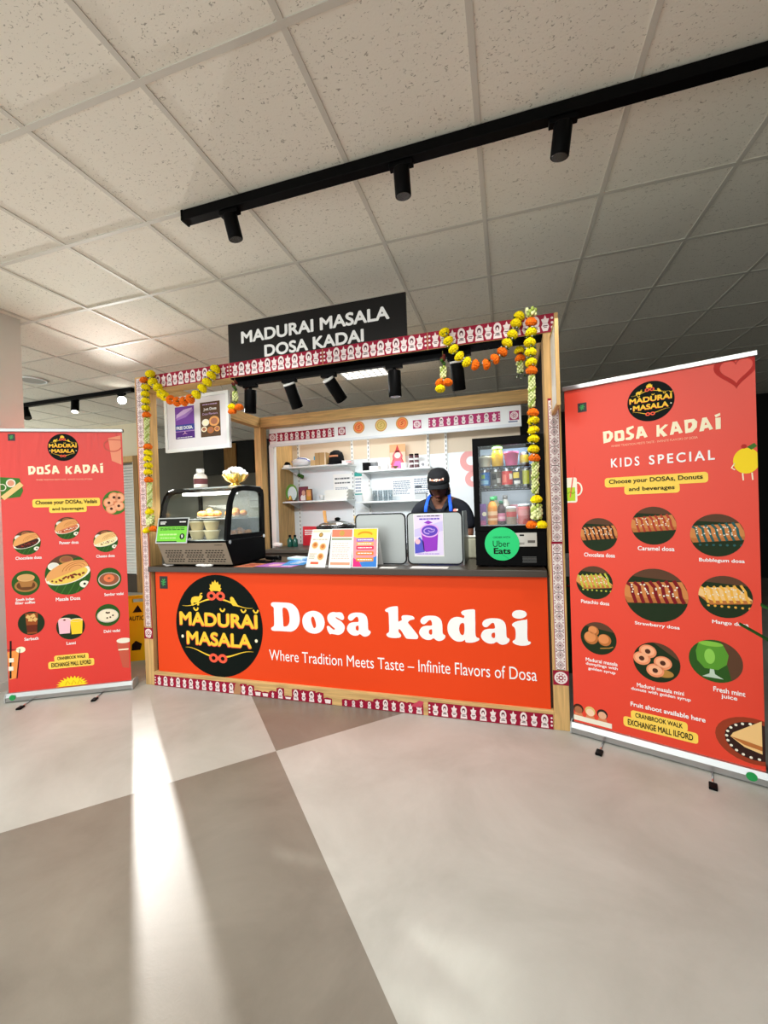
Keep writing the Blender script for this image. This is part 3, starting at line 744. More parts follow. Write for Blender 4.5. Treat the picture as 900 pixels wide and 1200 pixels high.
def arc(cx, cz, rx, rz, a0, a1, n=18, tilt=0.0):
    pts = [(cx + rx * cos(radians(a0 + (a1 - a0) * i / n)), cz + rz * sin(radians(a0 + (a1 - a0) * i / n))) for i in range(n + 1)]
    return rot2(pts, (cx, cz), tilt) if tilt else pts
def dish(parent, cu, cv, r, kind, y=-0.0006, extra=None):
    mb = MB()
    S = Sheet(mb, (0, y, 0), clip=circ(cu, cv, r, 40))
    def q(pts): return [(cu + r * a, cv + r * b) for a, b in pts]
    base = {'fold': LEAF, 'cup': LEAF, 'bowl': LEAF, 'log': DLEAF, 'slab': DLEAF, 'balls': DLEAF, 'donuts': DLEAF, 'mint': LEAF, 'tea': DLEAF, 'lassi': DLEAF}[kind]
    S.disc(cu, cv, r, base, 1, n=40)
    if kind == 'fold':
        fill, top, side = extra
        S.poly(q([(-1, .35), (1, 1), (1, 1.2), (-1, 1.2)]), WOODB, 2)
        for i in range(7): S.line(q([(-1 + i * .32, -1), (-.6 + i * .34, -.2)]), r * .035, GLEAF, 2)
        S.disc(cu - r * .6, cv + r * .42, r * .26, PLATE, 3, r * .2); S.disc(cu - r * .6, cv + r * .44, r * .2, P_('chutney', (222, 222, 214)), 4, r * .14)
        S.disc(cu - r * .05, cv + r * .72, r * .3, BRASSP, 3, r * .19); S.disc(cu - r * .05, cv + r * .75, r * .24, P_('sambar', (150, 88, 62)), 4, r * .13)
        S.poly(q(arc(0, -.02, 1.02, .42, 150, 395, 24, .26)), PLATE, 5)
        S.poly(q(arc(.02, -.04, .88, .36, 165, 385, 24, .28)), fill, 6)
        rnd = random.Random(3)
        for i in range(26):
            a = rnd.uniform(-.7, .7); S.disc(cu + r * a, cv + r * (a * .28 - .13 + rnd.uniform(-.09, .05)), r * .05, side if i % 2 else RED2, 7, n=7)
        S.poly(q(arc(.08, .08, 1.06, .54 if r > .12 else .68, 4, 184, 24, .32)), top, 8)
        for e in (.46, .34, .22): S.line(q(arc(.34, .26, e * 1.3, e * .72, -5, 165, 14, .36)), r * .028, CRUSTD, 9)
        S.disc(cu + r * .72, cv - r * .52, r * .22, PLATE, 9, r * .17); S.disc(cu + r * .72, cv - r * .5, r * .06, INK, 10, n=10)
    elif kind == 'cup':
        S.disc(cu, cv - r * .22, r * .8, BRASSP, 2, r * .5); S.disc(cu, cv - r * .2, r * .66, P_('saucer', (104, 62, 32)), 3, r * .38)
        S.poly(q([(-.58, .42), (.62, .42), (.4, -.32), (-.32, -.32)]), BRASSP, 4)
        S.disc(cu + r * .02, cv + r * .42, r * .62, P_('rim', (224, 170, 110)), 5, r * .3); S.disc(cu + r * .02, cv + r * .42, r * .54, FOAM, 6, r * .24)
    elif kind == 'bowl':
        top, mid = extra
        S.disc(cu, cv - r * .05, r * .88, P_('bowl_rim', (206, 196, 184)), 2, r * .62); S.disc(cu, cv - r * .02, r * .80, top, 3, r * .54)
        if mid is CORAL:
            S.ring(cu, cv + r * .05, r * .12, r * .44, P_('vada', (232, 124, 78)), 4, 22, .8)
        else:
            S.disc(cu, cv + r * .05, r * .42, P_('vada_white', (244, 226, 200)), 4, r * .3)
            for a, b in ((0, .2), (.12, .22), (-.1, .24), (.2, -.2), (-.05, -.25), (.42, -.05)): S.disc(cu + r * a, cv + r * b, r * .08, P_('spice', (76, 54, 36)), 5, n=9)
    elif kind in ('log', 'slab'):
        body, driz = extra
        S.poly(q([(-1, .7), (1, .55), (1, 1.2), (-1, 1.2)]), WOODB, 2)
        if kind == 'log': top = [(-1.0, .42), (.82, .56), (1.02, .12), (1.02, -.2), (-.9, -.36), (-1.02, -.1)]
        else: top = [(-.98, .36), (.42, .50), (.98, -.06), (.96, -.24), (-.55, -.42), (-1.0, .0)]
        S.poly(q(top), body, 3)
        S.poly(q([top[-1], top[-2], top[-3], (top[-3][0], top[-3][1] + .16), (top[-2][0] + .08, top[-2][1] + .2)]), CRUSTD, 4)
        n = 7
        for i in range(n):
            x = -.82 + i * (1.5 / (n - 1))
            S.line(q([(x - .1, .42 + .03 * i), (x + .06, .3), (x + .1, .0), (x + .2, -.34 + i * .02)]), r * (.12 if r > .1 else .1), driz, 5)
            if kind == 'slab' or driz is TEAL: S.disc(cu + r * (x + .2), cv + r * (-.46), r * .055, driz, 4, n=8)
        rnd = random.Random(5)
        for i in range(30): S.disc(cu + r * rnd.uniform(-.75, .7), cv + r * rnd.uniform(-.02, .4), r * .032, PLATE, 6, n=6)
    elif kind == 'balls':
        S.poly(q([(-1, .75), (1, .45), (1, 1.2), (-1, 1.2)]), WOODB, 2)
        for a, b, e in ((-.25, .42, .3), (-.4, -.02, .4), (.35, -.05, .36)):
            S.disc(cu + r * a, cv + r * b, r * e, CRUSTD, 3); S.disc(cu + r * (a - .05), cv + r * (b + .06), r * e * .8, P_('dumpling', (222, 142, 86)), 4)
        S.line(q([(.1, -.6), (.6, -.5), (.8, -.4)]), r * .06, P_('syrup', (180, 130, 60)), 3)
    elif kind == 'donuts':
        S.poly(q([(-.1, 1), (1, .2), (1, 1.2)]), WOODB, 2); S.disc(cu + r * .3, cv - r * .5, r * .42, P_('syrup', (180, 130, 60)), 2, r * .2)
        for a, b in ((-.35, .5), (-.62, .1), (.28, .02), (-.05, -.42)):
            S.disc(cu + r * a, cv + r * b, r * .38, P_('donut', (236, 146, 104)), 3, r * .34); S.disc(cu + r * a, cv + r * (b + .02), r * .30, P_('donut_light', (246, 176, 136)), 4, r * .25); S.disc(cu + r * a, cv + r * b, r * .12, P_('hole', (80, 44, 30)), 5)
    elif kind == 'mint':
        S.poly(q([(.2, 1.1), (1.1, .6), (1.1, -.7), (.6, -.9)]), WOODB, 2)
        S.poly(q([(-.6, .82), (.3, .82), (.5, .35), (.42, -.1), (.1, -.4), (-.4, -.4), (-.68, -.05), (-.72, .4)]), MINT, 3)
        S.disc(cu - r * .15, cv + r * .8, r * .46, P_('mint_top', (130, 190, 70)), 4, r * .12); S.disc(cu - r * .2, cv + r * .2, r * .2, P_('mint_light', (140, 200, 84)), 4, r * .36)
        S.poly(q([(-.2, -.4), (-.05, -.4), (-.02, -.62), (.3, -.8), (-.5, -.8), (-.22, -.62)]), P_('glass_foot', (190, 206, 190)), 3)
    elif kind == 'tea':
        S.poly(q([(-.42, .85), (.52, .85), (.4, -.9), (-.32, -.9)]), TEA, 3)
        for a, b in ((-.2, .55), (.15, .62), (.3, .3), (-.05, .3)): S.poly(rot2(q([(a - .16, b - .14), (a + .16, b - .14), (a + .16, b + .14), (a - .16, b + .14)]), (cu + r * a, cv + r * b), a * 3), P_('ice', (226, 180, 110)), 4)
        S.poly(q([(-.36, -.15), (.46, -.15), (.4, -.75), (-.32, -.75)]), P_('tea_dark', (104, 40, 22)), 5)
    elif kind == 'lassi':
        for a, col, d in ((-.42, PINKP, .05), (.42, YELP, -.05)):
            S.poly(q([(a - .44, .55 + d), (a + .44, .55 + d), (a + .36, -.55 + d), (a - .36, -.55 + d)]), col, 3)
            S.disc(cu + r * a, cv + r * (.55 + d), r * .44, P_('milk_rim', (250, 226, 200)), 4, r * .13); S.disc(cu + r * a, cv + r * (.53 + d), r * .38, col, 5, r * .09)
        S.disc(cu - r * .4, cv + r * .56, r * .09, STRAW, 6, r * .06)
    o = mb.build('dish_picture', parent, recalc=False)
    return o

def banner(loc, rz, label, left, h):
    W = 0.82
    t = thing('roll_up_banner', label, 'banner', loc, rz, 'roll up banners beside the stall')
    # local: x along the sheet, -y towards the viewer
    prof = [(-0.055, 0.0), (0.055, 0.0), (0.06, 0.02), (0.05, 0.05), (0.02, 0.064), (-0.02, 0.064), (-0.045, 0.056), (-0.058, 0.03)]
    MB().prism([(y + 0.035, z + 0.008) for y, z in prof], 0.0, W, ALU, 'x').build('base_cassette', t)
    mb = MB()
    for x in (-0.006, W): mb2 = MB().prism([(y * 1.06 + 0.035, z * 1.06 + 0.004) for y, z in prof], x, x + 0.006, M('end_cap', (176, 178, 178), 0.4), 'x').build('end_cap', t)
    S = Sheet(MB(), (0, -0.0245, 0)); S.disc(0.045 if left else W - 0.06, 0.038, 0.02, M('dot_green', (40, 150, 80), 0.5), 1); S.mb.build('green_sticker', t, recalc=False)
    for fx in ((0.16, 0.62) if left else (0.16, 0.62)):
        f = MB().tube([(fx, -0.01, 0.006), (fx - 0.0, -0.08, 0.006), (fx - 0.002, -0.13, 0.0055)], 0.0045, CHROME).build('foot', t)
        MB().box(fx - 0.012, fx + 0.03, -0.015, 0.0, 0.006, 0.014, ALU).build('hinge', f)
        MB().box(fx - 0.016, fx + 0.016, -0.165, -0.115, 0.0, 0.012, BLACK).build('rubber_pad', f, bevel=0.003)
    sh = MB()
    nx, nz = 24, 48
    z0, z1 = 0.05, h
    def bulge(x, z):
        k = (z - z0) / (z1 - z0)
        return 0.0
    vs = [((W - 0.02) * i / nx + 0.01, bulge(i, j), z0 + (z1 - z0) * j / nz) for j in range(nz + 1) for i in range(nx + 1)]
    fs = [(j * (nx + 1) + i, j * (nx + 1) + i + 1, (j + 1) * (nx + 1) + i + 1, (j + 1) * (nx + 1) + i) for j in range(nz) for i in range(nx)]
    mname = 'banner_fabric' if not left else 'banner_fabric_creased'
    m = M(mname, (228, 62, 37) if not left else (220, 52, 42), 0.34 if left else 0.42)
    if left and not m.get('done'):
        m['done'] = 1
        nt = m.node_tree; tc = nt.nodes.new('ShaderNodeTexCoord'); mp = nt.nodes.new('ShaderNodeMapping'); mp.inputs['Scale'].default_value = (7, 1, 1.3)
        n = nt.nodes.new('ShaderNodeTexNoise'); n.inputs['Scale'].default_value = 1.4; n.inputs['Detail'].default_value = 2; n.inputs['Distortion'].default_value = 0.8
        bp = nt.nodes.new('ShaderNodeBump'); bp.inputs['Distance'].default_value = 0.05
        sx = nt.nodes.new('ShaderNodeSeparateXYZ'); mr = nt.nodes.new('ShaderNodeMapRange')
        mr.inputs[1].default_value = 1.45; mr.inputs[2].default_value = 1.95; mr.inputs[3].default_value = 0.02; mr.inputs[4].default_value = 0.5
        L = nt.links
        L.new(tc.outputs['Object'], mp.inputs[0]); L.new(mp.outputs[0], n.inputs['Vector']); L.new(n.outputs['Fac'], bp.inputs['Height'])
        L.new(tc.outputs['Object'], sx.inputs[0]); L.new(sx.outputs[2], mr.inputs[0]); L.new(mr.outputs[0], bp.inputs['Strength'])
        L.new(bp.outputs['Normal'], nt.nodes['Principled BSDF'].inputs['Normal'])
    sh.add(vs, fs, m, True)
    sheet = sh.build('printed_sheet', t, recalc=False)
    MB().box(0.0, W, -0.012, 0.012, h - 0.002, h + 0.024, ALU).build('top_rail', t, bevel=0.004)
    MB().cyl((W / 2, 0.03, 0.05), (W / 2, 0.03, h + 0.01), 0.007, ALU, n=10).build('support_pole', t)
    # common printing
    mb = MB(); S = Sheet(mb, (0, -0.0006, 0)); emblem(S, 0.415, 1.797 if not left else 1.832, 0.1); mb.build('emblem', t, recalc=False)
    mb = MB(); S = Sheet(mb, (0, -0.0006, 0)); plant_mark(S, 0.10 if not left else 0.09, 1.82 if not left else 1.905, 0.045, 0.05); mb.build('plant_mark', t, recalc=False)
    for part in (BLET[:4], BLET[4:]):
        mb = MB(); S = Sheet(mb, (0, -0.0006, 0))
        for L_ in part:
            S.shape([[(u + (0.004 if not left else -0.008), v + (0.0 if not left else 0.022)) for u, v in l] for l in L_], CREAM)
        mb.build('heading', t, recalc=False)
    mb = MB(); S = Sheet(mb, (0, -0.0006, 0))
    v = 1.588 if not left else 1.592
    S.text('WHERE TRADITION MEETS TASTE - INFINITE FLAVORS OF DOSA', 0.235, 0.60, v - 0.002, v + 0.009, M('faint_print', (250, 190, 160), 0.5), 1)
    mb.build('tagline', t, recalc=False)
    def caption(body, cu, cv, w, hh=0.022, mat=LETW, bold=0.02):
        mb = MB(); S = Sheet(mb, (0, -0.0006, 0))
        rows = body.split('\n')
        for i, rr in enumerate(rows):
            ww = w * len(rr) / max(len(x) for x in rows)
            S.text(rr, cu - ww / 2, cu + ww / 2, cv - hh * 0.5 - i * hh * 1.25, cv + hh * 0.5 - i * hh * 1.25, mat, 1, bold)
        mb.build('caption', t, recalc=False)
    def pill(rows, name):
        mb = MB(); S = Sheet(mb, (0, -0.0006, 0))
        for k, (u0, u1, v0, v1, body) in enumerate(rows):
            S.rrect(u0, u1, v0, v1, 0.014, PILL, 1 + k)
        for u0, u1, v0, v1, body in rows:
            S.text(body, u0 + 0.02, u1 - 0.02, v0 + 0.012, v1 - 0.010, INK, 5, 0.02)
        mb.build(name, t, recalc=False)
    cur = {}
    def fresh(name):
        if cur: cur['mb'].build(cur['name'], t, recalc=False)
        cur['mb'] = MB(); cur['name'] = name
        return Sheet(cur['mb'], (0, -0.0006, 0), clip=[(0.01, 0.052), (W - 0.01, 0.052), (W - 0.01, h), (0.01, h)])
    if left:
        pill([(0.205, 0.645, 1.395, 1.455, 'Choose your DOSAs, Vadais'), (0.31, 0.555, 1.352, 1.402, 'and beverages')], 'yellow_caption')
        dish(t, 0.16, 1.142, 0.088, 'fold', extra=(CHOC, CRUST, CHOC)); caption('Chocolate dosa', 0.168, 1.032, 0.165)
        dish(t, 0.422, 1.236, 0.082, 'fold', extra=(P_('paneer', (214, 120, 84)), CRUST, P_('paneer_w', (244, 226, 206)))); caption('Paneer dosa', 0.43, 1.13, 0.125)
        dish(t, 0.673, 1.129, 0.083, 'fold', extra=(P_('cheese', (240, 226, 170)), CRUSTL, P_('cheese_w', (250, 244, 214)))); caption('Cheese dosa', 0.668, 1.018, 0.125)
        dish(t, 0.415, 0.895, 0.15, 'fold', extra=(P_('masala', (232, 196, 90)), CRUST, P_('masala_b', (120, 60, 40)))); caption('Masala Dosa', 0.41, 0.716, 0.16, 0.026)
        dish(t, 0.144, 0.85, 0.09, 'cup'); caption('South Indian\nfilter coffee', 0.135, 0.733, 0.125, 0.02)
        dish(t, 0.686, 0.845, 0.083, 'bowl', extra=(P_('sambar', (150, 88, 62)), CORAL)); caption('Sambar vadai', 0.715, 0.728, 0.13)
        dish(t, 0.168, 0.556, 0.085, 'tea'); caption('Sarbath', 0.165, 0.443, 0.09)
        dish(t, 0.419, 0.508, 0.094, 'lassi'); caption('Lassi', 0.418, 0.387, 0.06)
        dish(t, 0.668, 0.573, 0.083, 'bowl', extra=(P_('yoghurt', (236, 222, 196)), PLATE)); caption('Dahi vadai', 0.692, 0.452, 0.11)
        pill([(0.265, 0.565, 0.208, 0.262, 'EXCHANGE MALL ILFORD'), (0.305, 0.53, 0.258, 0.304, 'CRANBROOK WALK')], 'yellow_caption')
        # margin pictures: leaf plate, tumbler, doughnuts, iced drink, cup, yellow burst
        S = fresh('leaf_picture')
        S.poly([(0.0, 1.62), (0.13, 1.61), (0.15, 1.52), (0.13, 1.475), (0.0, 1.46)], GLEAF, 1)
        S.poly(rot2([(0.0, 1.50), (0.16, 1.50), (0.16, 1.535), (0.0, 1.535)], (0.08, 1.52), 0.7), CRUSTL, 2); S.disc(0.075, 1.575, 0.03, PLATE, 2); S.disc(0.075, 1.575, 0.022, P_('sambar_pale', (220, 150, 120)), 3); S.disc(0.02, 1.545, 0.026, PLATE, 2); S.disc(0.02, 1.545, 0.02, GLEAF, 3)
        S = fresh('tumbler_picture')
        TUM = P_('tumbler', (236, 150, 120)); TUML = P_('tumbler_line', (200, 90, 76))
        S.poly([(0.715, 1.90), (0.80, 1.92), (0.80, 1.70), (0.735, 1.73)], TUM, 1); S.line(arc(0.745, 1.845, 0.06, 0.045, 120, 340, 14), 0.008, TUML, 2); S.line([(0.716, 1.89), (0.80, 1.885)], 0.006, TUML, 3)
        S = fresh('doughnut_picture')
        S.disc(0.745, 1.415, 0.085, GLEAF, 1, 0.09)
        for a, b in ((0.74, 1.455), (0.705, 1.415), (0.77, 1.39), (0.775, 1.45), (0.72, 1.37)):
            S.disc(a, b, 0.038, P_('donut', (236, 146, 104)), 2); S.disc(a, b, 0.03, P_('donut_light', (246, 176, 136)), 3); S.disc(a, b, 0.010, P_('hole', (80, 44, 30)), 4)
        S = fresh('iced_drink_picture')
        S.poly([(0.01, 0.36), (0.085, 0.37), (0.06, 0.17), (0.02, 0.16)], P_('iced_tea', (240, 150, 76)), 1); S.line([(0.01, 0.375), (0.09, 0.375), (0.065, 0.165)], 0.005, INK, 3); S.line([(0.035, 0.44), (0.025, 0.17)], 0.012, INK, 2); S.disc(0.095, 0.37, 0.03, CREAM, 2, 0.022)
        for a, b in ((0.035, 0.30), (0.03, 0.24)): S.rect(a - 0.015, a + 0.015, b - 0.015, b + 0.015, PLATE, 3)
        S = fresh('cup_picture')
        S.poly([(0.72, 0.36), (0.80, 0.365), (0.80, 0.16), (0.755, 0.17)], P_('cup_red', (196, 90, 70)), 1); S.disc(0.77, 0.372, 0.05, PLATE, 2, 0.02); S.rect(0.73, 0.80, 0.30, 0.31, CREAM, 3)
        S = fresh('yellow_burst')
        pts = []
        for i in range(26):
            a = pi * i / 25; rr = 0.098 if i % 2 else 0.072; pts.append((0.415 + rr * 1.1 * cos(a), 0.072 + rr * 0.75 * sin(a)))
        S.poly(pts, M('burst_yellow', (252, 224, 40), 0.5), 1)
        for i in range(3): S.line([(0.37 + i * 0.04, 0.08), (0.385 + i * 0.04, 0.11), (0.40 + i * 0.04, 0.085)], 0.006, P_('burst_line', (226, 178, 30)), 2)
    else:
        for wd, a_, b_ in (('KIDS', 0.232, 0.361), ('SPECIAL', 0.402, 0.662)): mbk = MB(); SK = Sheet(mbk, (0, -0.0006, 0)); SK.text(wd, a_, b_, 1.478, 1.526, LETW, 1, 0.02, 1.35); mbk.build('subheading', t, recalc=False)
        pill([(0.2, 0.635, 1.374, 1.425, 'Choose your DOSAs, Donuts'), (0.29, 0.525, 1.332, 1.38, 'and beverages')], 'yellow_caption')
        dish(t, 0.163, 1.122, 0.09, 'log', extra=(P_('roll_brown', (206, 132, 74)), CHOC)); caption('Chocolate dosa', 0.163, 1.012, 0.15)
        dish(t, 0.412, 1.17, 0.096, 'log', extra=(P_('roll_brown', (206, 132, 74)), CARA)); caption('Caramel dosa', 0.42, 1.055, 0.155)
        dish(t, 0.66, 1.125, 0.1, 'log', extra=(P_('roll_brown', (206, 132, 74)), TEAL)); caption('Bubblegum dosa', 0.675, 1.005, 0.165)
        dish(t, 0.134, 0.86, 0.09, 'slab', extra=(P_('slab_brown', (218, 150, 84)), PIST)); caption('Pistachio dosa', 0.135, 0.752, 0.14, 0.02)
        dish(t, 0.412, 0.818, 0.135, 'log', extra=(P_('roll_brown', (206, 132, 74)), STRAW)); caption('Strawberry dosa', 0.415, 0.665, 0.19)
        dish(t, 0.684, 0.838, 0.098, 'slab', extra=(CRUSTL, MANG)); caption('Mango dosa', 0.70, 0.715, 0.13)
        dish(t, 0.146, 0.557, 0.088, 'balls'); caption('Madurai masala\ndumplings with\ngolden syrup', 0.158, 0.432, 0.155, 0.02)
        dish(t, 0.408, 0.478, 0.1, 'donuts'); caption('Madurai masala mini\ndonuts with golden syrup', 0.42, 0.345, 0.25, 0.021)
        dish(t, 0.642, 0.53, 0.1, 'mint'); caption('Fresh mint\njuice', 0.69, 0.398, 0.115, 0.024)
        caption('Fruit shoot available here', 0.445, 0.238, 0.31, 0.024, LETW, 0.025)
        pill([(0.255, 0.57, 0.112, 0.165, 'EXCHANGE MALL ILFORD'), (0.29, 0.53, 0.16, 0.206, 'CRANBROOK WALK')], 'yellow_caption')
        # margin pictures: heart, lemon, jar of juice, children, dosa plate
        S = fresh('heart_picture')
        HRT = P_('heart_red', (186, 46, 40))
        hp = [(0.16 * sin(a) ** 3 / 2, (0.13 * cos(a) - 0.05 * cos(2 * a) - 0.02 * cos(3 * a) - 0.01 * cos(4 * a)) / 1.9) for a in [2 * pi * i / 40 for i in range(40)]]
        for i in range(40):
            a, b = hp[i], hp[(i + 1) % 40]; f = 0.72
            S.poly([(0.745 + a[0], 1.88 + a[1]), (0.745 + b[0], 1.88 + b[1]), (0.745 + b[0] * f, 1.88 + b[1] * f), (0.745 + a[0] * f, 1.88 + a[1] * f)], HRT, 1)
        S = fresh('lemon_picture')
        S.disc(0.772, 1.463, 0.046, M('lemon_yellow', (250, 216, 40), 0.5), 1, 0.058); S.poly([(0.775, 1.525), (0.80, 1.54), (0.81, 1.525), (0.79, 1.51)], GLEAF, 2); S.disc(0.765, 1.528, 0.01, HRT, 2)
        for a in (0.758, 0.79): S.line([(a, 1.408), (a + 0.002, 1.375)], 0.005, CREAM, 1)
        S.line([(0.732, 1.455), (0.72, 1.435), (0.732, 1.425)], 0.005, CREAM, 1)
        S = fresh('juice_jar_picture')
        S.rrect(0.0, 0.062, 1.30, 1.44, 0.012, PLATE, 1); S.rect(0.01, 0.052, 1.31, 1.385, P_('lime', (176, 206, 50)), 2); S.line(arc(0.062, 1.375, 0.024, 0.035, -90, 90, 10), 0.008, PLATE, 1); S.line([(0.025, 1.33), (0.05, 1.49)], 0.006, P_('straw_red', (230, 90, 80)), 3)
        S.line([(0.012, 1.35), (0.025, 1.36), (0.04, 1.35), (0.052, 1.36)], 0.008, P_('lime_dark', (140, 176, 40)), 3)
        S = fresh('children_picture')
        S.rect(0.01, 0.20, 0.078, 0.105, PLATE, 3)
        for cx, hair, skin in ((0.035, P_('hair_brown', (70, 36, 24)), P_('skin_b', (170, 106, 72))), (0.095, P_('hair_blond', (222, 190, 120)), P_('skin_l', (244, 206, 176))), (0.155, P_('hair_dark', (50, 36, 32)), P_('skin_m', (226, 172, 140)))):
            S.disc(cx, 0.145, 0.026, hair, 1); S.disc(cx, 0.138, 0.02, skin, 2); S.poly([(cx - 0.026, 0.10), (cx + 0.026, 0.10), (cx + 0.018, 0.122), (cx - 0.018, 0.122)], P_('shirt_tan', (214, 130, 90)), 1)
        S = fresh('dosa_plate_picture')
        S.disc(0.77, 0.19, 0.135, P_('wood_plate', (150, 60, 36)), 1, 0.105); S.disc(0.775, 0.19, 0.105, P_('plate_dark', (52, 30, 26)), 2, 0.085)
        for i in range(22):
            a = 2 * pi * i / 22; S.disc(0.775 + 0.098 * cos(a), 0.19 + 0.077 * sin(a), 0.006, PLATE, 3, n=8)
        S.poly([(0.80, 0.29), (0.80, 0.14), (0.74, 0.155), (0.69, 0.19), (0.70, 0.21)], CRUSTL, 4); S.poly([(0.69, 0.19), (0.74, 0.165), (0.80, 0.155), (0.80, 0.175), (0.74, 0.185)], CRUSTD, 5)
    fresh('')
    return t
banner((-3.48, 2.057, 0), math.atan2(2.443 - 2.057, 3.48 - 2.756), 'red roll up banner left of the stall with dosa, vadai and drink pictures', True, 1.945)
banner((0.322, 2.526, 0), math.atan2(2.239 - 2.526, 1.085 - 0.322), 'red roll up banner right of the stall headed kids special', False, 1.925)
# ------------------------------------------------------------------ ceiling track and spotlights
tk = thing('ceiling_track', 'long black light track fixed to the ceiling in front of the stall', 'track light', (-1.61, 1.855, CEIL))
MB().box(0, 3.6, -0.026, 0.026, -0.056, -0.004, BLACK).build('track', tk, bevel=0.003)
MB().box(-0.006, 0.006, -0.028, 0.028, -0.058, -0.003, SATIN).build('end_cap', tk)
HEADLIT = M('lamp_lens', (255, 244, 222), 0.3, emit=6.0)
def spot_head(name, label, top, aim, group, length=0.118, r=0.037, lit=False, cap=None, drop=0.036, offset=0.0):
    """adaptor on the track, short stem, tilting can"""
    t = thing(name, label, 'spotlight', top, 0, group)
    d = Vector(aim).normalized()
    MB().box(-0.055, 0.055, -0.017, 0.017, -0.022, 0.0, BLACK).build('adaptor', t, bevel=0.002)
    MB().cyl((0, 0, -0.02), (0, 0, -drop), 0.012, BLACK if cap is None else CHROME, n=12).build('stem', t)
    p = Vector((offset, 0, -drop + 0.012))
    q = p + d * length
    can = MB().cyl(p, q, r, BLACK, n=28)
    c = can.build('can', t, bevel=0.003)
    if cap is not None: MB().cyl(p - d * 0.012, p + d * 0.004, r * 0.98, cap, n=28).build('back_cap', c)
    MB().cyl(q - d * 0.004, q + d * 0.0015, r * 0.84, HEADLIT if lit else M('lens_dark', (52, 50, 46), 0.25), n=24).build('lens', c)
    return t
G1 = 'spotlights on the long ceiling track'
T1 = CEIL - 0.056
spot_head('track_spotlight', 'black spotlight nearest the left end of the long ceiling track', (-1.33, 1.855, T1), (0.14, 0.18, -1), G1)
spot_head('track_spotlight', 'black spotlight hanging straight down in the middle of the long ceiling track', (-0.413, 1.855, T1), (0.02, 0.12, -1), G1)
spot_head('track_spotlight', 'black spotlight nearest the right edge on the long ceiling track', (0.27, 1.855, T1), (-0.13, 0.16, -1), G1)
for (x, tx, pw) in ((-1.30, -1.7, 26), (-0.41, -0.75, 30), (0.25, -0.1, 26)):
    spot('track_spot', (x + (0.02 if x < -1 else -0.02 if x > 0 else 0), 1.89, 2.69), (tx, 2.5, 0.9), pw, 100, 0.9, 0.05, (1, 0.97, 0.92))

# track behind the bright lamp, left
tk2 = thing('ceiling_track', 'short black light track on the ceiling far left behind the red banner', 'track light', (-6.45, 4.10, CEIL))
MB().box(0, 2.0, -0.026, 0.026, -0.056, -0.004, BLACK).build('track', tk2, bevel=0.003)
G2 = 'spotlights on the far left track'
spot_head('track_spotlight', 'black spotlight at the far left end of the distant short track', (-6.36, 4.10, T1), (0.5, -0.1, -0.85), G2, 0.16, 0.045)
spot_head('track_spotlight', 'black spotlight with lit lens midway along the distant short track', (-5.42, 4.10, T1), (0.25, -0.25, -0.95), G2, 0.15, 0.045, lit=True)
t = thing('track_spotlight', 'dazzling lit spotlight just left of the stall beside the garland post', 'spotlight', (-4.63, 4.10, T1), 0, G2)
MB().box(-0.055, 0.055, -0.017, 0.017, -0.022, 0.0, BLACK).build('adaptor', t)
MB().cyl((0, 0, -0.02), (0, 0, -0.10), 0.012, BLACK, n=12).build('stem', t)
dd = (Vector((-1.0, 0.9, 0.9)) - Vector((-4.63, 4.10, 2.80))).normalized()
p = Vector((0, 0, -0.085)) - dd * 0.06
c = MB().cyl(p - dd * 0.08, p + dd * 0.07, 0.05, BLACK, n=28).build('can', t)
MB().cyl(p + dd * 0.066, p + dd * 0.072, 0.047, M('lamp_bright', (255, 250, 238), 0.3, emit=40.0), n=24).build('lens', c)
cv = thing('ceiling_speaker', 'round pale ceiling speaker at the far left above the red banner', 'ceiling speaker', (-5.2, 3.45, CEIL))
MB().lathe([(0.145, -0.004), (0.14, -0.014), (0.12, -0.018), (0.118, -0.012)], WHITE, n=32).build('rim', cv)
MB().cyl((0, 0, -0.013), (0, 0, -0.005), 0.119, M('speaker_mesh', (178, 178, 172), 0.7), n=32).build('grille', cv)
pl = thing('ceiling_light_panel', 'square lit ceiling panel seen through the stall opening', 'ceiling light', (-1.568, 4.55, CEIL))
MB().box(-0.295, 0.295, -0.295, -0.27, -0.012, -0.003, WHITE).box(-0.295, 0.295, 0.27, 0.295, -0.012, -0.003, WHITE).box(-0.295, -0.27, -0.27, 0.27, -0.012, -0.003, WHITE).box(0.27, 0.295, -0.27, 0.27, -0.012, -0.003, WHITE).build('frame', pl)
MB().box(-0.27, 0.27, -0.27, 0.27, -0.007, -0.003, M('panel_lit', (255, 250, 240), 0.4, emit=1.6)).build('diffuser', pl)
mb = MB()
for i in range(8): mb.box(-0.27 + i * 0.077 - 0.003, -0.27 + i * 0.077 + 0.003, -0.27, 0.27, -0.016, -0.007, ALU).box(-0.27, 0.27, -0.27 + i * 0.077 - 0.003, -0.27 + i * 0.077 + 0.003, -0.016, -0.007, ALU)
mb.build('louvre', pl)
area('panel_light', (-1.568, 4.55, CEIL - 0.03), 0.5, 14, (1, 0.97, 0.92))
def sprinkler(x, y, label):
    t = thing('fire_sprinkler', label, 'sprinkler', (x, y, CEIL), 0, 'fire sprinklers on the ceiling')
    MB().lathe([(0.03, -0.004), (0.026, -0.01), (0.008, -0.012), (0.008, -0.04), (0.012, -0.042), (0.0, -0.044)], CHROME, n=16).build('body', t)
    MB().lathe([(0.0, -0.052), (0.02, -0.052), (0.02, -0.055), (0.0, -0.055)], CHROME, n=16).build('deflector', t)
sprinkler(-2.45, 3.75, 'small fire sprinkler on the ceiling inside the stall opening')
sprinkler(-5.05, 5.0, 'small fire sprinkler on the ceiling left beneath the bright lamp')

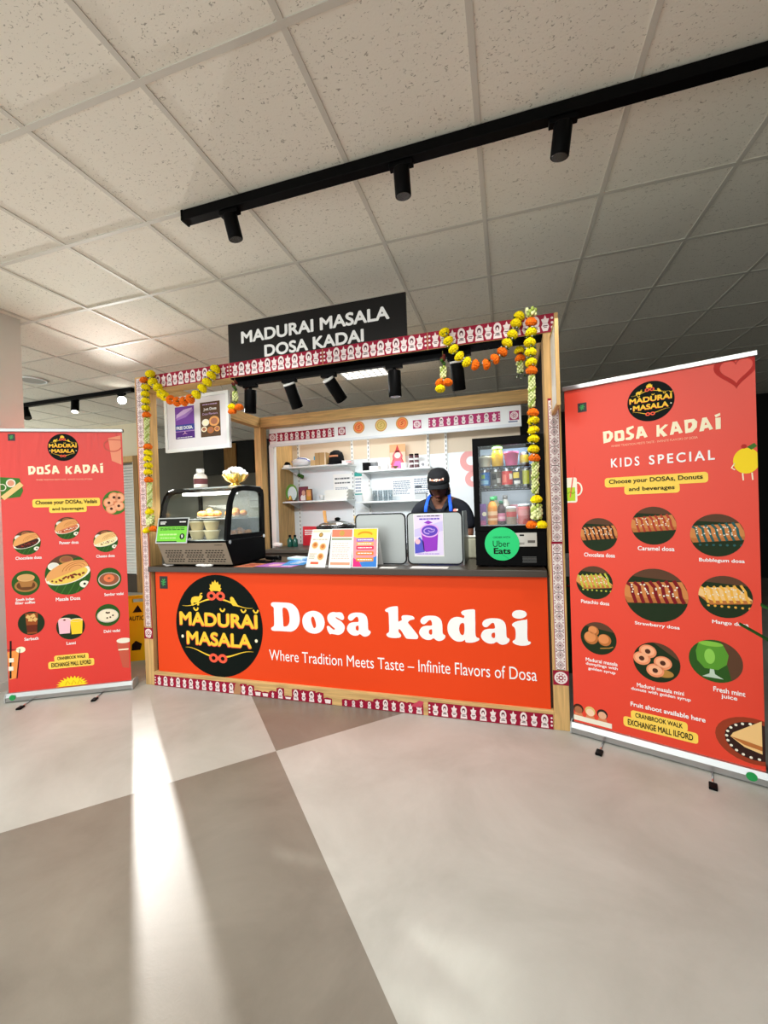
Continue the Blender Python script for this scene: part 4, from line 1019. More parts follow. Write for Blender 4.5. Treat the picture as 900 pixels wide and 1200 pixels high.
# stall track
tk3 = thing('ceiling_track', 'black light track under the front beam of the stall', 'track light', (-1.84, 2.60, 2.262))
MB().box(0, 1.66, -0.02, 0.02, -0.034, -0.001, BLACK).build('track', tk3, bevel=0.002)
G3 = 'spotlights under the front beam of the stall'
LG = M('cap_light', (206, 206, 204), 0.4)
for x, aim, lab, cap in ((-1.745, (-0.12, 0.1, -1), 'black spotlight under the stall beam nearest the framed notice', None), (-1.43, (0.12, 0.45, -0.9), 'black spotlight with pale back cap, second from the left under the stall beam', LG), (-1.13, (0.35, 0.65, -0.8), 'strongly tilted black spotlight with pale back cap below the lit ceiling panel', LG), (-0.67, (0.0, 0.04, -1), 'upright black spotlight in the middle of the stall opening', None), (-0.27, (0.04, 0.30, -0.95), 'black spotlight behind the right marigold swag', LG)):
    spot_head('stall_spotlight', lab, (x, 2.60, 2.229), aim, G3, 0.165, 0.042, cap=cap, drop=0.05)
    a = Vector(aim).normalized()
    q = Vector((x, 2.60, 2.19)) + a * 0.19
    spot('stall_spot', q, q + Vector((aim[0] * 0.5, max(aim[1], 0.6), -0.42)), 29, 115, 0.9, 0.04, (0.93, 0.98, 1.0))

# ------------------------------------------------------------------ framed notice and side notice
fn = thing('framed_notice', 'white framed notice with purple and brown posters hanging at the left of the opening', 'framed notice', (-2.268, 2.655, 1.80), radians(-1.5))
w, h = 0.305, 0.428
mb = MB().prism([(-w, 0), (w, 0), (w, h), (-w, h)], -0.012, 0.012, WHITE, 'y', holes=[[(-w + 0.025, 0.025), (w - 0.025, 0.025), (w - 0.025, h - 0.025), (-w + 0.025, h - 0.025)]])
mb.build('frame', fn, bevel=0.002)
MB().box(-w + 0.024, w - 0.024, -0.002, 0.006, 0.024, h - 0.024, M('mount_white', (232, 228, 232), 0.6)).build('mount', fn)
mb = MB(); S = Sheet(mb, (0.01, -0.0026, 0)); PURP = M('poster_purple', (118, 70, 160), 0.5); PURPD = M('poster_violet', (84, 44, 128), 0.5); LILA = M('poster_lilac', (206, 176, 222), 0.5)
S.rect(-0.215, -0.03, 0.10, 0.35, PURP); S.poly([(-0.205, 0.26), (-0.12, 0.28), (-0.05, 0.32), (-0.05, 0.335), (-0.13, 0.325), (-0.20, 0.29)], LILA, 2); S.poly([(-0.205, 0.245), (-0.11, 0.265), (-0.04, 0.31), (-0.045, 0.325), (-0.12, 0.29), (-0.2, 0.265)], M('poster_lilac_mid', (160, 120, 196), 0.5), 3)
S.rect(-0.215, -0.03, 0.165, 0.21, M('poster_blue', (60, 70, 150), 0.5), 2); S.text('FREE DOSA.', -0.205, -0.045, 0.172, 0.198, LETW, 3, 0.03); S.rect(-0.215, -0.03, 0.155, 0.158, LILA, 3)
S.rect(-0.215, -0.03, 0.10, 0.154, PURPD, 2); S.poly([(-0.15, 0.13), (-0.125, 0.145), (-0.125, 0.155), (-0.12, 0.155), (-0.12, 0.145), (-0.095, 0.13), (-0.122, 0.14)], PINKP, 3); S.scribble(-0.2, -0.05, 0.106, 0.114, 1, LETW, 3, 1)
mb.build('purple_poster', fn, recalc=False)
mb = MB(); S = Sheet(mb, (0.01, -0.0026, 0)); BRN = M('poster_brown', (92, 68, 50), 0.55)
S.rect(0.028, 0.212, 0.095, 0.36, BRN); S.text('Just Dosa', 0.06, 0.18, 0.29, 0.318, LETW, 2, 0.02); S.text('Dosa Flavours', 0.05, 0.19, 0.262, 0.278, LILA, 2, 0.0); S.scribble(0.05, 0.19, 0.335, 0.348, 1, LILA, 2, 1)
for a, b, r_, c_ in ((0.075, 0.205, 0.034, PLATE), (0.155, 0.21, 0.048, CRUST), (0.06, 0.155, 0.026, CREAM), (0.12, 0.145, 0.032, CRUSTD), (0.18, 0.15, 0.026, CRUST)): S.disc(a, b, r_, c_, 2, r_ * 0.8); S.disc(a, b, r_ * 0.65, P_('sauce', (170, 110, 84)) if c_ is not PLATE else CREAM, 3, r_ * 0.5)
mb.build('brown_poster', fn, recalc=False)
mb = MB().tube([(-0.25, 0, h), (-0.25, -0.02, 0.47)], 0.002, CHROME).tube([(0.25, 0, h), (0.25, -0.02, 0.47)], 0.002, CHROME); mb.build('hanging_wire', fn)
bn = thing('side_notice', 'pale framed notice projecting edge-on from the top of the right post', 'framed notice', (0.272, 2.528, 1.80))
MB().prism([(-0.25, 0), (0, 0), (0, 0.44), (-0.25, 0.44)], -0.009, 0.009, OAK, 'x', holes=[[(-0.235, 0.015), (-0.015, 0.015), (-0.015, 0.425), (-0.235, 0.425)]]).build('frame', bn)
MB().box(-0.006, 0.004, -0.235, -0.015, 0.015, 0.425, PAPER).build('mount', bn)

# ------------------------------------------------------------------ garlands
MY = M('marigold_yellow', (246, 214, 16), 0.8, bump=0.9, bscale=120, var=0.25, vscale=60); MO = M('marigold_orange', (240, 112, 24), 0.8, bump=0.9, bscale=120, var=0.25, vscale=60)
MG = M('garland_leaf', (58, 92, 36), 0.7, var=0.3, vscale=50); MJ = M('jasmine_bud', (226, 232, 170), 0.7, var=0.15, vscale=80); MJG = M('jasmine_green', (168, 186, 92), 0.7); CORD = M('garland_cord', (92, 84, 44), 0.8)
BEADW = M('bead_white', (238, 238, 226), 0.6)
def marigold_mesh(mat, r):
    mb = MB()
    rnd = random.Random(11)
    for ring, (n, rad, z, s) in enumerate(((1, 0, 0.62, 0.42), (6, 0.42, 0.50, 0.40), (10, 0.72, 0.22, 0.36), (12, 0.86, -0.08, 0.34), (10, 0.70, -0.36, 0.34))):
        for i in range(n):
            a = 2 * pi * i / n + ring * 0.4
            mb.ball((r * rad * cos(a), r * rad * sin(a), r * z), (r * s, r * s, r * s * 0.8), mat, 7, 5, jit=0.12)
    mb.ball((0, 0, -.05 * r), (r * .9, r * .9, r * .6), mat, 14, 8)
    return mb
def mg(name, mat, r, parent, loc, tilt=0.0):
    key = (mat.name, round(r, 3))
    if key not in MGC: MGC[key] = marigold_mesh(mat, r).build(name, parent)
    else:
        o = MGC[key].copy(); COL.objects.link(o); o.parent = parent; o.name = name; MGC[key + (len(MGC),)] = o; ROOTM[o.name] = ROOTM[parent.name]
    o = MGC[key] if MGC[key].parent is parent and not MGC[key].get('_u') else o
    o['_u'] = 1
    o.location = loc
    o.rotation_euler = (random.uniform(-.2, .2), random.uniform(-.2, .2), random.uniform(0, 6)) if not hasattr(tilt, 'to_track_quat') else tilt.to_track_quat('Z', 'Y').to_euler()
    return o
MGC = {}
def leaf_ring(c, r, parent):
    mb = MB()
    for i in range(7):
        a = 2 * pi * i / 7 + random.random(); b = random.uniform(-.5, .4)
        d = Vector((cos(a), sin(a), b)); n = Vector((-sin(a), cos(a), 0)); c_ = Vector(c)
        mb.add([c_ + d * r * .3, c_ + d * r * .75 + n * r * .2, c_ + d * r * 1.15, c_ + d * r * .75 - n * r * .2], [(0, 1, 2, 3)], MG)
        mb.ball(tuple(c_ + d * r * .62 + Vector((0, 0, .002))), r * .13, BEADW if i % 2 else MG, 6, 4)
    return mb.build('leaf_ring', parent, recalc=False)
def jasmine(p0, p1, r, parent, n=None):
    mb = MB(); p0, p1 = Vector(p0), Vector(p1); L = (p1 - p0).length
    n = n or int(L / 0.010)
    for i in range(n):
        c = p0.lerp(p1, (i + 0.5) / n)
        for j in range(5):
            a = 2 * pi * j / 5 + i * 0.63
            d = Vector((cos(a), sin(a), 0.35))
            mb.ball(tuple(c + d * r * random.uniform(.6, .95)), (r * .36, r * .36, r * .42), MJ if (i + j) % 4 else MJG, 6, 4, jit=.1)
    mb.cyl(p0, p1, r * 0.45, MJG, n=8)
    o = mb.build('jasmine_string', parent, recalc=False); o['kind'] = 'stuff'; return o
def garland(label, items, y, x0, z0, vertical=True, r=0.028):
    t = thing('flower_garland', label, 'garland', (x0, y, z0), 0, 'flower garlands hung on the stall')
    pts = [(x - x0, 0, z - z0) for k, x, z in items if k in 'yo']
    if not vertical: MB().tube(pts, 0.004, CORD, 6).build('cord', t)
    else:
        zs = [p[2] for p in pts]; MB().tube([(pts[0][0], 0, max(zs)), (pts[len(pts) // 2][0], 0, (max(zs) + min(zs)) / 2), (sum(p[0] for p in pts[-2:]) / 2, 0, min(zs) + 0.02)], 0.004, CORD, 6).build('cord', t)
    st = None; last = None
    for hx in ((items[0][1], items[-1][1]) if not vertical else (items[0][1],)):
        hz = 2.355 - z0; MB().tube([(hx - x0, 0, hz - 0.02), (hx - x0, (2.5265 - y) * .5, hz + 0.012), (hx - x0, 2.5265 - y, hz)], 0.003, CORD, 6).build('hanging_loop', t)
    fl = [Vector((x - x0, 0, z - z0)) for k, x, z in items if k in 'yo']; fi = 0
    for k, x, z in items:
        p = (x - x0, 0, z - z0)
        if k in 'yo':
            d = (fl[min(fi + 1, len(fl) - 1)] - fl[max(fi - 1, 0)]).normalized(); fi += 1
            mg('marigold', MY if k == 'y' else MO, r, t, p, 0.0 if vertical else d)
        elif k == 'j': st = p
        elif k == 'J': jasmine(st, p, 0.018 if abs(st[2] - p[2]) > 0.1 else 0.028, t)
        if k in 'yo':
            if last is not None and (Vector(p) - Vector(last)).length < 0.09: leaf_ring(tuple((Vector(p) + Vector(last)) / 2), r * 1.15, t)
            last = p
    return t
LV = [ ('o',-2.590,2.330),('y',-2.578,2.275),('y',-2.585,2.226),('y',-2.583,2.174),('y',-2.583,2.121),('o',-2.580,2.068),('j',-2.578,2.042),('J',-2.587,1.851),('o',-2.578,1.828),('y',-2.578,1.783),('y',-2.584,1.738),('y',-2.582,1.687),('y',-2.585,1.637),('o',-2.583,1.578),('j',-2.574,1.552),('J',-2.583,1.371),('y',-2.585,1.338),('j',-2.579,1.303),('J',-2.583,1.230),('y',-2.615,1.197),('o',-2.553,1.207) ]
LS = [ ('y',-2.518,2.365),('y',-2.497,2.302),('y',-2.452,2.256),('y',-2.421,2.208),('y',-2.387,2.182),('o',-2.340,2.153),('o',-2.282,2.133),('o',-2.219,2.130),('o',-2.164,2.141),('y',-2.111,2.167),('y',-2.058,2.206),('y',-2.016,2.244),('y',-1.978,2.289),('y',-1.943,2.329) ]
RS = [ ('y',-0.324,2.343),('y',-0.302,2.289),('y',-0.272,2.235),('y',-0.240,2.188),('y',-0.198,2.149),('o',-0.150,2.125),('o',-0.088,2.120),('o',-0.037,2.145),('o',0.005,2.180),('y',0.034,2.228),('y',0.064,2.272),('y',0.085,2.332),('y',0.104,2.370) ]
RV = [ ('j',0.162,2.362),('J',0.162,2.328),('o',0.161,2.300),('y',0.159,2.245),('y',0.151,2.190),('y',0.154,2.136),('y',0.154,2.079),('o',0.156,2.035),('j',0.157,2.003),('J',0.152,1.831),('o',0.157,1.802),('y',0.158,1.759),('y',0.156,1.707),('y',0.155,1.658),('y',0.153,1.601),('o',0.157,1.553),('j',0.161,1.527),('J',0.156,1.354),('y',0.160,1.324),('j',0.159,1.286),('J',0.157,1.212),('o',0.133,1.183),('y',0.183,1.182) ]
garland('long marigold and jasmine garland hanging down the left post', LV, 2.49, -2.58, 2.35)
garland('sagging yellow and orange marigold swag across the upper left corner', LS, 2.478, -2.23, 2.36, False, 0.031)
garland('sagging yellow and orange marigold swag across the upper right corner', RS, 2.487, -0.11, 2.36, False)
garland('long marigold and jasmine garland hanging down in front of the fridge', RV, 2.425, 0.157, 2.35)
def tassel(label, top, items, y):
    t = thing('flower_tassel', label, 'garland', (top[0], y, top[1]), 0, 'flower tassels hung under the front beam')
    MB().tube([(0, 0, 0.03), (0, 0, -0.10)], 0.003, CORD, 6).build('cord', t)
    mb = MB()
    for i in range(8): mb.ball((random.uniform(-.012, .012), random.uniform(-.012, .012), -0.015 * i * .5), 0.011, M('dry_flower', (96, 40, 36), .8) if i < 4 else MG, 6, 4)
    mb.build('dried_flower', t, recalc=False)
    jasmine((0, 0, -0.075), (0, 0, -0.14), 0.020, t)
    for k, x, z in items: mg('marigold', MY if k == 'y' else MO, 0.027, t, (x - top[0], random.uniform(-.01, .01), z - top[1]), 1.3)
    leaf_ring((0, 0, -0.155), 0.035, t)
tassel('short flower tassel hanging beside the framed notice', (-1.817, 2.235), [('y', -1.839, 2.059), ('o', -1.782, 2.050), ('o', -1.842, 2.028)], 2.52)
tassel('short flower tassel hanging near the middle of the front beam', (-0.345, 2.225), [('o', -0.367, 2.062), ('o', -0.318, 2.056), ('y', -0.365, 2.023)], 2.54)
tassel('short flower tassel half hidden behind the right hanging garland', (0.106, 2.226), [('y', 0.103, 2.222), ('o', 0.106, 2.172)], 2.62)
for o in bpy.data.objects:
    if '_u' in o: del o['_u']

# ------------------------------------------------------------------ shelving unit at the back of the stall
UX0, UX1, UY, BY = -2.545, 0.165, 4.235, 4.66
su = thing('shelving_unit', 'white fronted shelving unit with printed header along the back of the stall', 'shelving unit', (-1.2, UY, 0))
MB().box(-2.60, UX1, UY - 0.02, UY + 0.02, 2.075, 2.262, WHITE).build('header', su, True, 0.003)
MB().box(-2.60, UX1, UY - 0.03, UY + 0.0, 2.055, 2.085, M('header_trim', (222, 226, 230), 0.35)).build('header_ledge', su, True, 0.002)
MB().box(-2.612, -2.552, UY - 0.02, UY + 0.04, 0, 2.075, WHITE).build('upright_panel', su, True, 0.003)
MB().box(-2.612, -2.555, UY + 0.04, BY, 0, 2.26, OAK).build('side_panel', su, True)
MB().box(-2.6, UX1, BY, BY + 0.03, 0, 1.905, M('back_white', (226, 232, 236), 0.35)).build('back_panel', su, True)
MB().box(-2.6, UX1, BY - 0.004, BY + 0.03, 1.905, 2.26, M('beige_strip', (222, 206, 184), 0.5)).build('back_strip', su, True)
mb = None
for x in (-2.47, -1.752, -1.545, -0.83, -0.628):
    mb = MB().box(x - 0.014, x + 0.014, BY - 0.016, BY - 0.004, 0.9, 2.2, WHITE)
    for k in range(26): mb.box(x - 0.004, x + 0.004, BY - 0.0175, BY - 0.0155, 0.92 + k * 0.05, 0.945 + k * 0.05, M('slot_dark', (90, 90, 88), 0.6))
    mb.build('slotted_rail', su, True)
SH = M('shelf_white', (224, 228, 228), 0.35)
for x0, x1, z in ((-2.54, -1.70, 1.83), (-2.54, -1.72, 1.425), (-1.60, -0.76, 1.735), (-1.62, -0.80, 1.39)):
    s_ = MB().box(x0, x1, 4.36, BY - 0.018, z - 0.018, z, SH).build('shelf', su, True, 0.002)
    for bx in (x0 + 0.07, x1 - 0.02): MB().prism([(4.38, z - 0.019), (BY - 0.018, z - 0.019), (BY - 0.018, z - 0.09)], bx - 0.003, bx + 0.003, SH, 'x').build('bracket', s_, True)
mb = MB(); S = Sheet(mb, (0, UY - 0.0206, 0)); PM = M('patch_pink', (176, 52, 104), 0.5)
for u in (-2.56, -1.70, -0.86, 0.10): mb = MB(); S = Sheet(mb, (0, UY - 0.0206, 0)); rosette(S, u, 2.165, 0.088, MAROON if u < -1.2 else PM); mb.build('printed_patch', su, True, recalc=False)
mb = MB(); S = Sheet(mb, (0, UY - 0.0206, 0))
border(S, -2.50, -1.79, 2.112, 2.212, 10); mb.build('printed_patch', su, True, recalc=False)
mb = MB(); S = Sheet(mb, (0, UY - 0.0206, 0)); border(S, -0.74, -0.03, 2.118, 2.218, 9, base=PM); mb.build('printed_patch', su, True, recalc=False)
for u, c1, c2 in ((-1.50, P_('medal_orange', (238, 150, 84)), CORAL), (-1.25, P_('medal_gold', (224, 196, 120)), P_('medal_gold_dark', (190, 160, 80))), (-1.02, P_('medal_orange', (238, 150, 84)), CORAL)):
    mb = MB(); S = Sheet(mb, (0, UY - 0.0206, 0))
    S.disc(u, 2.19, 0.066, M('medal_rim', (206, 150, 84), 0.45), 1); S.disc(u, 2.19, 0.056, c1, 2); S.ring(u, 2.19, 0.034, 0.042, c2, 3)
    S.line([(u - 0.015, 2.175), (u + 0.01, 2.185), (u - 0.01, 2.2), (u + 0.015, 2.208)], 0.01, c2 if c2 is not CORAL else P_('medal_red', (200, 60, 40)), 4)
    mb.build('round_medallion', su, True, recalc=False)
mb = MB(); S = Sheet(mb, (0, BY - 0.001, 0)); PR = M('pink_decal', (242, 172, 170), 0.5)
S.ring(-0.36, 1.80, 0.05, 0.12, PR, 1); mb.build('pink_decal', su, True, recalc=False); mb = MB(); S = Sheet(mb, (0, BY - 0.001, 0)); S.ring(-0.34, 1.60, 0.03, 0.09, PR, 1)
mb.build('pink_decal', su, True, recalc=False)
MB().box(0.045, 0.13, UY - 0.0212, UY - 0.02, 2.10, 2.113, M('small_label', (120, 130, 160), 0.5)).build('small_label', su, True)

# notices on the back panel
def notice(label, x0, x1, z0, z1, kind, seed):
    mb = MB().box(x0, x1, BY - 0.0025, BY - 0.0005, z0, z1, PAPER)
    S = Sheet(mb, (0, BY - 0.0026, 0)); G_ = M('notice_grey', (140, 150, 170), 0.6); T_ = M('notice_teal', (60, 160, 150), 0.6)
    w_ = x1 - x0; h_ = z1 - z0
    if kind == 'big':
        S.scribble(x0 + w_ * .08, x1 - w_ * .08, z0 + h_ * .66, z0 + h_ * .82, 1, M('notice_dark', (86, 90, 96), .6), 1, 1, seed); S.scribble(x0 + w_ * .08, x1 - w_ * .08, z0 + h_ * .42, z0 + h_ * .56, 1, M('notice_dark', (86, 90, 96), .6), 1, 1, seed + 1); S.scribble(x0 + w_ * .1, x1 - w_ * .2, z0 + h_ * .1, z0 + h_ * .25, 2, G_, 1, 1, seed)
    elif kind == 'leaflet':
        S.rect(x0, x1, z1 - h_ * .2, z1, T_, 1); S.scribble(x0 + w_ * .1, x1 - w_ * .1, z0 + h_ * .1, z1 - h_ * .25, 5, G_, 1, 1, seed); S.rect(x0, x1, z0, z0 + h_ * .05, T_, 1)
    else:
        S.scribble(x0 + w_ * .06, x1 - w_ * .06, z0 + h_ * .1, z0 + h_ * .92, 8, G_, 1, .95, seed)
        if kind == 'dark': S.rect(x0 + w_ * .1, x0 + w_ * .45, z0 + h_ * .45, z0 + h_ * .56, M('notice_dark', (86, 90, 96), .6), 2)
    o = mb.build('wall_notice', recalc=False)
    tag(o, label, 'notice', 'paper notices on the back panel')
notice('white paper notice with two dark lines on the back panel below the black cap', -2.01, -1.775, 1.53, 1.74, 'big', 2)
notice('white leaflet with a teal top band between the left and right shelves', -1.735, -1.64, 1.48, 1.755, 'leaflet', 3)
notice('white notice of small print behind the drinking glasses', -1.27, -1.04, 1.44, 1.64, 'text', 4)
notice('white notice with a dark block left of the person in the cap', -1.02, -0.80, 1.42, 1.66, 'dark', 5)

# rear counter inside the stall
rc = thing('rear_counter', 'dark low counter below the shelves at the back of the stall', 'counter', (-1.2, 4.0, 0))
MB().box(-2.545, UX1 - 0.02, 3.92, 4.62, 0, 0.865, M('rear_brown', (70, 64, 56), 0.6)).build('cabinet', rc, True)
MB().box(-2.548, UX1 - 0.02, 3.90, 4.63, 0.865, 0.90, M('rear_top', (84, 80, 72), 0.4)).build('counter_top', rc, True, 0.003)
# ------------------------------------------------------------------ glass display case
WT = 0.9175
dc = thing('display_case', 'black and steel heated display case with curved glass on the worktop', 'display case', (-2.2, 2.75, WT))
CX0, CX1 = -2.515, -1.905
GL = glass('case_glass')
for x in (CX0 + 0.07, CX1 - 0.07):
    for y in (2.60, 2.93): MB().cyl((x, y, WT), (x, y, WT + 0.0125), 0.03, BLACK, n=16).build('foot', dc, True)
MB().prism([(2.552, 0.93), (2.97, 0.93), (2.97, 1.11), (2.49, 1.11), (2.478, 1.10)], CX0, CX1, BLACK, 'x').build('base', dc, True, 0.003)
# sloping steel grille on the front of the base
p0 = Vector((0, 2.5490, 0.935)); p1 = Vector((0, 2.4772, 1.099)); V = (p1 - p0).normalized(); N = Vector((0, V.z * -1, V.y * 1)).normalized()
if N.y > 0: N = -N
mb = MB(); gl_ = (p1 - p0).length
S = Sheet(mb, (CX0 + 0.004, p0.y, p0.z), (1, 0, 0), V, N, 0.001)
W_ = CX1 - CX0 - 0.008
S.rect(0, W_, 0, gl_, M('grille_steel', (150, 136, 120), 0.42, 0.25), 1)
SLOT = M('grille_slot', (36, 32, 30), 0.6)
for bx in range(3):
    for r_ in range(6):
        for k in range(6):
            u = 0.04 + bx * 0.18 + k * 0.026 + (0.012 if r_ % 2 else 0)
            S.rect(u, u + 0.019, 0.022 + r_ * 0.018, 0.030 + r_ * 0.018, SLOT, 2)
S.scribble(W_ - 0.10, W_ - 0.03, gl_ - 0.022, gl_ - 0.014, 1, SLOT, 2, 1)
mb.build('vent_grille', dc, True, recalc=False)
prof = [(2.482, 1.115), (2.50, 1.25), (2.528, 1.38), (2.56, 1.45), (2.60, 1.49), (2.65, 1.508), (2.75, 1.515), (2.92, 1.51), (2.965, 1.49), (2.975, 1.45), (2.97, 1.115)]
def inset(p, c, k): return [(c[0] + (a - c[0]) * k, c[1] + (b - c[1]) * k) for a, b in p]
hole = [(2.53, 1.15), (2.548, 1.27), (2.57, 1.38), (2.60, 1.44), (2.63, 1.462), (2.68, 1.474), (2.75, 1.478), (2.88, 1.476), (2.918, 1.464), (2.93, 1.435), (2.925, 1.15)]
for x in (CX0, CX1 - 0.022):
    f = MB().prism(prof, x, x + 0.022, BLACK, 'x', holes=[hole]).build('side_frame', dc, True)
    MB().prism(hole, x + 0.009, x + 0.012, GL, 'x').build('side_glass', f, True)
    if x > -2:
        for y, z in ((2.515, 1.10), (2.945, 1.115)): MB().cyl((CX1, y, z), (CX1 + 0.006, y, z), 0.014, CHROME, n=16).build('bolt', f, True)
mb = MB(); vs = []; fp = prof[:8]
for x in (CX0 + 0.022, CX1 - 0.022): vs += [(x, a, b) for a, b in fp]
n_ = len(fp); mb.add(vs, [(i, i + 1, n_ + i + 1, n_ + i) for i in range(n_ - 1)], GL, True); mb.build('curved_glass', dc, True)
MB().box(CX0 + 0.022, CX1 - 0.022, 2.955, 2.972, 1.115, 1.50, M('case_back', (116, 118, 108), 0.35)).build('rear_door', dc, True)
MB().box(CX0 + 0.02, CX1 - 0.02, 2.74, 2.965, 1.508, 1.518, M('case_top', (150, 156, 156), 0.25, 0.6)).build('top_panel', dc, True)
MB().box(CX0 + 0.12, CX1 - 0.05, 2.62, 2.70, 1.452, 1.472, M('strip_lamp', (255, 252, 244), 0.4, emit=5.0)).build('strip_lamp', dc, True)
for z in (1.27, 1.118): 
    MB().box(CX0 + 0.024, CX1 - 0.024, 2.56 if z > 1.2 else 2.50, 2.95, z - 0.006, z, M('case_shelf', (196, 202, 200), 0.2, 0.4)).build('shelf', dc, True)
area('case_light', (-2.2, 2.66, 1.448), 0.4, 3.0, (1, 0.96, 0.88), sy=0.05)
CC = 'food in the display case'
def tray(label, x, y, z, n, mat, r, grp, seed):
    t = thing('snack_platter', label, 'platter', (x, y, z), 0, grp)
    MB().lathe([(0.05, 0.0), (0.085, 0.006), (0.096, 0.014), (0.094, 0.016), (0.05, 0.004), (0.0, 0.004)], M('platter_grey', (150, 140, 126), 0.4), n=28).build('dish', t)
    return t
VAD = M('vada_fried', (204, 134, 72), 0.7, bump=0.8, bscale=90, var=0.3, vscale=40); BOND = M('bonda_gold', (222, 156, 88), 0.7, bump=0.6, bscale=90, var=0.25, vscale=40)
def fritters(label, cx, cy, z, n, mat, r, grp, seed, spread=0.075):
    rnd = random.Random(seed); first = None
    for i in range(n):
        a = 2 * pi * i / max(1, n - 1); rr = 0 if i == n - 1 else spread
        loc = (cx + rr * cos(a) * 1.1, cy + rr * sin(a), z + r * 0.8 + (r * 0.75 if i == n - 1 else 0))
        if first is None:
            first = MB().ball((0, 0, 0), (r, r, r * .8), mat, 14, 9, jit=.05).build('fried_fritter'); first.location = loc; tag(first, label, 'fritter', grp)
        else:
            o = first.copy(); COL.objects.link(o); o.location = loc; o.rotation_euler = (0, 0, rnd.uniform(0, 6))
tray('grey platter under the fritters on the upper case shelf, left', -2.25, 2.74, 1.2705, 0, None, 0, 'platters in the display case', 1)
fritters('golden round fritter heaped on the upper shelf of the display case, left platter', -2.25, 2.74, 1.285, 8, BOND, 0.028, 'golden fritters on the upper case shelf', 1, 0.06)
tray('grey platter on the upper case shelf by the right glass', -2.035, 2.78, 1.2705, 0, None, 0, 'platters in the display case', 1)
fritters('brown fritter heaped on the upper case shelf by the right glass', -2.035, 2.78, 1.285, 7, VAD, 0.027, 'brown fritters on the upper case shelf', 2, 0.06)
tray('grey platter on the lower case shelf by the right glass', -2.035, 2.82, 1.1185, 0, None, 0, 'platters in the display case', 1)
fritters('brown fritter heaped on the lower case shelf by the right glass', -2.035, 2.82, 1.132, 8, VAD, 0.026, 'brown fritters on the lower case shelf', 4, 0.065)
def tub(label, x, y, z):
    t = thing('food_tub', label, 'tub', (x, y, z), 0, 'cream tubs in the display case')
    MB().lathe([(0.040, 0.0), (0.056, 0.058), (0.058, 0.06)], M('tub_cream', (236, 218, 170), 0.5), n=24).build('tub', t)
    MB().lathe([(0.060, 0.058), (0.060, 0.066), (0.0, 0.068)], M('tub_lid', (244, 234, 204), 0.5), n=24).build('lid', t)
for k, (x, z, lb) in enumerate(((-2.25, 1.1185, 'lower cream tub of the left pair behind the case glass'), (-2.25, 1.1875, 'upper cream tub of the left pair behind the case glass'), (-2.12, 1.1185, 'lower cream tub of the right pair behind the case glass'), (-2.12, 1.1875, 'upper cream tub of the right pair behind the case glass'))): tub(lb, x, 2.60, z)
# price card leaning on the case front
ps = thing('menu_card', 'green and black menu card in a silver holder leaning on the case front', 'menu card', (-2.365, 2.455, 1.10))
V = Vector((0, 0.035, 0.18)).normalized(); N = Vector((0, -V.z, V.y)); U = Vector((1, 0, 0))
def slab(mb, u0, u1, v0, v1, t0, t1, mat):
    P = lambda u, v, k: U * u + V * v + N * k
    vs = [P(u, v, k) for u in (u0, u1) for v in (v0, v1) for k in (t0, t1)]
    mb.add(vs, [(0, 1, 3, 2), (4, 6, 7, 5), (0, 4, 5, 1), (2, 3, 7, 6), (0, 2, 6, 4), (1, 5, 7, 3)], mat); return mb
slab(MB(), -0.142, 0.142, 0.0, 0.19, -0.004, 0.0, ALU).build('holder', ps)
mb = MB(); S = Sheet(mb, (0, 0, 0), U, V, N); S.rect(-0.132, 0.132, 0.008, 0.182, INK, 1); S.rect(-0.132, 0.132, 0.008, 0.125, M('card_green', (120, 206, 70), 0.5), 2); S.scribble(-0.11, 0.11, 0.095, 0.118, 2, M('card_green_dark', (50, 100, 40), .5), 3, 1, 3); S.scribble(-0.11, 0.05, 0.055, 0.075, 1, P_('card_pale', (190, 230, 150)), 3, 1, 4); S.scribble(-0.1, 0.06, 0.032, 0.046, 1, P_('card_pale', (190, 230, 150)), 3, 1, 9)
S.disc(0.095, 0.05, 0.022, INK, 3); S.text('9', 0.087, 0.103, 0.037, 0.063, LETW, 4, 0.02); S.scribble(-0.115, -0.06, 0.14, 0.165, 2, LETW, 3, 1, 5); S.scribble(0.06, 0.115, 0.15, 0.165, 1, LETW, 3, 1, 6); S.rect(-0.132, 0.05, 0.008, 0.016, INK, 3)
mb.build('card', ps, recalc=False)
# bottle and bowl of flowers on the case
b_ = thing('white_bottle', 'small white bottle with dark label on top of the display case', 'bottle', (-2.375, 2.80, 1.5185))
MB().lathe([(0.048, 0.0), (0.052, 0.006), (0.052, 0.085), (0.045, 0.105), (0.026, 0.118), (0.026, 0.122)], M('milky', (226, 222, 214), 0.3), n=28).build('body', b_)
MB().lathe([(0.030, 0.122), (0.030, 0.152), (0.026, 0.156), (0.0, 0.156)], WHITE, n=24).build('cap', b_)
MB().cyl((0, 0, 0.03), (0, 0, 0.075), 0.0526, M('label_dark', (96, 56, 60), 0.5), n=28, caps=False).build('label', b_)
bw = thing('brass_bowl', 'small brass bowl of white flowers on top of the display case', 'bowl', (-2.06, 2.82, 1.5185))
BRASS = M('brass', (228, 190, 96), 0.25, 0.9)
MB().lathe([(0.055, 0.0), (0.058, 0.004), (0.03, 0.018), (0.028, 0.026), (0.07, 0.045), (0.098, 0.085), (0.104, 0.09), (0.096, 0.088), (0.06, 0.06), (0.0, 0.055)], BRASS, n=32).build('bowl', bw)
mb = MB(); rnd = random.Random(4); WF = M('white_petal', (244, 244, 238), 0.8)
for i in range(60):
    a = rnd.uniform(0, 6.28); rr = 0.085 * math.sqrt(rnd.random()); mb.ball((rr * cos(a), rr * sin(a), 0.088 + 0.055 * (1 - (rr / .09) ** 2) + rnd.uniform(-.006, .008)), (0.02, 0.02, 0.013), WF, 7, 5, jit=.2)
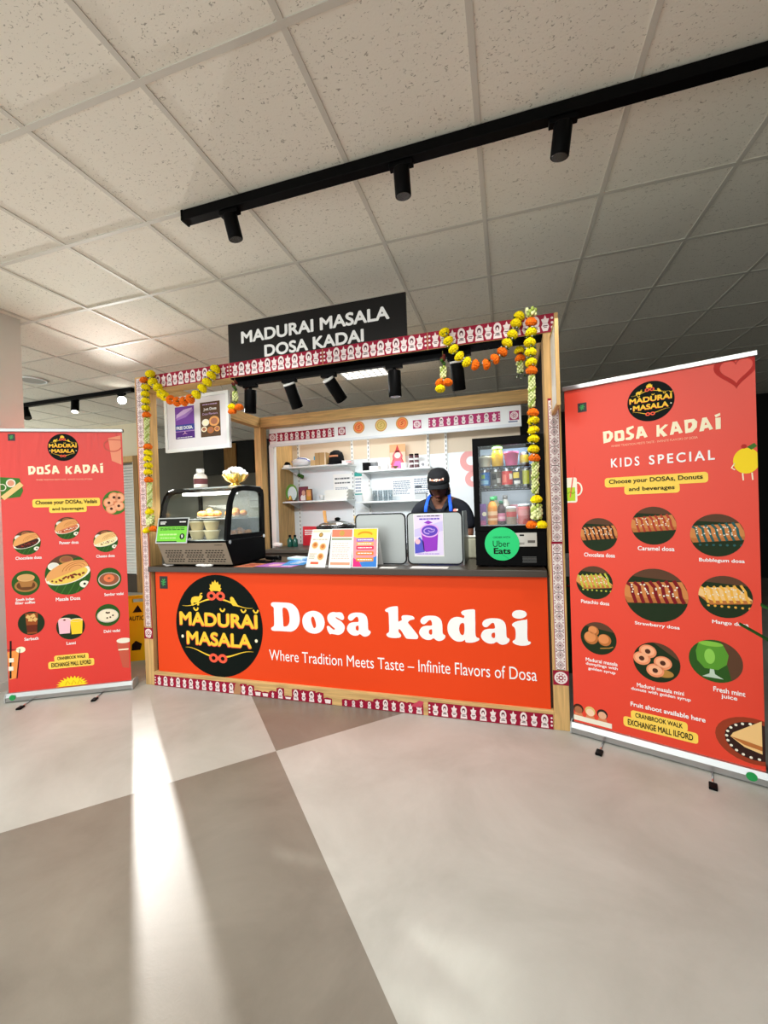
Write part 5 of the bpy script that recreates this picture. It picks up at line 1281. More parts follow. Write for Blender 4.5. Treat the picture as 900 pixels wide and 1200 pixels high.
o = mb.build('white_flowers', bw, recalc=False); o['kind'] = 'stuff'
mb = MB()
for i in range(9):
    a = i * 2 * pi / 9; mb.add([(0.05 * cos(a - .2), 0.05 * sin(a - .2), 0.03), (0.05 * cos(a + .2), 0.05 * sin(a + .2), 0.03), (0.12 * cos(a), 0.12 * sin(a), 0.04)], [(0, 1, 2)], BRASS)
mb.build('petal_rim', bw, recalc=False)

# ------------------------------------------------------------------ papers and small things on the worktop
def sheet_of(label, pts, z, mat, cat='paper', name='paper_sheet', deco=None, grp='papers on the worktop'):
    cx = sum(p[0] for p in pts) / len(pts); cy = sum(p[1] for p in pts) / len(pts)
    mb = MB().prism([(a - cx, b - cy) for a, b in pts], 0, 0.0012, mat, 'z')
    if deco: S = Sheet(mb, (-cx, -cy, 0.0012), (1, 0, 0), (0, 1, 0), (0, 0, 1)); deco(S)
    return solo(mb, name, label, cat, (cx, cy, z), 0, grp, recalc=False)
VIO = M('flyer_violet', (196, 120, 208), 0.5); BLU = M('flyer_blue', (70, 150, 222), 0.5); PEA = M('flyer_peach', (244, 150, 110), 0.5)
sheet_of('violet flyer lying on the worktop between the case and the menus', [(-1.74, 2.57), (-1.44, 2.55), (-1.42, 2.76), (-1.72, 2.78)], WT, VIO, deco=lambda S: (S.disc(-1.62, 2.65, 0.05, PINKP, 1), S.scribble(-1.54, -1.45, 2.58, 2.74, 6, LETW, 1, 1, 3)))
sheet_of('blue flyer partly over the violet flyer on the worktop', [(-1.56, 2.62), (-1.40, 2.66), (-1.46, 2.92), (-1.63, 2.88)], WT + 0.0014, BLU, deco=lambda S: S.scribble(-1.54, -1.46, 2.70, 2.86, 5, PAPER, 1, 1, 3))
sheet_of('peach flyer lying at the right foot of the display case', [(-1.90, 2.545), (-1.745, 2.545), (-1.745, 2.72), (-1.88, 2.74)], WT, PEA, deco=lambda S: S.scribble(-1.86, -1.76, 2.58, 2.70, 4, MAROON, 1, 1, 3))
cr = thing('card_reader', 'pale blue card reader resting on the flyers', 'card reader', (-1.58, 2.93, WT + 0.003), radians(-18))
MB().box(-0.085, 0.085, -0.05, 0.05, 0, 0.022, M('reader_blue', (180, 212, 236), 0.35)).build('body', cr, bevel=0.006); MB().box(-0.07, 0.03, -0.038, 0.038, 0.0222, 0.0235, PAPER).build('screen', cr)
tl = thing('black_phone', 'black handset lying beside the display case on the worktop', 'phone', (-1.80, 2.80, WT), radians(12))
MB().box(-0.07, 0.07, -0.035, 0.035, 0, 0.014, BLACK).build('body', tl, bevel=0.004); MB().box(-0.062, 0.062, -0.03, 0.03, 0.0142, 0.0148, M('phone_glass', (30, 22, 34), 0.1)).build('screen', tl)
tl = thing('black_scanner', 'black cable and scanner heap right of the display case', 'scanner', (-1.84, 2.98, WT), radians(-20))
MB().box(-0.06, 0.06, -0.04, 0.04, 0, 0.03, BLACK).build('body', tl, bevel=0.01); MB().tube([(0.05, 0, 0.02), (0.08, -0.01, 0.03), (0.10, -0.03, 0.012), (0.12, -0.02, 0.007)], 0.006, BLACK).build('cable', tl)
tis = MB(); rnd = random.Random(2)
for i in range(7): tis.ball((rnd.uniform(-.05, .05), rnd.uniform(-.003, .003), 0.010 + rnd.uniform(0, .003)), (0.028, 0.013, 0.009), PAPER, 8, 5, jit=.25)
solo(tis, 'crumpled_tissue', 'crumpled white tissue on the worktop edge in front of the display case', 'tissue', (-2.145, 2.532, WT), 0.03, recalc=False)

# ------------------------------------------------------------------ menu stands
def menu(label, x, y, rz, w, h, lean, painter, tent=False):
    t = thing('menu_stand', label, 'menu stand', (x, y, WT), rz, 'menu stands on the worktop')
    V = Vector((0, sin(lean), cos(lean))); N = Vector((0, -cos(lean), sin(lean))); U = Vector((1, 0, 0))
    def slab(mb, u0, u1, v0, v1, t0, t1, mat):
        P = lambda u, v, k: U * u + V * v + N * k + Vector((0, 0, 0.002))
        vs = [P(u, v, k) for u in (u0, u1) for v in (v0, v1) for k in (t0, t1)]
        return mb.add(vs, [(0, 1, 3, 2), (4, 6, 7, 5), (0, 4, 5, 1), (2, 3, 7, 6), (0, 2, 6, 4), (1, 5, 7, 3)], mat)
    slab(MB(), -w / 2, w / 2, 0, h, -0.004, 0, WHITE).build('holder', t)
    mb = MB(); S = Sheet(mb, (0, 0, 0.002), U, V, N); painter(S, w, h); mb.build('printed_menu', t, recalc=False)
    d = h * sin(lean)
    if tent:
        mb = MB(); a = V * h + Vector((0, 0, 0.002)); b = Vector((0, d * 2 + 0.05, 0.002))
        mb.add([a + U * -w / 2, a + U * w / 2, b + U * w / 2, b + U * -w / 2], [(0, 1, 2, 3)], WHITE); mb.add([v + Vector((0, -0.002, 0)) for v in (a + U * -w / 2, a + U * w / 2, b + U * w / 2, b + U * -w / 2)], [(0, 1, 2, 3)], WHITE); mb.build('back_leaf', t, recalc=False)
    else:
        MB().box(-w / 2, w / 2, -0.004, d * 0.9, 0, 0.003, WHITE).build('foot_plate', t)
    return t
CR2 = P_('menu_cream', (246, 236, 220)); GRY = P_('menu_grey', (170, 160, 156))
def m1(S, w, h):
    S.rect(-w * .46, w * .46, h * .02, h * .98, CR2, 1); S.rect(-w * .46, w * .46, h * .92, h * .98, P_('menu_band', (236, 206, 180)), 2); S.disc(0.0, h * .85, w * .11, P_('menu_seal', (120, 90, 50)), 2); S.disc(0, h * .85, w * .07, P_('menu_seal2', (190, 150, 80)), 3)
    S.scribble(-w * .4, w * .4, h * .70, h * .75, 1, GRY, 2, 1, 2)
    for a, b in ((-.22, .57), (.2, .53), (.17, .27)): S.disc(w * a, h * b, w * .19, P_('menu_plate', (240, 214, 190)), 2); S.disc(w * a, h * b, w * .15, CRUST, 3); S.disc(w * a, h * (b + .01), w * .09, CRUSTD, 4)
    S.scribble(-w * .42, -w * .05, h * .2, h * .36, 4, GRY, 2, .9, 5); S.rect(-w * .3, w * .12, h * .07, h * .13, CORAL, 2)
def m2(S, w, h):
    S.rect(-w * .46, w * .46, h * .02, h * .98, PAPER, 1); S.rect(-w * .46, w * .46, h * .78, h * .98, P_('menu_salmon', (250, 130, 104)), 2); S.disc(0, h * .88, w * .12, P_('menu_seal2', (190, 150, 80)), 3); S.rect(-w * .46, w * .46, h * .70, h * .755, P_('menu_olive', (150, 160, 130)), 2)
    S.scribble(-w * .4, w * .4, h * .2, h * .64, 8, P_('menu_rose', (226, 196, 190)), 2, 1, 7); S.rect(-w * .44, w * .44, h * .06, h * .13, P_('menu_salmon2', (244, 160, 130)), 2)
def m3(S, w, h):
    S.rect(-w * .46, w * .46, h * .02, h * .98, P_('menu_pink', (246, 150, 160)), 1); S.poly([(-w * .46, h * .98), (w * .46, h * .98), (w * .46, h * .72), (0, h * .62), (-w * .46, h * .80)], P_('menu_sun', (250, 206, 60)), 2)
    S.poly([(-w * .46, h * .02), (w * .46, h * .02), (w * .46, h * .30), (w * .1, h * .16), (-w * .46, h * .12)], P_('menu_azure', (60, 130, 214)), 2); S.poly([(-w * .46, h * .02), (-w * .1, h * .02), (-w * .2, h * .14), (-w * .46, h * .25)], P_('menu_magenta', (226, 50, 130)), 3)
    S.poly(arc(0, h * .83, w * .3, h * .09, 10, 170, 12) + arc(0, h * .80, w * .26, h * .07, 170, 10, 12), P_('menu_gold', (226, 150, 30)), 3)
    for v, c_ in ((.70, P_('menu_violet', (150, 110, 200))), (.60, P_('menu_peach', (250, 170, 110))), (.50, P_('menu_red', (220, 50, 90))), (.36, P_('menu_orange', (246, 130, 50))), (.2, P_('menu_ochre', (220, 150, 60)))):
        S.rrect(-w * .34, w * .34, h * (v - .045), h * (v + .045), h * .02, c_, 3); S.scribble(-w * .28, w * .28, h * (v - .02), h * (v + .02), 1, LETW, 4, 1, int(v * 100))
menu('narrow cream menu stand with three pictured plates, leftmost of the menus', -1.262, 2.565, radians(-6), 0.152, 0.272, 0.40, m1)
menu('white menu stand with a salmon heading between the other menus', -1.080, 2.555, radians(-3), 0.164, 0.264, 0.26, m2)
menu('rainbow coloured tent menu with white folded back, rightmost of the menus', -0.903, 2.553, radians(2), 0.176, 0.262, 0.20, m3, True)
sheet_of('white napkin lying in front of the rainbow menu', [(-0.80, 2.54), (-0.70, 2.54), (-0.69, 2.60), (-0.80, 2.61)], WT, PAPER)
sheet_of('white paper strip on the worktop in front of the steel guards', [(-0.60, 2.55), (-0.36, 2.55), (-0.36, 2.63), (-0.60, 2.64)], WT, PAPER)

# ------------------------------------------------------------------ steel splash guards
def guard(label, x0, x1, side=False):
    t = thing('splash_guard', label, 'splash guard', ((x0 + x1) / 2, 2.72, WT), 0, 'steel splash guards')
    w = x1 - x0; h = 0.352
    def rr(u0, u1, v0, v1, r):
        p = []
        for cx, cz, a in ((u1 - r, v0 + r, -90), (u1 - r, v1 - r, 0), (u0 + r, v1 - r, 90), (u0 + r, v0 + r, 180)):
            for i in range(6): q = radians(a + 18 * i); p.append((cx + r * cos(q), cz + r * sin(q)))
        return p
    MB().prism(rr(-w / 2 + 0.007, w / 2 - 0.007, 0.009, h - 0.007, 0.03), -0.004, 0.004, M('guard_steel', (172, 176, 176), 0.42, 0.85, bump=0.03, bscale=300), 'y').build('front_sheet', t)
    MB().prism(rr(-w / 2, w / 2, 0.002, h, 0.035), -0.006, 0.006, M('rubber', (26, 26, 28), 0.6), 'y', holes=[rr(-w / 2 + 0.008, w / 2 - 0.008, 0.010, h - 0.008, 0.03)]).build('rubber_edging', t)
    if side:
        MB().prism([(0.0, 0.002), (0.33, 0.002), (0.33, h * .55), (0.26, h * .96), (0.22, h), (0.0, h)], w / 2 - 0.002, w / 2 + 0.004, M('guard_steel_side', (150, 156, 154), 0.4, 0.85), 'x').build('side_sheet', t)
    return t
guard('steel splash guard with black edging left of the one bearing the purple poster', -1.018, -0.655)
guard('steel splash guard bearing the purple cup poster in front of the person', -0.648, -0.275, True)
mb = MB().box(-0.1, 0.1, -0.0006, 0, 0, 0.285, PAPER); S = Sheet(mb, (0, -0.0006, 0))
LV1 = P_('cup_bg', (226, 214, 244)); LV2 = P_('cup_violet', (150, 60, 196)); LV3 = P_('cup_deep', (100, 70, 190)); LV4 = P_('cup_mid', (190, 160, 230))
S.rect(-0.096, 0.096, 0.008, 0.278, LV1, 1); S.poly([(-0.096, 0.18), (0.096, 0.235), (0.096, 0.17), (-0.096, 0.13)], P_('cup_wash', (206, 196, 240)), 2); S.scribble(-0.075, 0.08, 0.264, 0.274, 1, INK, 3, 1, 2)
S.scribble(-0.06, 0.075, 0.242, 0.258, 1, LV3, 3, 1, 6)
S.poly([(-0.05, 0.165), (0.065, 0.175), (0.055, 0.04), (-0.02, 0.03), (-0.035, 0.04)], LV2, 3); S.disc(0.008, 0.172, 0.064, P_('cup_rim', (226, 170, 236)), 4, 0.045); S.disc(0.008, 0.172, 0.054, LV3, 5, 0.036); S.line(arc(0.0, 0.17, 0.03, 0.018, 20, 280, 12), 0.008, LV4, 6); S.line(arc(0.02, 0.175, 0.02, 0.012, 180, 400, 12), 0.006, LV4, 6)
S.poly([(-0.096, 0.02), (-0.03, 0.03), (-0.035, 0.10), (-0.06, 0.13), (-0.096, 0.10)], P_('cup_blue', (90, 90, 200)), 3); S.disc(-0.075, 0.10, 0.018, PINKP, 4); S.poly([(-0.03, 0.225), (0.0, 0.24), (0.03, 0.225), (0.0, 0.215)], LV2, 3)
S.scribble(-0.08, 0.08, 0.012, 0.024, 1, LV4, 4, 1, 8)
solo(mb, 'drink_poster', 'white and purple poster of a drink cup stuck on the steel guard', 'poster', (-0.50, 2.713, 0.974), 0, recalc=False)
tub2 = thing('cream_container', 'cream plastic container beside the right steel guard', 'container', (-0.235, 3.118, WT))
MB().prism([(-0.05, 0), (0.05, 0), (0.058, 0.15), (-0.058, 0.15)], -0.04, 0.04, M('container_cream', (196, 192, 166), 0.5), 'y').build('body', tub2, bevel=0.008); MB().box(-0.06, 0.06, -0.043, 0.043, 0.15, 0.162, M('container_lid', (214, 212, 196), 0.5)).build('lid', tub2, bevel=0.004)

# ------------------------------------------------------------------ countertop fridge
FX0, FX1, FY, FZ = -0.192, 0.222, 2.625, WT
fr = thing('drinks_fridge', 'black glass-fronted drinks fridge on the right of the worktop', 'fridge', (0.015, FY, FZ))
FD = 0.43; FT = FZ + 0.80
mb = MB().box(FX0, FX0 + 0.025, FY + 0.04, FY + FD, FZ + 0.012, FT, SATIN).box(FX1 - 0.025, FX1, FY + 0.04, FY + FD, FZ + 0.012, FT, SATIN).box(FX0, FX1, FY + 0.04, FY + FD, FT - 0.03, FT, SATIN).box(FX0 + 0.025, FX1 - 0.025, FY + 0.02, FY + FD, FZ + 0.012, FZ + 0.225, SATIN)
mb.build('body', fr, True)
MB().box(FX0 + 0.025, FX1 - 0.025, FY + FD - 0.02, FY + FD, FZ + 0.225, FT - 0.03, M('liner_white', (226, 236, 244), 0.3)).build('liner', fr, True)
for x in (FX0 + 0.04, FX1 - 0.04):
    for y in (FY + 0.07, FY + 0.38): MB().cyl((x, y, FZ), (x, y, FZ + 0.012), 0.018, BLACK, n=14).build('foot', fr, True)
dr = MB().prism([(FX0, FZ + 0.225), (FX1, FZ + 0.225), (FX1, FT), (FX0, FT)], FY, FY + 0.036, BLACK, 'y', holes=[[(FX0 + 0.034, FZ + 0.255), (FX1 - 0.034, FZ + 0.255), (FX1 - 0.034, FT - 0.05), (FX0 + 0.034, FT - 0.05)]]).build('door', fr, True)
MB().box(FX0 + 0.034, FX1 - 0.034, FY + 0.014, FY + 0.018, FZ + 0.255, FT - 0.05, glass('fridge_glass', (0.97, 0.99, 1.0), 0.03)).build('door_glass', dr, True)
MB().box(FX0 + 0.002, FX1 - 0.002, FY + 0.004, FY + 0.02, FZ + 0.012, FZ + 0.222, BLACK).build('kick_panel', fr, True)
mb = MB()
for k in range(5): mb.box(0.085, 0.165, FY + 0.001, FY + 0.0041, FZ + 0.03 + k * 0.008, FZ + 0.034 + k * 0.008, M('vent_grey', (84, 84, 84), 0.4))
mb.build('vent', fr, True)
SHF = (1.545, 1.41, FZ + 0.258)
for z in SHF[:2]:
    mb = MB(); 
    for x in [FX0 + 0.03 + i * 0.0215 for i in range(17)]: mb.cyl((x, FY + 0.06, z - 0.004), (x, FY + FD - 0.03, z - 0.004), 0.002, BLACK, n=6)
    mb.cyl((FX0 + 0.026, FY + 0.06, z - 0.006), (FX1 - 0.026, FY + 0.06, z - 0.006), 0.004, BLACK, n=8).cyl((FX0 + 0.026, FY + FD - 0.04, z - 0.006), (FX1 - 0.026, FY + FD - 0.04, z - 0.006), 0.003, BLACK, n=8)
    mb.build('wire_shelf', fr, True)
MB().box(FX0 + 0.026, FX1 - 0.026, FY + 0.04, FY + FD - 0.02, SHF[2] - 0.02, SHF[2] - 0.001, M('fridge_floor', (190, 196, 198), 0.3)).build('fridge_floor', fr, True)
MB().box(FX0 + 0.04, FX1 - 0.04, FY + 0.06, FY + 0.08, FT - 0.044, FT - 0.034, M('fridge_lamp', (235, 245, 255), 0.4, emit=3.0)).build('lamp', fr, True)
area('fridge_light', (0.015, FY + 0.075, FT - 0.05), 0.33, 0.6, (0.9, 0.96, 1), (0.015, FY + 0.3, FZ + 0.3), sy=0.02)
area('fridge_light', (0.015, FY + 0.05, SHF[1] - 0.012), 0.33, 0.5, (0.9, 0.96, 1), (0.015, FY + 0.3, FZ + 0.3), sy=0.01)
mb = MB(); S = Sheet(mb, (0, FY + 0.0036, 0)); S.rect(0.045, 0.17, 1.045, 1.128, M('energy_label', (206, 204, 200), 0.5), 1); S.rect(0.072, 0.098, 1.108, 1.118, INK, 2); S.rect(0.118, 0.16, 1.066, 1.082, M('barcode_grey', (104, 100, 98), .5), 2); S.scribble(0.055, 0.10, 1.055, 1.07, 2, M('barcode_grey'), 2, 1, 1); mb.build('rating_label', fr, True, recalc=False)
stk = MB().cyl((0, 0, 0), (0, -0.0008, 0), 0.102, M('sticker_green', (12, 206, 118), 0.4), n=48); S = Sheet(stk, (0, -0.0009, 0))
S.text('ORDER WITH', -0.052, 0.050, 0.035, 0.046, INK, 1, 0.0); S.text('Uber', -0.054, 0.046, -0.018, 0.020, INK, 1, 0.0); S.text('Eats', -0.05, 0.05, -0.062, -0.024, INK, 1, 0.03)
S.line([(0.0, -0.065), (0.04, -0.092)], 0.003, M('sticker_crease', (10, 176, 100), .5), 1)
solo(stk, 'round_sticker', 'large round green sticker stuck on the lower front of the fridge', 'sticker', (-0.032, FY - 0.0002, 1.062), 0, recalc=False)

# drinks
DG = 'drinks and tubs in the fridge'
def lbl(mb, r, z0, z1, mat, n=24): mb.cyl((0, 0, z0), (0, 0, z1), r, mat, n=n, caps=False)
def can(label, x, y, z, col, top=None, r=0.033, h=0.118, mark=None):
    t = thing('drink_can', label, 'can', (x, y, z), 0, DG)
    MB().lathe([(r * .78, 0), (r * .98, 0.008), (r, 0.016), (r, h - 0.016), (r * .82, h - 0.002), (r * .82, h), (r * .75, h - 0.004), (0, h - 0.004)], ALU, n=24).build('can_body', t)
    mb = MB(); lbl(mb, r * 1.006, 0.017, h - 0.017, col)
    if mark:
        for (a0, a1, z0, z1, c_) in mark:
            pts = [radians(a0 + (a1 - a0) * i / 8) for i in range(9)]
            vs = [(r * 1.012 * sin(q), -r * 1.012 * cos(q), zz) for zz in (z0, z1) for q in pts]
            mb.add(vs, [(i, i + 1, 10 + i, 9 + i) for i in range(8)], c_, True)
    mb.build('label', t, recalc=False)
C_ = lambda n, c, r=0.35: M('drink_' + n, c, r)
can('blue drink can with a pale emblem on the middle fridge shelf', -0.125, FY + 0.11, SHF[1], C_('blue', (20, 110, 190)), mark=[(-40, 0, .06, .085, C_('lime', (150, 200, 60))), (-50, 40, .025, .05, C_('pale', (150, 200, 230)))])
can('grey and black drink can second from the left on the middle fridge shelf', -0.056, FY + 0.11, SHF[1], C_('grey', (96, 92, 84)), mark=[(-50, 0, .05, .09, INK), (10, 50, .03, .06, C_('silver', (200, 200, 196)))])
can('red drink can with a white ring on the middle fridge shelf', 0.012, FY + 0.11, SHF[1], C_('red', (220, 50, 44)), r=0.035, mark=[(20, 60, .05, .085, C_('white', (240, 236, 230))), (-50, -10, .03, .08, C_('pink', (240, 120, 100)))])
can('navy drink can with a yellow disc on the middle fridge shelf', 0.072, FY + 0.11, SHF[1], C_('navy', (24, 30, 60)), r=0.031, mark=[(-50, 20, .055, .092, C_('yellow', (236, 206, 60))), (-40, 30, .02, .04, C_('white', (240, 236, 230)))])
can('lime yellow drink can beside the navy one on the middle fridge shelf', 0.124, FY + 0.12, SHF[1], C_('limey', (206, 206, 60)), r=0.024)
can('slim grey drink can behind the hanging garland on the middle fridge shelf', 0.168, FY + 0.10, SHF[1], C_('ash', (120, 116, 104)), r=0.025, mark=[(-40, 30, .04, .09, C_('rust', (120, 70, 50)))])
def tubby(label, x, y, z, col, r=0.042, h=0.075, lid=None):
    t = thing('dessert_tub', label, 'tub', (x, y, z), 0, DG)
    MB().lathe([(r * .78, 0), (r * .82, 0.004), (r, h - 0.006), (r * 1.04, h - 0.006), (r * 1.04, h)], col, n=28).build('tub_body', t)
    MB().lathe([(r * 1.05, h), (r * 1.05, h + 0.006), (0, h + 0.007)], lid or col, n=28).build('lid', t)
tubby('cream dessert tub at the left of the top fridge shelf', -0.122, FY + 0.11, SHF[0], C_('cream', (236, 230, 206)), 0.04, 0.062)
tubby('bright pink dessert tub in the middle of the top fridge shelf', 0.04, FY + 0.11, SHF[0], C_('hotpink', (240, 104, 160)), 0.044, 0.082)
def bottle(label, x, y, z, liquid, cap, h=0.17, r=0.032, lab=None, name='drink_bottle', neck=.4):
    t = thing(name, label, 'bottle', (x, y, z), 0, DG)
    MB().lathe([(r * .9, 0), (r, 0.006), (r, h * .5), (r * .97, h * .56), (r, h * .62), (r * .8, h * .74), (r * neck, h * .84), (r * neck, h * .88)], liquid, n=24).build('bottle_body', t)
    MB().lathe([(r * neck * 1.25, h * .86), (r * neck * 1.25, h * .985), (r * neck, h), (0, h)], cap, n=20).build('cap', t)
    if lab: mb = MB(); lbl(mb, r * 1.01, h * .16, h * .48, lab[0]); lbl(mb, r * 1.014, h * .24, h * .34, lab[1]); mb.build('label', t, recalc=False)
bottle('yellow drink bottle with a green cap on the top fridge shelf', -0.045, FY + 0.11, SHF[0], C_('mango', (246, 190, 20)), C_('green', (120, 190, 80)), 0.125, 0.036, neck=.75)
bottle('orange juice bottle with a green cap on the fridge floor', -0.085, FY + 0.10, SHF[2], C_('orange', (226, 140, 36)), C_('capgreen', (50, 160, 84)), 0.178, 0.031, (C_('label_o', (240, 196, 150)), C_('label_o2', (206, 120, 60))))
bottle('dark juice bottle with a green cap on the fridge floor', -0.030, FY + 0.11, SHF[2], C_('dark', (52, 18, 26)), C_('capdark', (20, 90, 62)), 0.152, 0.026, (C_('label_p', (206, 120, 150)), C_('label_p2', (226, 180, 190))))
bottle('grey capped clear bottle at the back of the fridge floor', -0.005, FY + 0.21, SHF[2], C_('clear', (178, 170, 160)), C_('capgrey', (120, 116, 112)), 0.19, 0.031)
bottle('green capped bottle at the back left of the fridge floor', -0.07, FY + 0.21, SHF[2], C_('olive', (140, 130, 90)), C_('capgreen', (50, 160, 84)), 0.185, 0.03)
can('tall yellow glass at the right of the top fridge shelf', 0.118, FY + 0.13, SHF[0], C_('straw', (206, 176, 60)), r=0.028, h=0.082)
def jar(label, x, y, z, col, lid, r, h, col2):
    t = thing('drink_jar', label, 'jar', (x, y, z), 0, DG)
    MB().lathe([(r * .92, 0), (r, 0.006), (r, h * .8), (r * .9, h * .86)], col, n=24).build('jar_body', t)
    MB().lathe([(r * .95, h * .86), (r * .95, h * .97), (0, h)], lid, n=24).build('lid', t)
    mb = MB(); lbl(mb, r * 1.01, h * .42, h * .7, col2); mb.build('label', t, recalc=False)
jar('clear jar with a red label and white lid on the fridge floor', 0.030, FY + 0.10, SHF[2], C_('brownish', (150, 130, 110)), WHITE, 0.032, 0.115, C_('redlabel', (190, 60, 60)))
jar('pink jar with a white lid on the fridge floor', 0.105, FY + 0.10, SHF[2], C_('rose', (206, 110, 110)), WHITE, 0.037, 0.13, C_('rosy', (226, 150, 150)))
can('navy blue can partly behind the hanging garland on the fridge floor', 0.166, FY + 0.12, SHF[2], C_('indigo', (50, 60, 110)), r=0.026, h=0.125)
def carton(label, x, y, z, w, d, h, col, marks, rz=0.0, name='drink_carton', grp=DG, cat='carton'):
    mb = MB().box(-w / 2, w / 2, -d / 2, d / 2, 0, h, col); S = Sheet(mb, (0, -d / 2, 0))
    for m in marks:
        if m[0] == 'd': S.disc(m[1], m[2], m[3], m[4], 1)
        else: S.rect(m[1], m[2], m[3], m[4], m[5], 1)
    return solo(mb, name, label, cat, (x, y, z), rz, grp, recalc=False)
carton('purple carton with a pale round mark at the left of the fridge floor', -0.143, FY + 0.10, SHF[2], 0.036, 0.05, 0.135, C_('purple', (120, 60, 150)), [('d', 0.008, .07, .014, CREAM), ('r', -.016, .016, .0, .03, C_('magenta', (190, 60, 130)))])
carton('pale blue ice bag box at the left back of the top fridge shelf', -0.10, FY + 0.29, SHF[0], 0.12, 0.06, 0.135, C_('ice', (206, 226, 240)), [('r', -.05, .02, .075, .095, INK), ('r', -.04, .04, .03, .05, C_('steel', (130, 150, 170)))])
carton('pale blue ice bag box at the right back of the top fridge shelf', 0.085, FY + 0.29, SHF[0], 0.20, 0.06, 0.13, C_('ice2', (170, 206, 240)), [('r', -.08, -.03, .085, .1, C_('steel', (130, 150, 170))), ('r', .03, .07, .08, .1, C_('steelblue', (60, 110, 150)))])
carton('low pink box at the back of the fridge floor', 0.03, FY + 0.31, SHF[2], 0.24, 0.06, 0.125, C_('pinkbox', (226, 150, 160)), [('r', -.1, .1, .03, .06, C_('paleb', (206, 214, 226)))])

# ------------------------------------------------------------------ things on the shelves and rear counter
UL, LL, UR, LR = 1.8305, 1.4255, 1.7355, 1.3905
SG = 'things on the left shelves'; SG2 = 'things on the right shelves'
def lump(name, label, cat, loc, parts, grp=None, rz=0.0, **kw):
    t = thing(name, label, cat, loc, rz, grp)
    for nm, mb in parts: mb.build(nm, t, **kw)
    return t
FOIL = M('foil', (226, 230, 236), 0.35, 0.2); BLUEL = M('blue_line', (70, 90, 190), .5)
lump('wrapped_parcel', 'white wrapped parcel with a blue edge at the left of the upper left shelf', 'parcel', (-2.33, 4.47, UL), [('wrap', MB().ball((0, 0, 0.062), (0.12, 0.08, 0.055), FOIL, 16, 8, jit=.08)), ('blue_edge', MB().tube([(-0.12, -0.03, .07), (0, -0.06, .106), (.08, -0.05, .09), (.125, -0.03, .06)], .004, BLUEL))])
lump('tape_dispenser', 'small black and white dispenser at the left end of the upper left shelf', 'dispenser', (-2.50, 4.43, UL), [('body', MB().box(-.035, .035, -.04, .04, 0, .03, WHITE)), ('roll', MB().cyl((0, -.02, .04), (0, .02, .04), .03, BLACK, n=20))])
carton('small tan packet beside the parcel on the upper left shelf', -2.165, 4.45, UL, .06, .05, .07, P_('tan', (206, 176, 130)), [], 0.1, 'small_packet', SG, 'packet')
carton('small blue packet leaning on the brown box on the upper left shelf', -2.16, 4.52, UL, .05, .04, .125, P_('packblue', (60, 160, 206)), [], 0, 'small_packet', SG, 'packet')
carton('brown cardboard box left of the black cap on the upper left shelf', -2.06, 4.47, UL, .14, .12, .15, M('cardboard', (184, 150, 104), .8), [('r', -.02, -.01, 0, .15, P_('tape', (160, 126, 84))), ('r', .05, .065, 0, .15, P_('tapew', (226, 206, 176)))], 0.05, 'cardboard_box', SG, 'box')
CAPB = M('cap_black', (16, 17, 20), 0.75)
capt = thing('baseball_cap', 'black cap with an orange badge lying on the upper left shelf', 'cap', (-1.878, 4.46, UL), 0.1, SG)
MB().lathe([(0.088, 0.0), (0.092, 0.05), (0.086, 0.10), (0.07, 0.145), (0.03, 0.168), (0.0, 0.172)], CAPB, n=28).build('crown', capt)
MB().prism(arc(0, -0.05, .082, .11, 180, 360, 16), 0.0, 0.008, CAPB, 'z').build('peak', capt)
mb = MB(); vs = [(0.0905 * sin(radians(a)), -0.0905 * cos(radians(a)), z) for z in (.085, .105) for a in range(-45, 31, 15)]; mb.add([(v[0], v[1] - .003, v[2]) for v in vs], [(i, i + 1, 7 + i, 6 + i) for i in range(5)], M('cap_badge', (226, 150, 110), .6)); mb.build('badge', capt, recalc=False)
carton('flat white and pink box at the right end of the upper left shelf', -1.728, 4.44, UL, .10, .12, .035, P_('whitebox', (240, 232, 232)), [('r', .0, .06, .008, .025, PR)], 0, 'flat_box', SG, 'box')
mi = thing('oval_mirror', 'oval green and white ornament at the left end of the lower left shelf', 'ornament', (-2.48, 4.47, LL), 0.2, SG)
MB().prism(circ(0, .105, .07, 24, .105), -.012, .012, M('ornament_green', (104, 150, 60), .6), 'y').build('surround', mi); mb = MB(); Sheet(mb, (0, -.0125, 0)).disc(.012, .095, .055, M('ornament_pale', (206, 226, 230), .3), 1, .085); mb.build('face', mi, recalc=False)
lump('small_figurine', 'tiny golden figurine in front of the oval ornament on the lower left shelf', 'figurine', (-2.46, 4.40, LL), [('base', MB().box(-.05, .05, -.02, .02, 0, .012, P_('figbase', (120, 70, 40)))), ('body', MB().lathe([(.03, .012), (.022, .035), (.014, .05), (.018, .06), (.0, .072)], BRASS, n=14))], SG)
def photo(label, x, y, z, w, h, fc, bg, body, skin, rz):
    t = thing('picture_frame', label, 'picture frame', (x, y, z), rz, 'small framed pictures on the lower left shelf')
    MB().prism([(-w / 2, 0), (w / 2, 0), (w / 2, h), (-w / 2, h)], -.008, .008, fc, 'y', holes=[[(-w / 2 + .01, .01), (w / 2 - .01, .01), (w / 2 - .01, h - .01), (-w / 2 + .01, h - .01)]]).build('frame', t)
    mb = MB().box(-w / 2 + .009, w / 2 - .009, -.002, .004, .009, h - .009, bg); S = Sheet(mb, (0, -.0021, 0), clip=[(-w / 2 + .01, .01), (w / 2 - .01, .01), (w / 2 - .01, h - .01), (-w / 2 + .01, h - .01)]); S.disc(0, h * .22, w * .36, body, 1, h * .26); S.disc(0, h * .56, w * .2, skin, 2, h * .19); mb.build('picture', t, recalc=False)
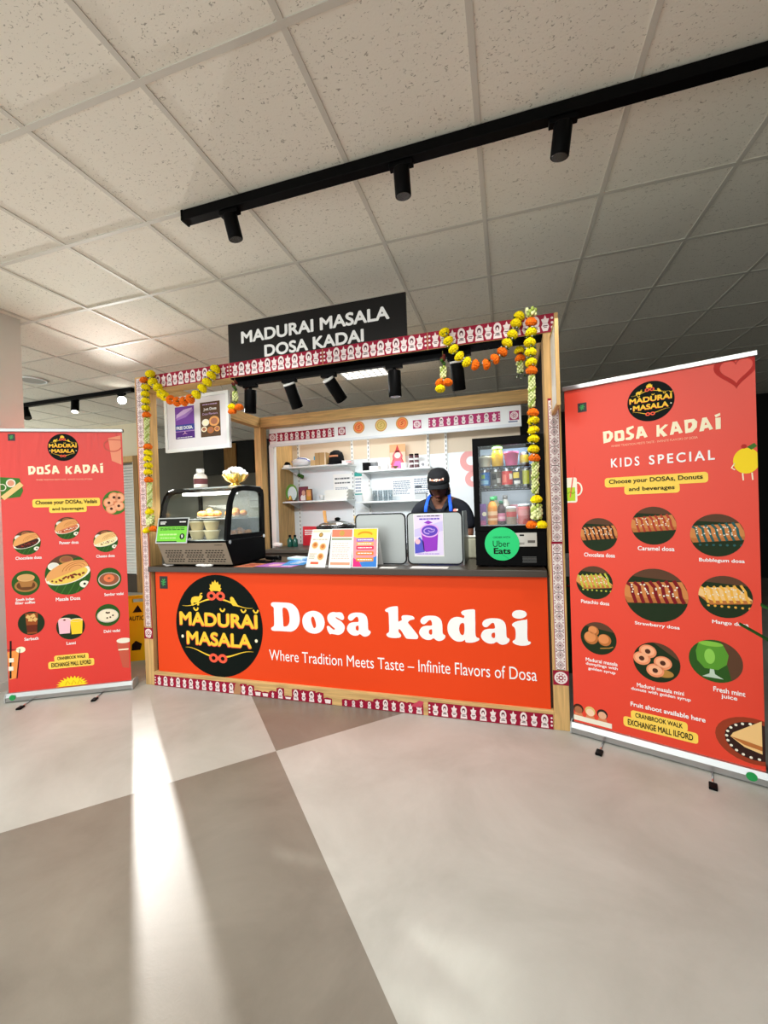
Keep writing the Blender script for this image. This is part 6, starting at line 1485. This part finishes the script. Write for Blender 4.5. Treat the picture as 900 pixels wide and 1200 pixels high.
photo('dark red framed picture of a person on the lower left shelf', -2.335, 4.50, LL, .115, .175, M('frame_red', (110, 36, 46), .5), P_('photo_bg', (120, 60, 80)), P_('photo_white', (226, 220, 220)), P_('photo_skin', (206, 160, 140)), 0.05)
photo('smaller brown framed picture of a person on the lower left shelf', -2.235, 4.44, LL, .085, .14, M('frame_brown', (100, 60, 44), .5), P_('photo_bg2', (206, 150, 90)), P_('photo_gold', (190, 140, 60)), P_('photo_skin2', (214, 150, 100)), -0.05)
st = thing('tray_stack', 'stack of white trays at the right of the lower left shelf', 'trays', (-1.87, 4.47, LL), 0, SG)
for k in range(6): MB().prism([(-.13, 0), (.13, 0), (.15, .02), (-.15, .02)], -.09, .09, P_('tray_white', (234, 234, 228)), 'y').build('tray', st).location = ((k % 2) * .012, 0, k * .0185)
for k, (x, lb) in enumerate(((-2.06, 'short white cup left of the tray stack on the lower left shelf'),)):
    lump('white_cup', lb, 'cup', (x, 4.42, LL), [('cup_body', MB().lathe([(.022, 0), (.03, .06), (.031, .062), (.027, .058), (.02, .004), (0, .004)], WHITE, n=20))], SG)
lump('hanging_plant', 'little green leaf spray hanging under the upper left shelf', 'plant', (-2.41, 4.56, 1.745), [('leaf', MB().ball((0, 0, .0), (.035, .02, .022), MG, 8, 5, jit=.3).ball((.03, 0, -.02), (.03, .02, .02), MG, 8, 5, jit=.3)), ('stem', MB().tube([(0, 0, .0), (-.01, 0, .065)], .003, MG))], SG)
# right shelves
lump('label_printer', 'black and white label printer at the left of the upper right shelf', 'printer', (-1.455, 4.47, UR), [('body', MB().box(-.09, -.01, -.05, .05, 0, .095, BLACK).box(-.01, .09, -.05, .05, 0, .05, WHITE)), ('cover', MB().cyl((.0, .0, .07), (.07, .0, .07), .03, M('printer_grey', (120, 124, 128), .4), n=18))], SG2)
dp = thing('orange_print', 'orange and pink devotional print standing on the upper right shelf', 'picture', (-1.16, 4.53, UR), 0, SG2)
MB().box(-.092, .092, -.004, .004, 0, .29, M('print_orange', (244, 176, 130), .5)).build('card', dp); mb = MB(); S = Sheet(mb, (0, -.0045, 0))
DK = P_('deity_pink', (232, 110, 120)); DR = P_('deity_red', (206, 70, 70)); DW = P_('deity_white', (250, 226, 214))
S.rect(-.09, .09, .002, .2, P_('deity_bg', (250, 206, 180)), 1); S.poly([(-.03, .2), (0, .285), (.03, .2)], DR, 2); S.poly([(-.085, .03), (.085, .03), (.05, .1), (.06, .16), (.03, .215), (-.03, .215), (-.06, .16), (-.05, .1)], DK, 2); S.disc(0, .165, .036, DW, 3, .034); S.poly([(-.06, .02), (.06, .02), (.03, .1), (-.03, .1)], P_('deity_violet', (206, 120, 190)), 3); S.line([(-.045, .13), (-.075, .06)], .012, DR, 3); S.line([(.045, .13), (.075, .06)], .012, DR, 3); mb.build('picture', dp, recalc=False)
for x, lb in ((-1.275, 'white mug left of the orange print on the upper right shelf'), (-1.062, 'white mug right of the orange print on the upper right shelf')):
    lump('white_mug', lb, 'mug', (x, 4.43, UR), [('mug_body', MB().lathe([(.034, 0), (.038, .06), (.036, .065), (.032, .06), (.03, .006), (0, .006)], WHITE, n=22)), ('handle', MB().tube([(.036, 0, .05), (.058, 0, .045), (.058, 0, .02), (.036, 0, .014)], .005, WHITE))], SG2)
lump('brass_lamp', 'tiny brass oil lamps in front of the orange print', 'lamp', (-1.16, 4.42, UR), [('lamp_dish', MB().lathe([(.02, 0), (.01, .012), (.032, .03), (.034, .033), (.0, .026)], M('old_brass', (120, 96, 52), .4, .6), n=16))], SG2)
for k, (x, lb) in enumerate(((-0.985, 'tall dark patterned jar, left of the pair on the upper right shelf'), (-0.925, 'tall dark patterned jar, right of the pair on the upper right shelf'))):
    mb = MB()
    lump('spice_jar', lb, 'jar', (x, 4.45, UR), [('jar_body', MB().lathe([(.024, 0), (.025, .01), (.025, .135), (.022, .14)], M('jar_maroon', (96, 60, 66), .4), n=18)), ('lid', MB().lathe([(.024, .14), (.024, .157), (0, .16)], BLACK, n=18)), ('label', MB().cyl((0, 0, .04), (0, 0, .06), .0254, PAPER, n=18, caps=False).cyl((0, 0, .09), (0, 0, .11), .0254, PAPER, n=18, caps=False))], SG2)
lump('round_timer', 'round white kitchen timer at the right of the upper right shelf', 'timer', (-0.855, 4.45, UR), [('body', MB().cyl((0, .012, .036), (0, -.012, .036), .036, WHITE, n=24)), ('dial', MB().cyl((0, -.012, .036), (0, -.0135, .036), .018, M('dial_grey', (110, 110, 116), .4), n=20))], SG2)
lump('paper_roll', 'white paper towel roll at the left of the lower right shelf', 'paper roll', (-1.51, 4.45, LR), [('roll', MB().cyl((0, 0, 0), (0, 0, .145), .058, PAPER, n=28)), ('core', MB().cyl((0, 0, .1452), (0, 0, .146), .02, M('cardboard', (184, 150, 104), .8), n=18))], SG2)
TG = glass('tumbler_glass', (0.86, 0.9, 0.92), 0.12); g0 = None
for k, x in enumerate((-1.415, -1.355, -1.29, -1.235)):
    if g0 is None: g0 = solo(MB().lathe([(.02, 0), (.027, .12), (.025, .12), (.018, .008), (0, .008)], TG, n=20), 'drinking_glass', 'clear drinking glass, leftmost of the row on the lower right shelf', 'glass', (x, 4.44, LR), 0, 'drinking glasses on the lower right shelf')
    else:
        o = g0.copy(); COL.objects.link(o); o.location = (x, 4.44 + .012 * (k % 2), LR); o['label'] = ['', 'clear drinking glass, second from left on the lower right shelf', 'clear drinking glass, third from left on the lower right shelf', 'clear drinking glass, rightmost of the row on the lower right shelf'][k]
lump('box_stack', 'small grey printer box on the lower right shelf beside the person', 'box', (-0.885, 4.43, LR), [('body', MB().box(-.06, .06, -.04, .04, 0, .06, P_('greybox', (190, 194, 196)))), ('lid', MB().box(-.062, .062, -.042, .042, .06, .07, P_('greylid', (110, 116, 122))))], SG2)
# rear counter
RCZ = 0.9005
lump('soup_kettle', 'round soup kettle with a black rim and steel lid behind the menus', 'soup kettle', (-1.80, 4.2, RCZ), [('kettle_body', MB().lathe([(.17, 0), (.185, .02), (.19, .205)], BLACK, n=36)), ('rim', MB().lathe([(.19, .2), (.215, .205), (.218, .228), (.205, .238), (.15, .238)], M('kettle_black', (20, 20, 22), .15), n=36)), ('lid', MB().lathe([(.19, .238), (.18, .256), (.11, .282), (.03, .292), (.0, .294)], CHROME, n=36)), ('lid_knob', MB().ball((.02, 0, .307), (.035, .02, .018), BLACK, 14, 8)), ('ladle', MB().prism([(-.125, .245), (-.095, .245), (-.105, .40), (-.135, .405), (-.14, .39)], -.03, -.018, wood('ladle_wood', (216, 160, 96), 2), 'y'))])
for x, h, lb in ((-2.40, .13, 'dark green bottle left of the pair on the rear counter'), (-2.335, .14, 'dark green bottle right of the pair on the rear counter')):
    lump('green_bottle', lb, 'bottle', (x, 4.25, RCZ), [('bottle_body', MB().lathe([(.03, 0), (.032, .006), (.032, .08), (.014, .10), (.013, .115)], M('bottle_green', (24, 84, 70), .25), n=20)), ('cap', MB().lathe([(.015, .113), (.015, .135), (0, .137)], BLACK, n=16))], 'green bottles on the rear counter')
lump('plastic_bag', 'small scrunched white bag at the left end of the rear counter', 'bag', (-2.47, 4.1, RCZ), [('bag', MB().ball((0, 0, .036), (.06, .045, .028), PAPER, 14, 8, jit=.2))])
rp = thing('red_packet', 'red packet with white print standing on the rear counter', 'packet', (-2.22, 4.42, RCZ)); MB().prism([(-.09, 0), (.08, 0), (.095, .22), (-.085, .225)], -.03, .03, M('packet_red', (206, 36, 52), .4), 'y').build('pouch', rp); mb = MB(); Sheet(mb, (0, -.0305, 0)).scribble(-.06, .06, .12, .19, 3, PAPER, 1, 1, 4); mb.build('print', rp, recalc=False)
lump('grey_jug', 'small pale jug right of the red packet on the rear counter', 'jug', (-2.05, 4.35, RCZ), [('jug_body', MB().lathe([(.045, 0), (.05, .06), (.04, .12), (.025, .17), (.028, .18)], M('jug_grey', (196, 196, 196), .4), n=20)), ('handle', MB().tube([(.04, 0, .14), (.075, 0, .12), (.07, 0, .06), (.048, 0, .045)], .006, M('jug_grey', (196, 196, 196), .4)))])
lump('utensil_pot', 'cream cup standing on a white base left of the steel guard', 'cup', (-1.665, 4.51, RCZ), [('pedestal', MB().lathe([(.075, 0), (.07, .2), (.05, .24)], WHITE, n=24)), ('cup_body', MB().lathe([(.03, .24), (.04, .33), (.036, .33), (.0, .3)], P_('cup_cream', (232, 206, 150)), n=20))])
fk = thing('fork_holder', 'clear holder of steel cutlery beside the cream cup', 'cutlery holder', (-1.46, 4.45, RCZ)); MB().lathe([(.05, 0), (.05, .24), (.055, .25)], STEEL, n=24).build('holder', fk)
for k in range(5): MB().tube([(.02 * cos(k * 1.3), .02 * sin(k * 1.3), .2), (.04 * cos(k * 1.3), .03 * sin(k * 1.3), .35)], .006, CHROME).build('cutlery', fk)

# ------------------------------------------------------------------ wet floor sign, bin, palm
YEL = M('sign_yellow', (232, 208, 26), 0.45)
wf = thing('wet_floor_sign', 'yellow folding caution sign on the floor behind the red left banner', 'floor sign', (-3.17, 2.90, 0), radians(28))
for s_ in (-1, 1):
    T = Matrix.Rotation(radians(-13 * s_), 4, 'X')
    T = Matrix.Translation((0, 0.14 * s_, 0)) @ Matrix.Rotation(radians(13.5 * s_), 4, 'X')
    mb = MB().prism([(-.15, 0), (-.10, 0), (-.08, .06), (.08, .06), (.10, 0), (.15, 0), (.105, .62), (-.105, .62)], -.009, .009, YEL, 'y', T, holes=[[(-.05, .555), (.05, .555), (.05, .59), (-.05, .59)]])
    leaf = mb.build('folding_leaf', wf, bevel=.002)
    if s_ < 0:
        mb = MB(); S = Sheet(mb, T @ Vector((0, -.0095, 0)), T.to_3x3() @ Vector((1, 0, 0)), T.to_3x3() @ Vector((0, 0, 1)), T.to_3x3() @ Vector((0, -1, 0)))
        S.text('CAUTION', -.095, .095, .40, .44, INK, 1, .02); mb.build('print', leaf, recalc=False); mb = MB(); S.mb = mb; S.poly([(-.04, .47), (.04, .47), (.0, .535)], INK, 1); mb.build('print', leaf, recalc=False); mb = MB(); S.mb = mb; S.poly([(-.03, .15), (.04, .15), (.05, .2), (0, .23), (-.03, .2)], INK, 1); mb.build('print', leaf, recalc=False)
gb = thing('green_bin', 'dark green cabinet with a white top seen between the right post and banner', 'cabinet', (0.62, 3.6, 0))
MB().box(-.25, .25, -.2, .2, 0, .74, M('bin_green', (16, 84, 60), .4)).build('body', gb, bevel=.006); MB().box(-.26, .26, -.21, .21, .74, .87, WHITE).build('top', gb, bevel=.006); MB().box(-.20, .20, -.206, -.2, .66, .675, CHROME).build('handle', gb)
pm = thing('potted_palm', 'green palm at the right edge with leaf tips crossing the red banner', 'plant', (1.30, 1.80, 0))
MB().lathe([(.12, 0), (.16, .02), (.19, .38), (.20, .40), (.17, .40), (.165, .36), (0, .36)], M('planter_grey', (70, 70, 70), .6), n=28).build('planter', pm)
FR = M('frond_green', (44, 92, 40), .5, var=.25, vscale=20)
def frond(tip, mid, w=0.035):
    mb = MB(); a, b, c = Vector((0, 0, .38)), Vector(mid), Vector(tip); n = 14; L = []; R = []
    for i in range(n + 1):
        t = i / n; p = a * (1 - t) ** 2 + b * 2 * t * (1 - t) + c * t * t; d = ((b - a) * (1 - t) + (c - b) * t).normalized(); s = d.cross(Vector((0, 0, 1))).normalized(); ww = w * min(1, max(0, (t - .45) * 5)) * (1 - max(0, t - .6) / .4) ** .8 + .004
        L.append(p + s * ww + Vector((0, 0, -.3 * ww))); R.append(p - s * ww + Vector((0, 0, -.3 * ww)))
        L[-1], R[-1] = L[-1], R[-1]
    M_ = [(l + r) / 2 + Vector((0, 0, .012)) for l, r in zip(L, R)]
    vs = L + M_ + R; k = n + 1
    mb.add(vs, [(i, i + 1, k + i + 1, k + i) for i in range(n)] + [(k + i, k + i + 1, 2 * k + i + 1, 2 * k + i) for i in range(n)], FR, True); mb.build('frond', pm, recalc=False)
for tip, mid in (((-.50, 0, .835), (-.12, 0, .62)), ((-.42, .03, .90), (-.2, 0, .80)), ((-.40, -.05, .77), (-.1, 0, .75)), ((.4, .1, .9), (.1, 0, .9)), ((.1, .4, 1.0), (0, .1, .95)), ((.1, -.35, 1.0), (0, -.1, .95)), ((.3, -.25, .8), (.1, -.1, .8)), ((-.1, .3, 1.1), (-.1, .05, .95))): frond(tip, mid)
# ------------------------------------------------------------------ the person behind the counter
def skin_mesh(verts, edges, radii, sub=2):
    me = bpy.data.meshes.new('skin_tmp'); me.from_pydata(verts, edges, []); o = bpy.data.objects.new('skin_tmp', me); COL.objects.link(o)
    md = o.modifiers.new('skin', 'SKIN'); md.use_smooth_shade = True
    for i, r in enumerate(radii):
        sv = me.skin_vertices[0].data[i]; sv.radius = r if hasattr(r, '__len__') else (r, r); sv.use_root = (i == 0)
    ss = o.modifiers.new('ss', 'SUBSURF'); ss.levels = sub
    dg = bpy.context.evaluated_depsgraph_get(); dg.update()
    m = bpy.data.meshes.new_from_object(o.evaluated_get(dg))
    vs = [tuple(v.co) for v in m.vertices]; fs = [tuple(p.vertices) for p in m.polygons]
    bpy.data.objects.remove(o); bpy.data.meshes.remove(m); bpy.data.meshes.remove(me)
    return vs, fs
PX, PYY = -0.525, 3.42
per = thing('person', 'person in black cap, dark polo shirt and blue apron bowed over the steel guards', 'person', (PX, PYY, 0))
SKIN = M('skin_brown', (98, 62, 45), 0.6, var=0.06, vscale=12)
bv = [(0, .03, .92), (0, .035, 1.06), (0, .03, 1.20), (0, .015, 1.32), (0, -.005, 1.385), (0, -.03, 1.45)]
be = [(0, 1), (1, 2), (2, 3), (3, 4), (4, 5)]
br = [(.155, .115), (.130, .10), (.145, .105), (.10, .07), (.052, .052), (.058, .058)]
def limb(start, pts, rs):
    prev = start
    for p, r in zip(pts, rs):
        bv.append(p); br.append(r); be.append((prev, len(bv) - 1)); prev = len(bv) - 1
for s in (-1, 1):
    limb(3, [(s * .10, .02, 1.325), (s * .175, .02, 1.30), (s * .212, .03, 1.19), (s * .232, .02, 1.08), (s * .215, -.09, 1.02), (s * .185, -.205, .965), (s * .172, -.245, .952)], [.062, .056, .048, .040, .038, .028, (.038, .022)])
    limb(0, [(s * .09, .03, .84), (s * .095, .02, .66), (s * .095, .02, .48), (s * .095, .035, .30), (s * .095, .045, .10), (s * .095, .0, .045), (s * .10, -.10, .03)], [.088, .078, .056, .056, .040, .04, .036])
mb = MB(); vs, fs = skin_mesh(bv, be, br); mb.add(vs, fs, SKIN, True)
HT = Matrix.Translation((0, -.045, 1.475)) @ Matrix.Rotation(radians(17), 4, 'X')
def head_pt(u, v, rx=.077, ry=.094, rz=.118):
    x, y, z = rx * sin(u) * cos(v), ry * sin(u) * sin(v), rz * cos(u)
    if z < 0: k = 1 - .34 * (-z / rz) ** 1.6; x *= k; y = y * (k if y > 0 else 1 - .12 * (-z / rz))
    if y < 0: y *= .94
    return (x, y, z)
nu, nv = 28, 20
hv = [head_pt(pi * j / nv, 2 * pi * i / nu) for j in range(nv + 1) for i in range(nu)]
mb.add(hv, [(j * nu + i, (j + 1) * nu + i, (j + 1) * nu + (i + 1) % nu, j * nu + (i + 1) % nu) for j in range(nv) for i in range(nu)], SKIN, True, HT)
mb.ball((0, -.096, -.028), (.015, .018, .013), SKIN, 12, 8, HT); mb.ball((0, -.088, -.008), (.010, .013, .028), SKIN, 12, 8, HT)
mb.ball((0, -.083, -.062), (.024, .010, .007), SKIN, 12, 8, HT); mb.ball((0, -.081, -.074), (.021, .011, .008), SKIN, 12, 8, HT); mb.ball((0, -.068, -.102), (.022, .016, .014), SKIN, 12, 8, HT)
for s in (-1, 1):
    mb.ball((s * .078, .008, -.012), (.010, .020, .031), SKIN, 10, 8, HT); mb.ball((s * .034, -.078, .012), (.024, .010, .008), SKIN, 10, 8, HT)
    c = Vector((s * .172, -.262, .946))
    mb.ball(tuple(c), (.042, .046, .018), SKIN, 16, 10)
    for k, (dx, ln) in enumerate(((-.031, .062), (-.0105, .074), (.0105, .070), (.031, .054))):
        b = c + Vector((dx, -.030, .002)); d = Vector((dx * .35, -1, 0)).normalized()
        pts = [b, b + d * ln * .45 + Vector((0, 0, .008)), b + d * ln * .78 + Vector((0, 0, -.002)), b + d * ln + Vector((0, 0, -.014))]
        mb.tube(pts, [.0095, .009, .0082, .0066], SKIN, 10); mb.ball(tuple(pts[-1]), .0068, SKIN, 8, 6)
    b = c + Vector((-s * .034, .012, 0)); pts = [b, b + Vector((-s * .022, -.028, .004)), b + Vector((-s * .024, -.055, -.006))]
    mb.tube(pts, [.012, .0105, .008], SKIN, 10); mb.ball(tuple(pts[-1]), .0082, SKIN, 8, 6)
body = mb.build('body', per, recalc=False)
rm = body.modifiers.new('remesh', 'REMESH'); rm.mode = 'VOXEL'; rm.voxel_size = .0045; rm.use_smooth_shade = True
sm = body.modifiers.new('smooth', 'SMOOTH'); sm.factor = .5; sm.iterations = 3
for s in (-1, 1):
    MB().ball((s * .034, -.0815, .006), (.012, .006, .006), M('eye_white', (206, 200, 196), .3), 12, 8, HT).ball((s * .034, -.0868, .004), (.0055, .002, .0052), INK, 10, 6, HT).build('eye', per)
    MB().tube([HT @ Vector((s * .018, -.089, .026)), HT @ Vector((s * .036, -.086, .031)), HT @ Vector((s * .056, -.073, .024))], [.003, .0036, .002], INK, 6).build('eyebrow', per)
MB().ball((0, -.086, -.068), (.021, .009, .009), M('lip_brown', (120, 66, 60), .5), 12, 8, HT).build('lips', per)
HAIR = M('hair_black', (18, 15, 15), .5)
mb = MB()
hv2 = []; n1 = 24
for j in range(10):
    u = pi * (.10 + .52 * j / 9)
    for i in range(n1 + 1):
        v = radians(-22 + 224 * i / n1); p = Vector(head_pt(u, v)); hv2.append(HT @ (p * 1.07 + Vector((0, .004, 0))))
mb.add(hv2, [(j * (n1 + 1) + i, j * (n1 + 1) + i + 1, (j + 1) * (n1 + 1) + i + 1, (j + 1) * (n1 + 1) + i) for j in range(9) for i in range(n1)], HAIR, True)
mb.ball((0, .085, -.05), (.05, .04, .045), HAIR, 14, 9, HT).ball((.062, .03, -.055), (.022, .04, .05), HAIR, 12, 8, HT).ball((-.062, .035, -.045), (.018, .036, .045), HAIR, 12, 8, HT)
h = mb.build('hair', per, recalc=False); so = h.modifiers.new('solid', 'SOLIDIFY'); so.thickness = .006; so.offset = 1
cp = MB(); CAPF = M('cap_fabric', (13, 14, 16), .85, spec=.2, bump=.2, bscale=500)
CT = HT @ Matrix.Translation((0, .006, .030)) @ Matrix.Rotation(radians(3), 4, 'X')
cp.lathe([(.096, -.005), (.098, .02), (.095, .05), (.084, .08), (.060, .104), (.03, .115), (0, .118)], CAPF, (0, 0, 0), 32, CT, .93, 1.08)
cp.ball((0, 0, .118), (.009, .009, .005), CAPF, 10, 6, CT)
capo = cp.build('cap', per)
mb = MB(); n = 18; L0 = []; L1 = []
for i in range(n + 1):
    a = radians(200 + 140 * i / n); L0.append((.090 * cos(a), .103 * sin(a), .004)); e = sin(pi * i / n); L1.append((.094 * cos(a), .103 * sin(a) - .068 * e ** .7, .004 - .022 * abs(cos(a)) ** 1.5 * 1.2 + .004 * e - .012))
mb.add(L0 + L1 + [(a, b, c - .005) for a, b, c in L0 + L1], [(i, i + 1, n + 2 + i, n + 1 + i) for i in range(n)] + [(2 * n + 2 + i, 2 * n + 3 + i, 3 * n + 4 + i, 3 * n + 3 + i) for i in range(n)] + [(n + 1 + i, n + 2 + i, 3 * n + 4 + i, 3 * n + 3 + i) for i in range(n)], CAPF, True, CT); mb.build('peak', capo)
mb = MB(); BD = M('badge_coral', (244, 150, 120), .6); BW = M('badge_pale', (250, 226, 214), .6)
def onc(a, z, k=1.012): return CT @ Vector((.0965 * .93 * k * sin(radians(a)), -.0965 * 1.08 * k * cos(radians(a)), z))
for i in range(9):
    a = -38 + i * 8.4; z0 = .040
    mb.add([onc(a, z0), onc(a + 6.5, z0), onc(a + 6.5, z0 + .012), onc(a, z0 + .012)], [(0, 1, 2, 3)], BD if i % 3 else BW)
mb.add([onc(-40, .036, 1.008), onc(0, .036, 1.012), onc(38, .036, 1.008), onc(38, .056, 1.0), onc(0, .056, 1.0), onc(-40, .056, 1.0)], [(0, 1, 4, 5), (1, 2, 3, 4)], BW); mb.build('cap_badge', capo, recalc=False)
# polo shirt: torso and short sleeves, open at a V neck
SHIRT = M('shirt_navy', (24, 26, 33), .85, spec=.2, bump=.15, bscale=300)
tv = [(0, .03, .90), (0, .035, 1.06), (0, .03, 1.20), (0, .02, 1.315), (0, .012, 1.375)]; te = [(0, 1), (1, 2), (2, 3), (3, 4)]; tr_ = [(.175, .135), (.155, .122), (.162, .122), (.118, .088), (.068, .062)]
for s in (-1, 1):
    k = len(tv); tv += [(s * .105, .025, 1.322), (s * .182, .022, 1.297), (s * .218, .032, 1.19), (s * .235, .025, 1.10)]; te += [(3, k), (k, k + 1), (k + 1, k + 2), (k + 2, k + 3)]; tr_ += [.072, .068, .062, .058]
vs, fs = skin_mesh(tv, te, tr_)
keep = []
for f in fs:
    c = sum((Vector(vs[i]) for i in f), Vector()) / len(f)
    vcut = c.y < 0.0 and c.z > 1.262 and abs(c.x) < (c.z - 1.262) * .62 + .008
    if vcut or (c.z > 1.40): continue
    keep.append(f)
sh_ = MB(); sh_.add(vs, keep, SHIRT, True); so_ = sh_.build('polo_shirt', per, recalc=True); md = so_.modifiers.new('solid', 'SOLIDIFY'); md.thickness = .004; md.offset = 1
for s in (-1, 1):
    mb = MB(); mb.add([(s * .016, -.104, 1.268), (s * .064, -.058, 1.366), (s * .074, .01, 1.398), (s * .094, .008, 1.368), (s * .094, -.070, 1.338), (s * .048, -.112, 1.282)], [(0, 1, 4, 5), (1, 2, 3, 4)], SHIRT, True); c_ = mb.build('collar', so_, recalc=False); md = c_.modifiers.new('solid', 'SOLIDIFY'); md.thickness = .006; md.offset = 1
mb = MB()
APR = M('apron_blue', (34, 84, 196), .7)
def chest(x, z): return -.116 - .0 + .62 * x * x * 1.6 - (.012 if z < 1.22 else 0) + max(0, z - 1.22) * .22
nx, nz = 10, 16; vs = []
for j in range(nz + 1):
    z = .52 + (1.262 - .52) * j / nz; hw = .115 if z > 1.1 else .115 + min(.10, (1.1 - z) * .6)
    for i in range(nx + 1):
        x = -hw + 2 * hw * i / nx; vs.append((x, chest(x, z) - (.012 if z < 1.15 else 0.006), z))
mb.add(vs, [(j * (nx + 1) + i, j * (nx + 1) + i + 1, (j + 1) * (nx + 1) + i + 1, (j + 1) * (nx + 1) + i) for j in range(nz) for i in range(nx)], APR, True); ap = mb.build('apron', per, recalc=False); md = ap.modifiers.new('solid', 'SOLIDIFY'); md.thickness = .004
for s in (-1, 1):
    pts = [(s * .104, -.118, 1.25), (s * .100, -.112, 1.30), (s * .092, -.088, 1.345), (s * .084, -.045, 1.388), (s * .076, .02, 1.408), (s * .04, .07, 1.405)]
    mb = MB(); vs = []
    for p in pts: vs += [(p[0] - .013, p[1], p[2]), (p[0] + .013, p[1], p[2])]
    mb.add(vs, [(2 * i, 2 * i + 1, 2 * i + 3, 2 * i + 2) for i in range(len(pts) - 1)], APR, True); c_ = mb.build('strap', ap, recalc=False); md = c_.modifiers.new('solid', 'SOLIDIFY'); md.thickness = .004; md.offset = 0
mb = MB(); S = Sheet(mb, (.135, -.112, 1.268), Vector((1, .35, 0)).normalized(), (0, .1, 1), (.3, -1, 0)); S.disc(0, 0, .016, P_('emblem_pink', (240, 130, 120)), 2); S.disc(.016, .006, .008, PLATE, 3, n=10); S.rect(-.02, .02, -.02, -.012, P_('emblem_pink', (240, 130, 120)), 2); mb.build('chest_emblem', so_, recalc=False)
TRO = M('trousers_black', (26, 26, 30), .8)
mb = MB(); tv = [(0, .03, .93)]; te = []; tr_ = [(.168, .13)]
for s in (-1, 1):
    k = len(tv); tv += [(s * .09, .03, .83), (s * .098, .02, .66), (s * .098, .02, .48), (s * .098, .035, .28), (s * .098, .042, .09)]; te += [(0, k), (k, k + 1), (k + 1, k + 2), (k + 2, k + 3), (k + 3, k + 4)]; tr_ += [.105, .092, .075, .068, .06]
vs, fs = skin_mesh(tv, te, tr_); mb.add(vs, fs, TRO, True); mb.build('trousers', per)
for s in (-1, 1): MB().ball((s * .098, -.03, .045), (.05, .125, .045), M('shoe_black', (20, 20, 20), .5), 16, 10).box(s * .098 - .045, s * .098 + .045, -.14, .08, 0, .018, M('sole_grey', (60, 60, 60), .7)).build('shoe', per)
